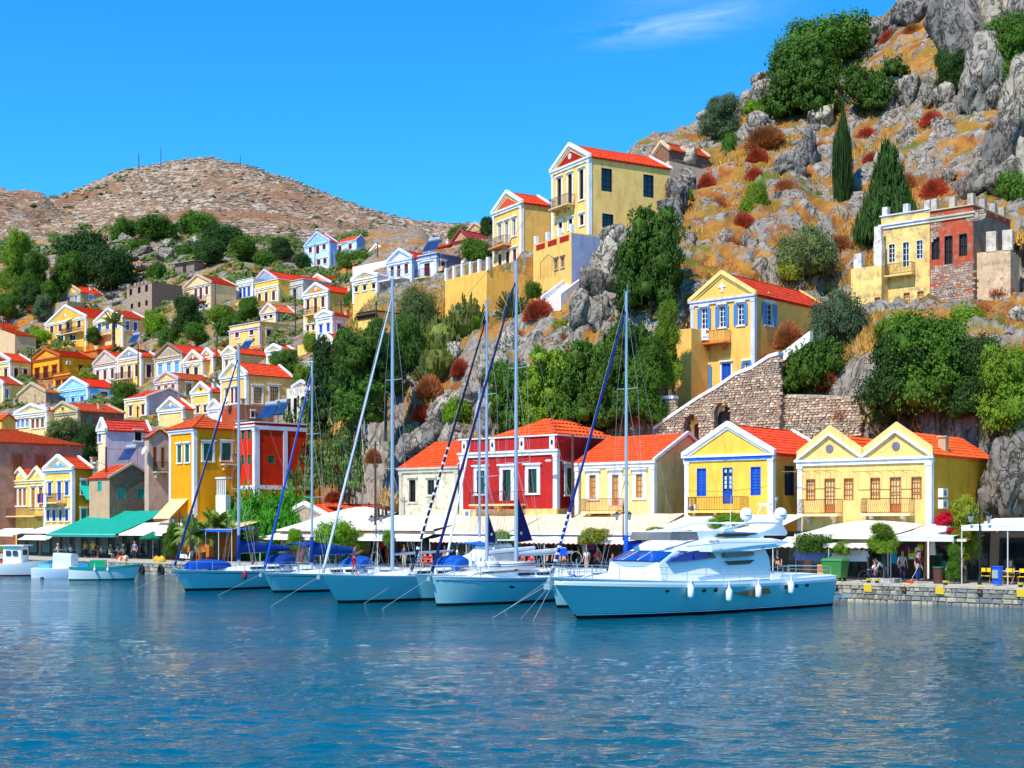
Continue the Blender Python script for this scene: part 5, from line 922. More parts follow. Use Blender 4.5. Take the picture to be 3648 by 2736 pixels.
def make_rocks():
    outcrop('tall cracked rock pillar leaning right beside the shaded blue-grey flank',[(2075,1040,1200,120,0,.15),(2110,930,1100,150,.3,.2),(2160,850,1040,150,.8,.2),(2185,780,920,110,1.2,.1),(2215,880,1080,90,1.5,.1),(2130,1060,1200,130,.2,0),(2060,1120,1190,70,-.3,0)])
    outcrop('massive dark summit crag cut by the top right corner',[(3440,-60,330,210),(3350,-40,160,130),(3540,-80,300,220),(3640,-60,330,180),(3300,-30,80,120),(3480,160,430,160),(3560,300,420,130),(3580,-60,120,180),(3400,200,300,110)])
    outcrop('rounded summit boulders on the skyline left of the crag',[(3110,70,180,160),(3080,120,215,110),(3190,50,130,90),(3225,30,65,40),(3260,-10,110,150),(3060,90,160,80)])
    outcrop('split grey rocks standing in a row below the green pine',[(3170,260,420,110),(3240,250,410,100),(3300,290,400,80),(3360,280,420,100,0,-.1),(3130,330,420,80),(3420,330,420,80),(3480,300,400,90)])
    outcrop('slanting rock fin left of the cypress',[(2960,270,420,110,0,.25),(2930,370,480,130,0,.3),(2990,260,330,70),(2890,440,500,80),(2870,470,620,80,0,.2),(2820,540,640,110,0,.4),(2780,560,640,80,0,.3)])
    outcrop('skyline crag left of the large pine',[(2710,250,330,90),(2720,280,370,110),(2670,330,420,90),(2755,260,330,60),(2650,370,430,70)])
    outcrop('crag above the shed-roofed stone house',[(2700,400,500,90),(2650,450,540,100),(2610,500,560,70),(2740,430,480,60)])
    outcrop('tall pale cliff at the right edge above the battlements',[(3560,440,700,150,0,.2),(3640,260,600,200,1,.1),(3500,540,720,140,0,.3),(3600,560,720,160,0,.1),(3450,620,740,110,0,.35),(3680,480,720,160)])
    outcrop('big rock bluff at the right edge behind the cafe',[(3620,1520,1840,190,-1,.15),(3570,1600,1850,150,-2,.2),(3545,1700,1850,100,-2.2,.1),(3640,1440,1640,130,0,.1),(3600,1490,1640,90,.5,.1),(3530,1640,1760,60,-1.5,.2)])
    outcrop('grey layered rocks below the cream annex',[(2450,520,620,100),(2440,600,700,110),(2410,640,760,100),(2380,700,790,110),(2480,540,600,80)])
    outcrop('smooth grey rock shoulders over the lean-to roof',[(1500,1530,1640,150,0,.3),(1560,1500,1640,180,1,.3),(1640,1480,1600,170,1,.2),(1620,1400,1520,190,1,.4),(1700,1350,1480,170,1,.3),(1760,1260,1400,170,0,.3),(1440,1560,1650,90,0,.2),(1560,1440,1540,100)])
    outcrop('light grey rock ledge under the rust-red dome bush',[(1830,1180,1280,120),(1790,1210,1290,90),(1880,1190,1250,90),(1930,1190,1250,70),(1960,1200,1260,60)])
    outcrop('pale jagged rocks above the first mast',[(1440,1250,1320,90),(1480,1290,1360,90),(1420,1310,1380,80),(1620,1220,1290,70),(1590,1280,1340,60)])
    # knoll boulders, far left
    for i,(px,y1,y0,w) in enumerate([(455,838,870,60),(430,850,880,60),(540,828,860,60),(600,845,890,60),(575,860,900,50),(520,870,910,50),(470,895,935,70),(450,935,970,70),(500,940,970,60),(590,885,935,80),(690,850,880,60),(655,865,905,60),(640,800,820,40),(815,830,850,35),(430,870,895,50),(690,970,1000,40),(400,985,1010,50),(480,980,1010,60),(440,1010,1040,50),(400,1040,1070,50),(420,1065,1090,40),(530,900,930,50),(560,925,960,45),(610,860,885,40),(520,1000,1025,40),(650,905,940,50)]):
        boulder(px,y1,y0,w,lab=('tall' if y0-y1>.8*w else 'flat' if y0-y1<.55*w else 'rounded')+' pale grey boulder '+where(px,y1),grp='boulders of the knoll')
    q=random.Random(4); n=0
    while n<210:
        px=q.uniform(1250,3640); y=q.uniform(30,1640); 
        if px<1720 and y<1200 or px<1900 and y<1120 or px<2300 and y<1050 or px<2500 and y<560 or px<2900 and y<420 or px<3050 and y<160: continue
        if 1400<px<3560 and y>1560: continue
        D=GD(px,y)
        if any((lambda u,v:-1<u<W+5 and -6<v<Ln+1)(((px-CX)/FP*D-x)*math.cos(rz)+(D-yy)*math.sin(rz),-((px-CX)/FP*D-x)*math.sin(rz)+(D-yy)*math.cos(rz)) for (x,yy,rz,W,Ln,z) in FOOT): continue
        w=q.uniform(26,80)*(1.0 if q.random()<.8 else 1.4); hh=w*q.uniform(.6,1.5); sm=fbm(np.array([[px*.008,y*.008,3.]]),2)[0]
        if sm<-.05 and q.random()<.75: continue
        boulder(px,y-hh*.75,y+hh*.25,w,D=D,lab=('large','middling','small')[0 if w>75 else 1 if w>48 else 2]+(' tall' if hh>1.25*w else ' flat' if hh<.85*w else ' rounded')+' boulder '+where(px,y),grp='boulders of the rocky hill',tilt=q.uniform(-.3,.4)); n+=1
    # small stones and dry grass, uncountable
    def scatter(name,n,fn,mat,x0,x1,dmin,dmax,label=None,cat=None):
        pass
    def clear(X,D,keep):
        for (x,y,rz,W,Ln,z) in FOOT:
            c,s_=math.cos(rz),math.sin(rz); dx=X-x; dy=D-y; u=dx*c+dy*s_; v=-dx*s_+dy*c; nr=y<160; keep&=~((u>-.6)&(u<W+(6 if nr else .6))&(v>(-7 if nr else -1.2))&(v<Ln+.5))
    r_=np.random.RandomState(5); Vs=[];Fs=[];b=0; base=np.array([(1,0,0),(-1,0,0),(0,1,0),(0,-1,0),(0,0,1),(0,0,-1)],float); ft=np.array([(0,2,4),(2,1,4),(1,3,4),(3,0,4),(2,0,5),(1,2,5),(3,1,5),(0,3,5)])
    N=9000; px=r_.uniform(1180,3700,N); e=r_.uniform(14,125,N)**1; D=np.array([qD(p,0) for p in px])+e; Z=GZ(px,D); s=r_.uniform(.15,.55,N)**1.3
    c=np.stack([(px-CX)/FP*D,D,Z],1); keep=(Z>2)&(GZ(px,D+1)-Z<1.4); clear((px-CX)/FP*D,D,keep); c=c[keep]; s=s[keep]; m=len(c)
    v=(base[None]*r_.uniform(.5,1.2,(m,6,1)))*s[:,None,None]*r_.uniform(.6,1.5,(m,1,3))+c[:,None,:]; V=v.reshape(-1,3); F=(ft[None]+6*np.arange(m)[:,None,None]).reshape(-1,3)
    o=bpy.data.objects.new('stones',npmesh('stones',V,F,RM[0],False)); COL.objects.link(o); tag(o,kind='stuff')
    N=84000; px=r_.uniform(1150,3700,N); D=np.array([qD(p,0) for p in px])+r_.uniform(12,125,N); Z=GZ(px,D); den=fbm(np.stack([px*.006,D*.12,Z*0],1),3); keep=(Z>2.5)&(den>-.22); clear((px-CX)/FP*D,D,keep); px,D,Z=px[keep],D[keep],Z[keep]; m=len(px)
    B_=6; c=np.repeat(np.stack([(px-CX)/FP*D,D,Z-.1],1),B_,0)+r_.normal(size=(m*B_,3))*[.25,.25,0.02]; h=r_.uniform(.4,1.15,(m*B_)); a=r_.uniform(0,6.28,m*B_); ln=r_.normal(size=(m*B_,2))*.28; t=np.stack([np.cos(a),np.sin(a),0*a],1)*.11
    top=c+np.stack([ln[:,0],ln[:,1],h],1); V=np.stack([c-t,c+t,top],1).reshape(-1,3); F=np.arange(len(V)).reshape(-1,3)
    o=bpy.data.objects.new('dry_grass',npmesh('dry_grass',V,F,M('leaf',(236,186,96),var=.5),False)); COL.objects.link(o); tag(o,kind='stuff')
    # scrub and scree of the far mountain
    N=5200; V=[];px=r_.uniform(-100,1900,N); sc_=bpy.data.objects.get('mountain')
    me=sc_.data; co=np.empty(len(me.vertices)*3); me.vertices.foreach_get('co',co); co=co.reshape(-1,3); idx=r_.randint(0,len(co),46000); c=co[idx]; c=c+r_.normal(size=c.shape)*[2,2,.3]; k=(c[:,1]<1120)&(c[:,0]/c[:,1]*FP+CX>-60)&(c[:,0]/c[:,1]*FP+CX<2100); c=c[k]; c=c[fbm(c*.02,3)>-.1][:15000]; m=len(c)
    s=r_.uniform(.4,1.25,m)*(c[:,1]/900); v=(base[None]*r_.uniform(.5,1.2,(m,6,1)))*s[:,None,None]*np.array([2.3,1.0,.55])*r_.uniform(.6,1.4,(m,1,3))+c[:,None,:]
    o=bpy.data.objects.new('scree',npmesh('scree',v.reshape(-1,3),(ft[None]+6*np.arange(m)[:,None,None]).reshape(-1,3),M('rock',(182,164,144),c2=(120,104,90)),False)); COL.objects.link(o); tag(o,kind='stuff')
    idx=r_.randint(0,len(co),9000); c=co[idx]; X_=c[:,0]/c[:,1]*FP+CX; k=((X_>130)&(X_<480)&(c[:,1]>900)&(c[:,1]<1100)&(r_.rand(len(c))<.9))|((r_.rand(len(c))<.05)&(c[:,1]<1000)&(X_>-50)); c=c[k]; m=len(c); s=r_.uniform(1.0,2.2,m)
    v=(base[None]*r_.uniform(.6,1.2,(m,6,1)))*s[:,None,None]*np.array([1.3,1.3,.9])+c[:,None,:]
    o=bpy.data.objects.new('scrub',npmesh('scrub',v.reshape(-1,3),(ft[None]+6*np.arange(m)[:,None,None]).reshape(-1,3),M('leaf',(82,100,44)),False)); COL.objects.link(o); tag(o,kind='stuff')

    # undergrowth between the houses and over the slopes: leafy tufts nobody could count
    N=3600; px=np.concatenate([r_.uniform(-60,1300,2500),r_.uniform(1200,3680,N-2500)]); e_=np.concatenate([r_.uniform(20,260,2500),r_.uniform(16,110,N-2500)]); D=np.array([qD(p,0) for p in px])+e_; Z=GZ(px,D); keep=(Z>3)&(fbm(np.stack([px*.01,D*.08,0*D],1),2)>-.05); 
    X=(px-CX)/FP*D; clear(X,D,keep)
    X,D,Z=X[keep],D[keep],Z[keep]; m=len(X); B_=46; sz=np.repeat(r_.uniform(.45,1.35,m)*(D/170),B_); d=r_.normal(size=(m*B_,3)); d/=np.linalg.norm(d,axis=1)[:,None]; d[:,2]=np.abs(d[:,2]); c=np.repeat(np.stack([X,D,Z-.2],1),B_,0)+d*sz[:,None]*[1,1,.8]*r_.uniform(.7,1.1,(m*B_,1))
    t=np.cross(d,r_.normal(size=d.shape)); t/=np.linalg.norm(t,axis=1)[:,None]; b=np.cross(d,t); ls=(.16*sz)[:,None]; V=np.stack([c-t*ls*1.6,c+b*ls,c+t*ls*1.6,c-b*ls],1).reshape(-1,3)
    o=bpy.data.objects.new('undergrowth',npmesh('undergrowth',V,np.arange(len(V)).reshape(-1,4),M('leaf',(98,120,52),var=.5),False)); COL.objects.link(o); tag(o,kind='stuff')
# ---------------------------------------------------------------- boats
HULL=M('hull',(152,204,206)); GEL=M('hull',(240,242,240),.2); STEEL=M('metal',(190,195,200),.25); ALU=M('metal',(170,182,196),.4,met=.35); DGL=M('glass',(8,66,160)); BLU=M('cloth',(14,60,150)); NVY=M('cloth',(20,34,92)); TEAK=M('wood',(170,130,90)); DARKP=M('plain',(18,20,26),.4)  # HULL has the blue-green shade of white hulls put into its colour
class Boat:
    def __init__(s,name,label,cat,px,py,al,group=None):
        D=CH*FP/(py-HY); s.o=P(px,py,D); s.o.z=0; a=math.radians(al); s.d=(math.sin(a),math.cos(a)); s.e=empty(name,s.o,math.atan2(s.d[1],s.d[0]),label,cat,group)
    def at(s,px,py,y):   # photo pixel -> (x,z) on the fore-and-aft plane y
        dx,dy=s.d; ox,oy=s.o.x+dy*(-y)*1.0,s.o.y-dx*(-y); k=(px-CX)/FP; t=(k*oy-ox)/(dx-k*dy); D=oy+dy*t; return t,CH-(py-HY)/FP*D
    def w(s,x,y,z): return Vector((s.o.x+s.d[0]*x+s.d[1]*(-y),s.o.y+s.d[1]*x-s.d[0]*(-y),z))
def hull(b,L_,B,zb,zs,rake,zst=.16,stern=.85,flare=.16,n=22,mat=HULL,boot=DARKP,over=0,boot2=None,chine=0):
    """lofted hull: bow tip at x=-rake, stem meets the water at x=0"""
    def sec(t):
        t=min(1,max(0,t))
        hb=B/2*min(1,(1-(1-min(1,t/.52))**2.1)**.75)*(1-(1-stern)*max(0,(t-.5)/.5)**2); z=zb+(zs-zb)*t-math.sin(math.pi*t)*.10*(zb); return hb,z
    def row(t,qs,off=0):
        hb,z=sec(t); out=[]
        for q in qs:
            zz=z+(0-z)*q if q<=1 else -(q-1)*1.0; f=(1-flare*max(q,0)**1.3*(1.6-.9*t)) if q<=1 else (1-flare*(1.6-.9*t))*(1-(q-1)*.8)
            x=-rake*(1-min(q,1))*max(0,1-t)**2.2+t*L_+(rake*.35*(q-1) if q>1 else 0)*(1-t); out.append((x,hb*max(.0,f)+off,zz))
        return out
    def part(name,qs,m,off=0):
        rows=[]
        for i in range(n+1):
            t=(i/n)**1.25; r=row(t,qs,off if i else 0); rows.append([(x,-y,z) for x,y,z in r]+[(x,y,z) for x,y,z in reversed(r)] if name!='_' else r)
        mb=MB(); k=len(qs)
        mb.grid([r[:k] for r in rows]); mb.grid([r[k:] for r in rows]); mb.quad(*rows[-1]); return mb.build(name,m,b.e,smooth=True)
    zq=lambda t:0
    qw=1-zst/((zb+zs)/2)
    part('hull',[0,.06,.2,.45,.7,qw],mat); part('waterline_stripe',[qw,1,1.45],boot)
    part('toe_rail',[-.035,.0],GEL,.012)
    mb=MB(); rows=[]
    for i in range(n+1):
        t=(i/n)**1.25; hb,z=sec(t); x=-rake*(1-t)**2.2+t*L_; rows.append([(x,-hb,z+.005),(x,0,z+.06),(x,hb,z+.005)])
    mb.grid(rows).build('deck',GEL,b.e); return sec
def body(sts,nc=5):
    """rounded superstructure through stations (x,z0,z1,w0,w1)"""
    rows=[]
    for x,z0,z1,w0,w1 in sts:
        r=min(.18,(z1-z0)*.4,w1*.5); pts=[(x,-w0,z0),(x,-w1,z1-r)]+[(x,-w1+r*(1-math.cos(a)),z1-r+r*math.sin(a)) for a in (math.pi/6,math.pi/3,math.pi/2)]
        rows.append(pts+[(p[0],-p[1],p[2]) for p in reversed(pts)])
    m=MB(); m.grid(rows); m.quad(*rows[0]); m.quad(*reversed(rows[-1])); return m
def rail(m,pts,h=.62,n=2,r=.016,step=2):
    for i,p in enumerate(pts):
        if i%step==0: m.tube(p,(p[0],p[1],p[2]+h),r,n=4)
    for j in range(n):
        z=h*(1-j*.48); m.path([(p[0],p[1],p[2]+z) for p in pts],r*.6 if j else r,4)
def fender(b,x,y,z,c,label,r=.14,h=.6):
    m=MB(); n=8; prof=[(0,-h/2),(r*.6,-h/2+.04),(r,-h/2+.15),(r,h/2-.15),(r*.6,h/2-.03),(r*.2,h/2+.05),(.02,h/2+.35)]; m.grid([[(q*math.cos(2*math.pi*k/n),q*math.sin(2*math.pi*k/n),zz) for k in range(n+1)] for q,zz in prof])
    m.build('fender',M('plain',c,.35),None,smooth=True,label=label,cat='fender',group='fenders hung over the yacht sides').location=b.w(x,y,z)
def sailboat(label,px,py,Lw,B,zb,zs,rake,mx,mh,gen,cover,mast_r=.11,al=40.4,boot=DARKP,gstripe=None,boomc=None,bimini=None,hood=None,stripe=(20,50,110),boom=True,dink=None,port=False,gtop=.93,spr=(.36,.66),cabin=True,windows=True):
    b=Boat('sailing_yacht',label,'sailboat',px,py,al,'sailing yachts moored stern to the quay'); e=b.e; sec=hull(b,Lw,B,zb,zs,rake,boot=boot,stern=.72)
    X=lambda t:-rake*max(0,1-t)**2.2+t*Lw
    if stripe:
        m=MB(); r0=[];n=20
        for i in range(n+1):
            t=(.02+i/n*.97)**1.25; hb,z=sec(t); q=.10; x=-rake*(1-q)*(1-t)**2.2+t*Lw; f=1-.16*q**1.3*(1.6-.9*t); r0.append([(x,-hb*f-.012,z*(1-q)),(x,-hb*f-.012,z*(1-q)-.05)])
        m.grid(r0).build('hull_stripe',M('plain',stripe,.4),e)
    if cabin:
        zd=lambda t:sec(t)[1]; st=[(X(.20),zd(.2),zd(.2)+.03,.5,.4),(X(.27),zd(.27),zd(.27)+.22,.75,.62),(X(.40),zd(.4),zd(.4)+.36,.95,.8),(X(.58),zd(.58),zd(.58)+.44,1.05,.88),(X(.66),zd(.66),zd(.66)+.46,1.05,.88)]
        body(st).build('coachroof',GEL,e,smooth=False)
        if windows:
            m=MB(); 
            for t0,t1 in((.40,.49),(.51,.60)): m.quad((X(t0),-.96,zd(t0)+.12),(X(t1),-1.04,zd(t1)+.12),(X(t1),-.97,zd(t1)+.30),(X(t0)+.1,-.89,zd(t0)+.27))
            m.build('cabin_window',M('glass',(20,24,40)),e)
        for tt in(.3,): MB().box(X(tt)-.25,-.25,zd(tt)+.26,X(tt)+.25,.25,zd(tt)+.32).build('hatch',M('glass',(50,60,70)),e)
        body([(X(.68),zd(.68),zd(.68)+.32,1.25,1.15),(X(.95),zd(.95),zd(.95)+.25,1.2,1.1)]).build('cockpit_coaming',GEL,e)
        MB().tube((X(.84),0,zd(.84)+.2),(X(.84),0,zd(.84)+.9),.05,n=6).path([(X(.84)-.04,.42*math.cos(k*math.pi/7),zd(.84)+.95+.42*math.sin(k*math.pi/7)) for k in range(15)],.02,4).build('steering_wheel',STEEL,e)
    zd0=sec(mx/Lw)[1]
    MB().tube((mx,0,zd0),(mx,0,mh),mast_r,mast_r*.8,8).tube((mx-.22,0,mh),(mx+.3,0,mh+.06),.03,n=4).tube((mx+.1,0,mh),(mx+.1,0,mh+.45),.012,n=4).build('mast',ALU,e)
    for f in spr:
        z=zd0+(mh-zd0)*f
        for sg in(-1,1): MB().tube((mx,0,z),(mx+.12,sg*(.95 if f<.5 else .7),z+.06),.03,.02,5).build('spreader',ALU,e)
    st=MB(); w_=.011
    for sg in(-1,1):
        z1,z2=[zd0+(mh-zd0)*f for f in spr]; ch=B/2*.92; st.path([(mx+.1,sg*ch,zd0),(mx+.12,sg*.95,z1+.06),(mx+.12,sg*.7,z2+.06),(mx,0,mh*.97)],w_,3); st.path([(mx+.3,sg*ch,zd0),(mx,0,z1)],w_,3); st.path([(mx-.2,sg*ch,zd0),(mx,0,z1)],w_,3); st.path([(mx+.12,sg*.95,z1),(mx,0,z2)],w_,3)
        st.path([(X(1),sg*.9,zs),(X(.8),0,zs+(mh-zs)*.25)],w_,3)
    st.path([(X(.8),0,zs+(mh-zs)*.25),(mx,0,mh)],w_,3); st.path([(-rake*.9,0,zb+.1),(mx,0,mh*.985)],w_,3); st.build('rigging',M('metal',(150,150,150),met=.2),e)
    # furled headsail on its stay
    p0=Vector((-rake*.86,0,zb+.25)); p1=Vector((mx-.1,0,zd0+(mh-zd0)*gtop)); g=MB(); n=22
    for i in range(n): t0,t1=i/n,(i+1)/n; rr=lambda t:.085*(1-t)**.5*.6+.035; g.tube(p0.lerp(p1,t0),p0.lerp(p1,t1),rr(t0)*(1+.10*(i%2)),rr(t1),7)
    go=g.build('furled_headsail',M('cloth',gen,sc=3),e); 
    if gstripe:
        s_=MB(); t0,t1,k=gstripe
        for i in range(k):
            t=t0+(t1-t0)*i/k; c=p0.lerp(p1,t); d=(p1-p0).normalized(); r=.10*(1-t)**.5*.6+.062; u=d.orthogonal().normalized(); 
            s_.tube(c+u*.03,c+d*((t1-t0)*(p1-p0).length/k*.26)-u*.03,r,r,7)
        s_.build('sail_stripe',M('cloth',(235,235,230)),go)
    MB().tube(p0-Vector((0,0,.12)),p0+Vector((0,0,.02)),.09,n=8).build('furler_drum',STEEL,e)
    if boom:
        bz=zd0+1.25; bl=Lw*.36; bm=MB().tube((mx+.1,0,bz),(mx+bl,0,bz+.12),.08,n=7).build('boom',ALU,e)
        if cover: 
            c=MB(); rows=[]
            for i in range(13):
                t=i/12; x=mx-.02+t*bl*1.0; hh=.62*(1-t)**.8+.24+.03*math.sin(i*2.1); z=bz+.02+t*.12; rows.append([(x,-.11,z-.08),(x,-.17,z+.08),(x,-.10,z+hh*.6),(x,0,z+hh),(x,.10,z+hh*.6),(x,.17,z+.08),(x,.11,z-.08)])
            c.grid(rows); c.tube((mx-.02,0,bz-.5),(mx-.02,0,bz+1.2),.16,.13,8); c.build('sail_cover',M('cloth',cover,sc=2),e,smooth=True)
    pul=MB(); pts=[]
    for t in(.16,.09,.03): hb,z=sec(t); pts.append((X(t),-hb,z))
    pf=(-rake*1.06,0,zb+.02); allp=pts+[pf]+[(x,-y,z) for x,y,z in reversed(pts)]; pul.path([(x,y,z+.6) for x,y,z in allp],.018,5); 
    for p in allp: pul.tube(p,(p[0],p[1],p[2]+.6),.016,n=4)
    pul.build('pulpit',STEEL,e)
    for sg in(-1,1):
        r=MB(); pp=[]
        for i in range(8): t=.16+i*.115; hb,z=sec(min(1,t)); pp.append((X(min(1,t)),sg*(hb-.05),z))
        rail(r,pp,.6,2,.013,1); r.build('guard_rail',STEEL,e)
    if hood:
        zc=sec(.66)[1]+.42; m=MB(); rows=[]
        for i,(dx,h) in enumerate(((0,0),(.25,.42),(.6,.66),(1.1,.74),(1.35,.70))): rows.append([(X(.60)+dx,-1.15,zc-.25+h*.35),(X(.60)+dx,-1.0,zc-.1+h*.85),(X(.60)+dx,-.5,zc+h),(X(.60)+dx,.5,zc+h),(X(.60)+dx,1.0,zc-.1+h*.85),(X(.60)+dx,1.15,zc-.25+h*.35)])
        m.grid(rows).build('sprayhood',M('cloth',hood,sc=2),e)
    if bimini:
        z=zs+1.75; m=MB(); rows=[]
        for i in range(6): t=i/5; x=X(.74)+t*2.3; rows.append([(x,y,z+.12*math.sin(math.pi*t)-.12*(y/1.3)**2) for y in(-1.35,-.8,0,.8,1.35)])
        m.grid(rows); m.grid([[(p[0],p[1],p[2]-.05) for p in r] for r in rows]); m.build('bimini',M('cloth',bimini,sc=2),e); f=MB()
        for sg in(-1,1):
            for dx in(.1,2.2): f.tube((X(.86),sg*1.2,zs+.1),(X(.74)+dx,sg*1.33,z-.1),.015,n=4)
        f.build('bimini_frame',STEEL,e)
    an=MB().box(-rake-.18,-.05,zb-.02,-rake+.4,.05,zb+.06).box(-rake-.22,-.12,zb-.22,-rake-.12,.12,zb-.02); an.build('anchor',STEEL,e)
    MB().tube((-rake,0,zb),(-rake-3.2,.6,-.05),.010,n=4).build('mooring_line',M('plain',(200,195,180)),None,label='mooring line slanting into the water ahead of the '+label.split(' with')[0][:40],cat='rope',group='anchor lines').location=(0,0,0)
    o=bpy.data.objects[-1] if False else None
    return b,sec,X
def reline(b,label):
    pass
def make_sailboats():
    out={}
    def lines():
        o=[x for x in COL.objects if x.name.startswith('mooring_line')][-1]; return o
    A=sailboat('shade-tinted sailing yacht with a covered blue dinghy on the foredeck, leftmost of the moored yachts',660,2105,12.6,3.9,1.42,1.30,1.0,4.5,17.0,(14,40,112),(14,52,124),hood=(12,50,120),bimini=(12,64,150)); 
    B=sailboat('sailing yacht with bright blue furled headsail and deep black waterline, second from left',975,2112,11.0,3.7,1.30,1.2,.9,3.3,15.3,(14,76,180),(14,58,132),hood=(18,80,160),stripe=(20,60,90),mast_r=.09)
    C=sailboat('sailing yacht with a silver furled headsail and a man standing on its foredeck',1205,2149,14.5,4.3,1.62,1.5,1.3,4.3,18.9,(196,200,206),None,mast_r=.115,hood=(18,84,170),bimini=(22,100,180),stripe=None,boot=M('plain',(36,14,18),.4))
    D=sailboat('sailing yacht squeezed between the silver-sailed and the porthole yachts',1500,2140,13.0,4.1,1.55,1.4,.9,5.8,18.2,(20,28,56),None,gstripe=(.08,.5,14),stripe=None,mast_r=.10)
    E=sailboat('sailing yacht with an oval porthole and a white dinghy upside down on deck',1556,2160,14.8,4.4,1.62,1.5,.45,6.7,19.8,(18,32,92),None,mast_r=.115,stripe=(20,70,140))
    F_=sailboat('sailing yacht half hidden behind the motor yacht, with a blue spiral-striped headsail',1985,2166,13.2,4.2,1.6,1.5,.5,6.3,17.7,(12,40,120),(14,80,190),gstripe=(.02,.24,9),hood=(16,90,200),bimini=(16,90,200),mast_r=.10)
    for bt in(A,B,C,D,E,F_):
        b=bt[0]
    # anchor lines were made in boat coordinates: bring them to the boats
    ls=[x for x in COL.objects if x.name.startswith('mooring_line')]; names=['from the leftmost yacht','from the black-waterline yacht','from the yacht with the man on deck','from the squeezed-in yacht','from the porthole yacht','beside the motor yacht bow']
    for o,bt,nm in zip(ls,(A,B,C,D,E,F_),names): o.matrix_world=Matrix.Translation(bt[0].o)@Matrix.Rotation(bt[0].e.rotation_euler[2],4,'Z'); o['label']='thin anchor rope slanting into the water '+nm
    # small mast of a yacht lying further in, and its boom
    G_=sailboat('smaller white sailing yacht lying further in, only mast and boom showing',1600,2095,8.5,3.0,1.2,1.1,.5,3.2,14.3,(225,225,222),(235,235,230),mast_r=.10,cabin=True,stripe=None,spr=(.33,.6))
    o=[x for x in COL.objects if x.name.startswith('mooring_line')][-1]; bpy.data.objects.remove(o)
    # extras
    b,sec,X=A
    m=MB(); rows=[]
    for i in range(9):
        t=i/8; x=.2+t*3.4; w_=.75*abs(math.sin(math.pi*(.12+.80*t)))**.6; h=.62*math.sin(math.pi*(.16+.72*t))**.5; z=sec(.2)[1]+.12; rows.append([(x,-w_,z),(x,-w_,z+h*.6),(x,-w_*.7,z+h*.95),(x,0,z+h*1.05),(x,w_*.7,z+h*.95),(x,w_,z+h*.6),(x,w_,z)])
    m.grid(rows); m.quad(*rows[0]); m.quad(*rows[-1]); d=m.build('dinghy',M('cloth',(10,74,170),sc=2),None,smooth=True,label='dinghy under a blue cover on the foredeck of the leftmost yacht',cat='dinghy'); d.matrix_world=Matrix.Translation(b.o)@Matrix.Rotation(b.e.rotation_euler[2],4,'Z')
    b,sec,X=E
    MB().ball((4.3,-sec(.29)[0]*.93-.03,.98),.30,.05,.10,12,6).build('porthole',M('glass',(20,24,34)),b.e)
    m=MB(); z=sec(.3)[1]+.66
    for sg in(-1,1):
        pts=[(3.1,sg*.15,z+.08),(3.5,sg*.5,z+.03),(4.3,sg*.7,z),(7.4,sg*.7,z)]
        for p,q in zip(pts,pts[1:]): m.tube(p,q,.23,n=9)
    m.box(3.6,-.6,z+.1,7.3,.6,z+.2); d=m.build('inflatable_dinghy',M('hull',(226,226,222)),None,smooth=True,label='white inflatable dinghy upside down on the deck of the porthole yacht',cat='dinghy'); d.matrix_world=Matrix.Translation(b.o)@Matrix.Rotation(b.e.rotation_euler[2],4,'Z')
    s_=MB(); s_.path([(3.5,-.72,z-.0),(4.3,-.93,z-.03),(7.4,-.93,z-.03)],.024,4).path([(3.5,-.70,z+.12),(4.3,-.91,z+.1),(7.4,-.91,z+.1)],.024,4); s_.build('stripe',M('plain',(40,70,150)),d)
    b=A[0]; sA=A[1]
    for x,c,l in((3.6,(170,40,50),'dark red fender hanging on the leftmost yacht'),(6.4,(96,110,150),'slate blue fender hanging on the leftmost yacht'),(8.1,(110,150,170),'small grey fender at the stern side of the leftmost yacht')): fender(b,x,-sA(x/12.6)[0]-.12,1.0,c,l)
    b=E[0]; fender(b,9.2,-E[1](.62)[0]-.16,1.05,(20,60,150),'large blue fender between the porthole yacht and the motor yacht',.2,.9)
    return dict(A=A,B=B,C=C,D=D,E=E,F=F_)
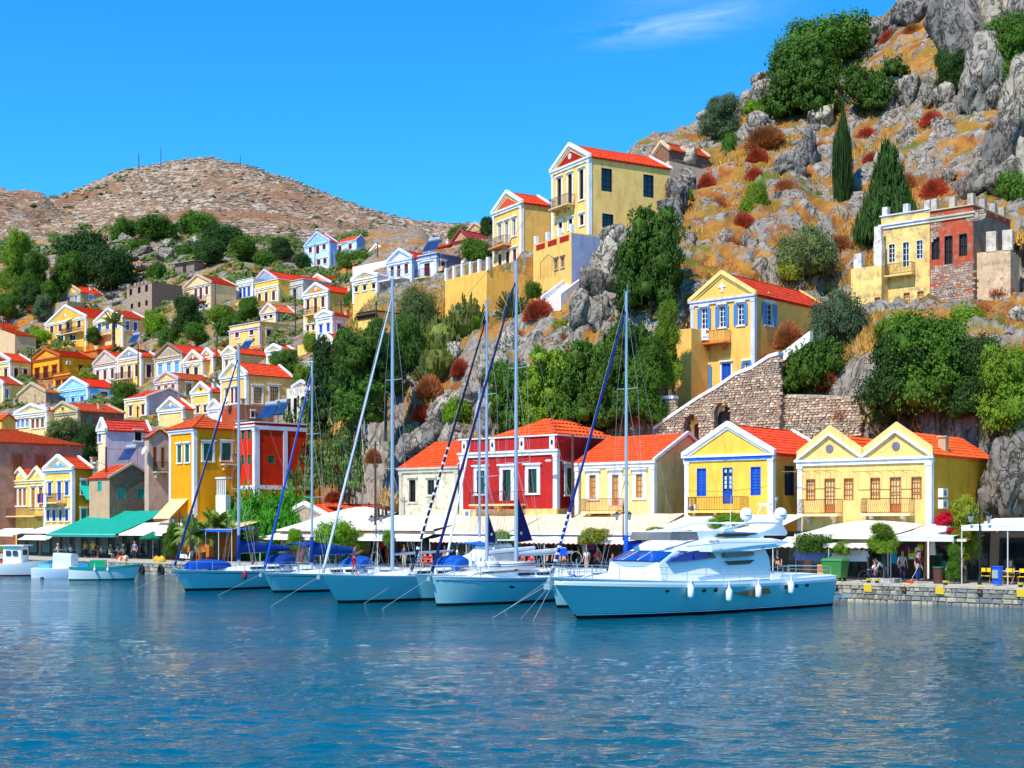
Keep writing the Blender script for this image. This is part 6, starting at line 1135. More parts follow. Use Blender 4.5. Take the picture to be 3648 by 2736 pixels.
def make_motor_yacht():
    b=Boat('motor_yacht','long white motor yacht with shade-tinted teal hull, blue windows and two satellite domes','motor yacht',2056,2205,47.4); e=b.e; Z=lambda zx,zy,y:b.at(1900+zx/2.011,1700+zy/2.011,y)
    L_=18.0; B=4.9; sec=hull(b,L_,B,1.95,1.62,1.75,zst=.22,stern=.90,flare=.20,n=30,boot=DARKP)
    X=lambda t:-1.75*max(0,1-t)**2.2+t*L_
    # thin white line in the boot top, rubbing strake
    for q,name,mt,th in((.90,'waterline_band',GEL,.04),(.08,'rubbing_strake',GEL,.27)):
        m=MB(); r=[]
        for i in range(31):
            t=(.004+i/30*.99)**1.25; hb,z=sec(t); x=-1.75*(1-q)*(1-t)**2.2+t*L_; f=1-.20*q**1.3*(1.6-.9*t); r.append([(x,-hb*f-.03,z*(1-q)+th/2),(x,-hb*f-.045,z*(1-q)),(x,-hb*f-.03,z*(1-q)-th/2)])
        m.grid(r).build(name,mt,e)
    z0=1.72
    fd=[(.6,1.80,1.84,.35,.2),(2.0,1.76,2.02,.95,.7),(3.6,1.74,2.20,1.4,1.0),(5.4,1.70,2.40,1.75,1.4),(6.6,1.66,2.50,1.85,1.55)]
    body(fd).build('foredeck_coachroof',GEL,e)
    xw0,zw0=Z(905,608,-1.6); xw1,zw1=Z(1005,528,-1.5); xa=Z(1700,600,-1.8)[0]; xr=Z(1180,432,-1.6)[0]; zr=Z(1180,440,-1.4)[1]
    x0=xw0-.1
    st=[(x0,z0-.1,zw0-.02,1.85,1.65),(x0+.02,z0-.1,zw0,1.85,1.65),(xw1,z0-.1,zw1,1.88,1.5),(xw1+.7,z0-.1,zw1+.22,1.9,1.45),(xr+.3,z0-.1,zr-.25,1.95,1.5),(xa-.3,z0-.1,zr-.35,1.95,1.6),(xa,z0-.1,zr-.9,1.9,1.7)]
    body(st).build('saloon',GEL,e)
    # windscreen: wraps the raked front
    g=MB(); n=6; rows=[]
    for (x,z,w) in((x0-.03,zw0+.04,1.62),(xw1-.06,zw1-.05,1.46)): rows.append([(x-.28*(1-(k/n*2-1)**2),w*(1-2*k/n),z+.02) for k in range(n+1)])
    g.grid(rows).build('windscreen',DGL,e)
    for k in(-.5,.5): MB().tube((x0-.29,k,zw0+.08),(xw1-.33,k*.9,zw1),.022,n=4).build('windscreen_mullion',GEL,e)
    def side(name,pts,mt,y=-1.9,th=.02):
        q=[Z(zx,zy,y) for zx,zy in pts]; MB().prism([(x,y-.055,z) for x,z in q],(0,th+.04,0)).build(name,mt,e)
    # saloon side glass, bowed top
    side('side_window',[(968,608),(1012,572),(1075,543),(1135,529),(1140,596)],DGL,-1.78,.25); side('side_window',[(1150,595),(1147,527),(1240,521),(1262,580)],DGL,-1.78,.25); side('side_window',[(1272,580),(1250,524),(1285,545),(1305,577)],M('glass',(70,90,110)),-1.78,.25)
    side('aft_window',[(1368,574),(1372,545),(1578,533),(1576,558)],M('glass',(90,110,120)),-1.82,.2); side('aft_opening',[(1405,628),(1380,602),(1582,592),(1545,620)],M('plain',(70,62,50)),-1.86,.1)
    # flybridge deck with its long overhang
    xf0=Z(1010,530,-1.6)[0]; xt=Z(1848,470,-1.9)[0]; zf=Z(1300,470,-1.9)[1]; zt=Z(1848,468,-1.9)[1]
    body([(xw1+.25,zw1+.02,zw1+.14,1.45,1.35),(xw1+1.2,zf-.42,zf+.06,1.75,1.55),(xr+.6,zf-.45,zf+.22,2.05,1.9),((xr+xt)/2,zf-.42,zf+.22,2.15,2.0),(xa,zf-.30,zf+.20,2.15,2.05),(xt,zt-.04,zt+.06,1.9,1.8)]).build('flybridge_deck',M('hull',(232,236,238)),e)
    side('hull_crease',[(1090,494),(1350,466),(1820,462),(1820,468),(1350,474),(1110,500)],GEL,-2.12,.04)
    c0=Z(885,415,-1.2)[0]; c1=Z(1175,400,-1.5)[0]; c2=Z(1640,400,-1.7)[0]; zc=Z(1175,382,-1.5)[1]; zb_=zf+.15
    m=MB(); 
    def loop(x0,x1,w0,w1,zl,zh,off): return [(x1,-w1,zl),(x0+.8,-w0,zl),(x0,-w0*.45,zl),(x0,w0*.45,zl),(x0+.8,w0,zl),(x1,w1,zl)]
    lo=loop(c0,c1,1.35,1.6,zb_,0,0); hi=[(x+.16,y*.96,zc-.06) for x,y,_ in lo]; m.grid([lo,hi]).build('flybridge_windshield',M('glass',(120,112,104),.15),e)
    m=MB(); m.path(hi,.03,5).build('windshield_frame',GEL,e)
    for sg in(-1,1):
        MB().hexa([(c1,sg*1.6,zb_),(c2,sg*1.8,zb_),(c2,sg*1.72,zb_),(c1,sg*1.52,zb_)],[(c1,sg*1.55,zc),(c2,sg*1.78,zc-.12),(c2,sg*1.7,zc-.12),(c1,sg*1.48,zc)]).build('flybridge_coaming',GEL,e)
    side('tinted_panel',[(1310,428),(1330,404),(1605,398),(1520,424)],M('glass',(40,36,34)),-1.78,.1)
    MB().box(c1-.2,-1.0,zb_,c1+.2,-.3,zc+.02).box(c1+.9,-1.3,zb_,c1+2.4,-.7,zc-.2).build('helm_seat',M('plain',(215,170,150)),e)
    # radar arch
    for sg in(-1,1):
        y=sg*1.72; q=[Z(zx,zy,-1.72) for zx,zy in((1560,418),(1800,418),(1814,400),(1768,318),(1735,322),(1742,345),(1690,372))]
        MB().prism([(x,y-.07,z) for x,z in q],(0,.14,0)).build('radar_arch',GEL,e)
        q=[Z(zx,zy,-1.72) for zx,zy in((1360,372),(1440,352),(1520,326),(1620,320),(1740,324))]
        m=MB(); 
        for (xa_,za_),(xb_,zb2) in zip(q,q[1:]): m.hexa([(xa_,y-.06,za_-.10),(xb_,y-.06,zb2-.08),(xb_,y+.06,zb2-.08),(xa_,y+.06,za_-.10)],[(xa_,y-.06,za_),(xb_,y-.06,zb2),(xb_,y+.06,zb2),(xa_,y+.06,za_)])
        m.build('arch_rail',GEL,e)
    xt1,zt1=Z(1745,322,-1.72); MB().box(xt1-.35,-1.7,zt1-.1,xt1+.15,1.7,zt1).build('arch_top',GEL,e)
    for zx,zy,y in((1525,262,1.0),(1772,262,-1.0)):
        x,z=Z(zx,zy,y); d=MB(); prof=[(.0,.34),(.16,.31),(.27,.22),(.33,.08),(.34,-.08),(.31,-.24),(.24,-.33),(.12,-.36),(.10,-.62)]; n=14
        d.grid([[(x+r*math.cos(2*math.pi*k/n),y+r*math.sin(2*math.pi*k/n),z+h) for k in range(n+1)] for r,h in prof]); dm=d.build('satellite_dome',GEL,e,smooth=True)
        m=MB(); m.grid([[(x+.342*math.cos(a),y+.342*math.sin(a),z+h) for a in [math.radians(-150+i*12) for i in range(5)]] for h in(-.13,-.07)]); m.build('blue_lettering',M('plain',(60,120,210)),dm)
    x,z=Z(1662,195,0); m=MB(); m.box(x-.12,-.38,z-.05,x+.12,.38,z+.06); zz=Z(1662,322,0)[1]
    for sx in(-.18,.18):
        for sg in(-.3,.3): m.path([(x+sx*1.7,sg*1.3,zz-.1),(x+sx*1.3,sg*1.15,z-.45),(x+sx*.4,sg*.6,z-.05)],.025,5)
    m.build('radar',GEL,e)
    x,z=Z(1410,350,-.6); MB().tube((x,-.6,z-.2),(x+.08,-.6,z+1.6),.016,.008,4).build('antenna',GEL,e); x,z=Z(1735,225,-.4); MB().path([(x-.05,-.4,z-.3),(x,-.4,z+.1),(x+.06,-.4,z+.5)],.02,4).box(x+.0,-.46,z+.45,x+.12,-.34,z+.62).build('light_mast',STEEL,e)
    # bow rail
    for sg in(-1,1):
        r=MB(); pp=[]
        for i in range(13): t=.02+i*.064; hb,z=sec(t); pp.append((X(t),sg*(hb-.08),z+.03))
        rail(r,pp,.66,2,.018,1); r.build('guard_rail',STEEL,e)
    r=MB(); hb,z=sec(.02); r.path([(X(.02),-hb+.08,z+.69),(-2.2,0,z+.72),(X(.02),hb-.08,z+.69)],.02,5).tube((-1.6,0,z),(-2.2,0,z+.72),.018,n=5); r.build('bow_rail',STEEL,e)
    # stern: cockpit coaming, rails, swim platform
    body([(xa-.2,1.5,2.05,2.05,2.0),(L_-.1,1.4,1.72,2.1,2.05)]).build('cockpit',GEL,e)
    MB().box(L_-.05,-2.1,.42,L_+1.5,2.1,.60).build('swim_platform',GEL,e); MB().box(L_,-2.05,.6,L_+1.45,2.05,.63).build('platform_teak',TEAK,e)
    r=MB(); rail(r,[(xa+.2,-2.1,1.95),(xa+1.2,-2.1,1.85),(L_-.3,-2.0,1.75),(L_-.1,-1.0,1.75),(L_-.1,1.0,1.75)],.42,2,.018,1); r.build('stern_rail',STEEL,e)
    # ports
    for zx,zy,w_ in((602,808,.19),(893,813,.16),(978,811,.16),(1208,808,.14),(1284,806,.14),(1787,783,.13),(1860,775,.13),(1940,770,.12)):
        x,z=Z(zx,zy,-2.1); hb,zz=sec(max(0,min(1,x/L_))); q=1-z/zz; f=1-.20*max(0,q)**1.3*(1.6-.9*x/L_); y=-hb*f
        o=MB().ball((0,0,0),w_*1.25,.08,.12,14,6).build('porthole',M('glass',(24,26,34)),e); sl=.16 if x<6 else .03; o.location=(x,y-(.07 if x<6 else .01),z); o.rotation_euler=(0,0,-math.atan2(hb-sec(max(0,x/L_-.03))[0],.03*L_) if x<9 else 0)
    x0_,zz0=Z(1425,793,-2.2); x1_,zz1=Z(1678,790,-2.2); x2_,_=Z(1500,812,-2.2); y=-sec(.75)[0]-.0
    MB().prism([(x0_,y-.03,1.02),(x1_-.15,y-.03,.96+.22),(x1_+.05,y-.03,.90),(x2_+.3,y-.03,.82)],(0,.3,0)).build('hull_window',M('glass',(92,78,40)),e)
    for i,(zx,zy) in enumerate(((1148,822),(1392,845),(1600,820),(1840,792))):
        x,z=Z(zx,zy,-2.5); fender(b,x,-sec(min(1,x/L_))[0]-.17,z,(240,240,238),'white fender on the motor yacht, '+('nearest the bow','second from the bow','in front of the brown hull window','nearest the stern')[i],.165,.72)
    def words(txt,size,x,y,z,mt,par,rot=(math.pi/2,0,0),sh=0):
        me=textmesh(txt,size,mt,sh); o=inst('lettering',me,par,(x,y,z),rot); return o
    x,z=Z(1258,470,-2.1); words('Anna Mia',.22,x,-2.09,z,M('plain',(60,64,90)),e,sh=.3)
    x,z=Z(1628,520,-2.12); words('VZ',.24,x,-2.17,z,M('plain',(50,54,66)),e)
    # chrome anchor plate on the stem, anchor ropes
    MB().hexa([(-1.5,-.10,1.9),(-1.1,-.16,1.9),(-1.1,.16,1.9),(-1.5,.10,1.9)],[(-1.05,-.1,1.25),(-.8,-.12,1.25),(-.8,.12,1.25),(-1.05,.1,1.25)]).build('stem_plate',STEEL,e); MB().box(-1.95,-.06,1.7,-1.4,.06,1.82).box(-2.0,-.2,1.45,-1.88,.2,1.72).build('anchor',STEEL,e)
    for i,(dx,dy) in enumerate(((-3.0,1.6),(-1.6,1.2),(-1.0,.1))):
        m=MB().tube((0,0,0),(dx,dy,-1.9),.013,n=4); o=m.build('anchor_rope',M('plain',(190,188,180)),None,label=('longest anchor rope running left from the motor yacht bow','middle anchor rope under the motor yacht bow','chain hanging almost straight down from the motor yacht bow')[i],cat='rope'); o.location=b.w(-1.4,.1,1.85)
    # small covered tender on the platform
    x=L_+.7; m=MB().ball((0,0,0),.75,.45,.30,12,6); o=m.build('covered_tender',M('cloth',(225,228,230)),None,smooth=True,label='small white-covered tender on the stern platform of the motor yacht',cat='dinghy'); o.location=b.w(x-.2,.9,.95)
    return b,sec
def textmesh(txt,size,mt,sh=0,ext=.004,align='LEFT'):
    c=bpy.data.curves.new('txt','FONT'); c.body=txt; c.size=size; c.shear=sh; c.extrude=ext; c.align_x=align; c.resolution_u=2; o=bpy.data.objects.new('txt',c); COL.objects.link(o); dg=bpy.context.evaluated_depsgraph_get(); me=bpy.data.meshes.new_from_object(o.evaluated_get(dg)); bpy.data.objects.remove(o); me.materials.clear(); me.materials.append(mt); return me
def fishing_boat(label,px,py,al,L_,B,c,zb,zs,rake,boot,flip=False):
    b=Boat('fishing_boat',label,'fishing boat',px,py,al,'small fishing boats on the left'); sec=hull(b,L_,B,zb,zs,rake,zst=.14,stern=.6,flare=.25,mat=M('hull',c),boot=M('plain',boot,.4)); return b,sec
# ---------------------------------------------------------------- waterfront
QR=-QA
def qe(name,px,off,z=QUAY,label=None,cat=None,group=None,rz=0,py=None):
    D=qD(px,off); x,y=(px-CX)/FP*D,D
    return empty(name,(x,y,z if py is None else CH-(py-HY)/FP*D),QR+rz,label,cat,group)
CANV=(238,226,206)
def awning(label,px0,px1,yb,yf,ob,of_,c=(226,220,208),val=.28,scal=False,edge=None,posts=0,ridge=0,c2=None,group='awnings and canopies along the quay',thick=.03,rev=False,ribs=0):
    pm=(px0+px1)/2; t0,t1=qt(px0,of_),qt(px1,of_); zb=qz(pm,yb,ob); zf=qz(pm,yf,of_)+val*.5; o=q2w(t0,of_,0); e=empty('awning',o,QR,label,'awning',group); W=t1-t0; dp=ob-of_; n=max(2,int(W/1.1)); mt=M('cloth',c,sc=.8)
    m=MB(); rows=[]
    for j in range(5):
        f=j/4; rows.append([(W*i/n,dp*f,zf+(zb-zf)*f-.10*math.sin(math.pi*f)+.025*math.sin(i*2.3+j)+ (ridge*(1-abs(2*i/n-1))*f if ridge else 0)) for i in range(n+1)])
    m.grid(rows); m.grid([[(x,y,z-thick) for x,y,z in r] for r in rows]); m.build('canvas',mt,e)
    if val:
        m=MB(); k=max(6,int(W/.22)); top=[(W*i/k,-.01,zf+.0) for i in range(k+1)]; bot=[(W*i/k,-.02-.01*math.sin(i),zf-val+((.05 if i%2 else -.03) if scal else 0)) for i in range(k+1)]; m.grid([top,bot]); m.build('valance',M('cloth',c2 or c,sc=.8),e)
        if edge: MB().path([(p[0],p[1]-.01,p[2]) for p in (bot if scal else bot[::k])],.022,4).build('trim',M('cloth',edge),e)
    f=MB(); f.tube((0,0,zf),(W,0,zf),.03,n=5)
    for i in range(ribs): x=W*(i+.5)/ribs; f.tube((x,0,zf+.03),(x,dp,zb+.03),.035,n=4)
    f.build('frame_bar',M('metal',(225,225,222),met=.1),e)
    for i in range(posts): x=W*i/max(1,posts-1); MB().tube((x,.05,QUAY),(x,.05,zf),.035,n=6).build('post',M('metal',(215,212,205),met=.1),e)
    return e
def put(name,mb,mat,px,off,z=QUAY,label=None,cat=None,group=None,rz=0,py=None,smooth=False):
    o=mb.build(name,mat,None,smooth=smooth,label=label,cat=cat,group=group); D=qD(px,off); o.location=((px-CX)/FP*D,D,z if py is None else CH-(py-HY)/FP*D); o.rotation_euler=(0,0,QR+rz); return o
# people ------------------------------------------------------------------
def skin(name,chains,mat,sub=1):
    """chains: lists of (x,y,z,r); points closer than 1 cm are shared joints"""
    vs=[];rs_=[];es=[]
    def idx(p):
        for i,v in enumerate(vs):
            if (Vector(v)-Vector(p[:3])).length<.012: return i
        vs.append(p[:3]); rs_.append(p[3]); return len(vs)-1
    for ch in chains:
        q=[idx(p) for p in ch]; es+= [(a,b) for a,b in zip(q,q[1:]) if a!=b]
    me=bpy.data.meshes.new(name); me.from_pydata(vs,es,[]); o=bpy.data.objects.new(name,me); COL.objects.link(o)
    md=o.modifiers.new('s','SKIN'); 
    for v,r in zip(me.skin_vertices[0].data,rs_): v.radius=(r,r*.85 if r>.09 else r)
    me.skin_vertices[0].data[0].use_root=True
    if sub: o.modifiers.new('u','SUBSURF').levels=sub
    dg=bpy.context.evaluated_depsgraph_get(); out=bpy.data.meshes.new_from_object(o.evaluated_get(dg)); bpy.data.objects.remove(o); out.materials.clear(); out.materials.append(mat); out.shade_smooth(); out.name=name; return out
SKN=M('skin',(205,150,118))
def pose(kind):
    # facing -y ; hips, knees, feet, shoulders, elbows, hands
    hz=.93
    if kind=='sit': hz=.50
    hip=(0,0,hz); lean={'stand':0,'sit':-.05,'bend':-.45,'reach':-.06}[kind]
    ch=(0,lean*.8,hz+.42 if kind!='bend' else hz+.26); nk=(0,lean,hz+.56 if kind!='bend' else hz+.34)
    hd=(0,lean-.03 if kind!='bend' else lean-.14,nk[2]+.10); hd2=(0,hd[1]-.01,hd[2]+.13)
    body=[[(*hip,.12),((0,lean*.4,(hz+ch[2])/2)+(.115,)) ,(*ch,.13),(*nk,.055),(*hd,.075),(*hd2,.085),(0,hd2[1],hd2[2]+.07,.05)]]
    body[0][1]=(0,lean*.4,(hz+ch[2])/2,.115); shirt=[[(0,0,hz,.125),(0,lean*.4,(hz+ch[2])/2,.13),(ch[0],ch[1],ch[2],.145),(nk[0],nk[1],nk[2]-.05,.07)]]; tr=[[(0,0,hz+.04,.125),(0,0,hz,.13)]]; sho=[]
    for s in(-1,1):
        sh=(s*.19,ch[1],ch[2]+.04)
        if kind=='sit': kn=(s*.12,-.42,hz-.02); ft=(s*.12,-.40,.06); el=(s*.25,ch[1]-.10,ch[2]-.22); hn=(s*.15,ch[1]-.34,ch[2]-.20)
        elif kind=='bend': kn=(s*.12,-.03,.48); ft=(s*.12,.02,.06); el=(s*.2,ch[1]-.15,ch[2]-.25); hn=(s*.15,ch[1]-.30,ch[2]-.48)
        elif kind=='reach': kn=(s*.11,-.04+s*.06,.48); ft=(s*.12,s*.12,.06); el=(s*.26,-.12,ch[2]-.16); hn=(s*.12,-.36,ch[2]-.02)
        else: kn=(s*.10,-.02,.48); ft=(s*.11,.01,.06); el=(s*.26,ch[1]+.03,ch[2]-.24); hn=(s*.27,ch[1]-.08,ch[2]-.48)
        hp=(s*.10,0,hz-.06)
        body.append([(*hip,.12),(*hp,.085),(*kn,.055),(*ft,.038),(ft[0],ft[1]-.16,.035,.032)]); body.append([(*ch,.13),(*sh,.055),(*el,.040),(*hn,.026)])
        d=(Vector(hn)-Vector(el)).normalized(); u=d.orthogonal().normalized(); w=d.cross(u); hv=Vector(hn); pal=hv+d*.06; body.append([(*hn,.026),(*pal,.028)])
        for k,l in zip((-1.5,-.5,.5,1.5),(.065,.08,.075,.06)): a=pal+u*(k*.016)+d*.025; body.append([(*pal,.028),(*a,.008),(*(a+d*l*.5+w*.008),.007),(*(a+d*l+w*.025),.006)])
        a=hv+d*.02+u*.035*s; body.append([(*hn,.026),(*a,.009),(*(a+d*.04+u*.012*s),.007)])
        shirt.append([(ch[0],ch[1],ch[2],.145),(*sh,.068),(*(Vector(sh).lerp(Vector(el),.7)),.058)])
        tr.append([(0,0,hz,.13),(*hp,.10),(*kn,.068),(*(Vector(kn).lerp(Vector(ft),.82)),.055)]); sho.append([(0,0,hz,.13),(*hp,.102),(*(Vector(hp).lerp(Vector(kn),.8)),.085)])
    hair=MB().ball((hd2[0],hd2[1]+.018,hd2[2]+.015),.098,.105,.112,10,7); face=MB().ball((0,hd2[1]-.105,hd2[2]-.015),.014,.02,.022,6,4); 
    for s in(-1,1): face.ball((s*.033,hd2[1]-.086,hd2[2]+.02),.011,.008,.008,6,4); face.ball((s*.086,hd2[1]+.0,hd2[2]-.01),.012,.018,.028,6,4)
    hair.v=[(x,y+(.0 if z>hd2[2]+.03 else .03),z) for x,y,z in hair.v]
    return dict(body=skin('body',body,SKN),shirt=skin('shirt',shirt,SKN),trousers=skin('trousers',tr,SKN),shorts=skin('shorts',sho,SKN),hair=hair.mesh('hair',SKN,True),face=face.mesh('face',SKN,True))
_PZ={}
def person(label,kind,loc,face,shirt,legs,hair=(60,40,28),h=1.0,shorts=False,group=None,skinc=(205,150,118),hat=None):
    if kind not in _PZ: _PZ[kind]=pose(kind)
    p=_PZ[kind]; e=empty('person',loc,face,label,'person',group); sm=M('skin',skinc); s=(h,h,h)
    inst('body',p['body'],e,scl=s,mat=sm); inst('shirt',p['shirt'],e,scl=s,mat=M('cloth',shirt)); inst('shorts' if shorts else 'trousers',p['shorts' if shorts else 'trousers'],e,scl=s,mat=M('cloth',legs)); inst('hair',p['hair'],e,scl=s,mat=M('cloth',hair)); inst('face',p['face'],e,scl=s,mat=sm)
    if hat: 
        zt=max(v.co.z for v in p['hair'].vertices)*h; yt=sum(v.co.y for v in p['hair'].vertices)/len(p['hair'].vertices)*h; MB().tube((0,yt,zt-.10),(0,yt,zt+.03),.11,.09,10).tube((0,yt,zt-.11),(0,yt,zt-.09),.2,.2,12).build('hat',M('cloth',hat),e)
    return e
def qperson(label,kind,px,off,face,*a,**k): D=qD(px,off); z=k.pop('z',QUAY); return person(label,kind,((px-CX)/FP*D,D,z),face,*a,**k)
def lamp(label,px,off,ytop,n=2,group='street lamps on the quay'):
    e=qe('street_lamp',px,off,label=label,cat='street lamp',group=group); h=qz(px,ytop,off)-QUAY; mt=M('metal',(40,44,46),met=.3)
    MB().tube((0,0,0),(0,0,.5),.13,.08,8).tube((0,0,.5),(0,0,h-.1),.05,.04,8).tube((0,0,h-.1),(0,0,h+.25),.03,.005,6).ball((0,0,h-.15),.07).build('pole',mt,e)
    for k in range(n):
        a=math.pi*2*k/n; dx,dy=.52*math.cos(a),.52*math.sin(a); MB().path([(0,0,h-.55),(dx*.5,dy*.5,h-.38),(dx,dy,h-.42)],.022,5).build('arm',mt,e)
        l=MB(); l.tube((dx,dy,h-.95),(dx,dy,h-.58),.09,.17,6); lo=l.build('lantern',M('glass',(150,160,160)),e); MB().tube((dx,dy,h-.58),(dx,dy,h-.44),.20,.03,6).tube((dx,dy,h-1.0),(dx,dy,h-.95),.05,.09,6).build('lantern_cap',mt,lo)
    return e
def pole(label,px,py0,py1,D=None,r=.11,c=(84,50,38),arm=0,cross=True,group='wooden utility poles'):
    D=D or GD(px,py0); p=P(px,py0,D); h=(py0-py1)/FP*D; e=empty('utility_pole',p,QR,label,'utility pole',group); MB().tube((0,0,-1),(0,0,h),r,r*.7,7).build('pole',M('wood',c),e)
    if cross: MB().tube((-.45,0,h-.3),(.45,0,h-.3),.035,n=5).build('crossarm',M('metal',(70,66,62)),e); [MB().tube((x,0,h-.3),(x,0,h-.14),.04,n=6).build('insulator',M('plain',(220,220,215)),e) for x in(-.4,0,.4)]
    if arm: MB().path([(0,0,h-abs(arm)*1.2),(arm*.5,-.1,h-.05-abs(arm)*1.0),(arm,-.2,h-abs(arm)*1.0)],.03,5).build('arm',M('metal',(160,160,155)),e); MB().ball((arm*1.15,-.2,h-abs(arm)*1.02),.32,.14,.09).build('lamp_head',M('plain',(225,225,220)),e)
    return p+Vector((0,0,h-.15))
def wire(a,b,sag,label,r=.016):
    m=MB(); pts=[Vector(a).lerp(Vector(b),i/14)-Vector((0,0,sag*4*(i/14)*(1-i/14))) for i in range(15)]; m.path(pts,r,3); m.build('overhead_wire',M('plain',(30,30,32)),None,label=label,cat='wire',group='overhead wires')
def acunit(hd,side,px,py,label=None):
    hit=hd['hitS'] if side else hd['hitF']; u,v=hit(px,py); e=hd['e']; W=hd['W']
    if side: m=MB().box(W+.02,u-.38,v-.28,W+.34,u+.38,v+.28); f=MB().tube((W+.345,u-.08,v),(W+.36,u-.08,v),.2,n=12)
    else: m=MB().box(u-.42,-.4,v-.3,u+.42,-.06,v+.3); f=MB().tube((u+.1,-.41,v),(u+.1,-.42,v),.21,n=12)
    o=m.build('air_conditioner',M('plain',(236,234,228)),e); f.build('fan_grille',M('plain',(120,120,118)),o)
def solar(label,px,py,s,D):
    e=empty('solar_water_heater',P(px,py,D),QR,label,'solar water heater','solar water heaters on the roofs')
    for x in(-.55,.55): MB().hexa([(x-.5,-.9*s,0),(x+.5,-.9*s,0),(x+.5,-.84*s,0),(x-.5,-.84*s,0)],[(x-.5,0,1.25),(x+.5,0,1.25),(x+.5,.06,1.25),(x-.5,.06,1.25)]).build('panel',M('glass',(28,56,104)),e)
    MB().tube((-.9,.25,1.45),(.9,.25,1.45),.26,n=10).build('tank',M('metal',(215,215,215)),e); MB().tube((-.8,.3,-.6),(-.8,.3,1.3),.03,n=4).tube((.8,.3,-.6),(.8,.3,1.3),.03,n=4).build('frame',STEEL,e)
def chair_set():
    m=MB(); return m
def cafe_chair(label,px,off,c,rz=0,group='yellow director chairs'):
    e=qe('chair',px,off,label=label,cat='chair',group=group,rz=rz); w=M('wood',(190,130,60))
    MB().box(-.25,-.22,.44,.25,.22,.47).build('seat',M('cloth',c),e); MB().box(-.25,.22,.68,.25,.24,.90).build('backrest',M('cloth',c),e)
    for s in(-1,1): MB().tube((s*.25,-.22,.02),(s*.25,.22,.46),.02,n=4).build('leg',w,e); MB().tube((s*.25,.22,.02),(s*.25,-.22,.46),.02,n=4).build('leg',w,e); MB().tube((s*.25,.23,.44),(s*.25,.23,.92),.018,n=4).tube((s*.25,-.22,.64),(s*.25,.23,.64),.018,n=4).build('arm_rest',w,e)
def cafe_table(label,px,off,group='cafe tables'):
    e=qe('table',px,off,label=label,cat='table',group=group); MB().tube((0,0,.72),(0,0,.75),.42,n=12).build('tabletop',M('plain',(225,225,230)),e); MB().tube((0,0,0),(0,0,.72),.03,n=5).tube((0,0,0),(0,0,.03),.22,n=8).build('pedestal',M('metal',(60,60,60)),e)
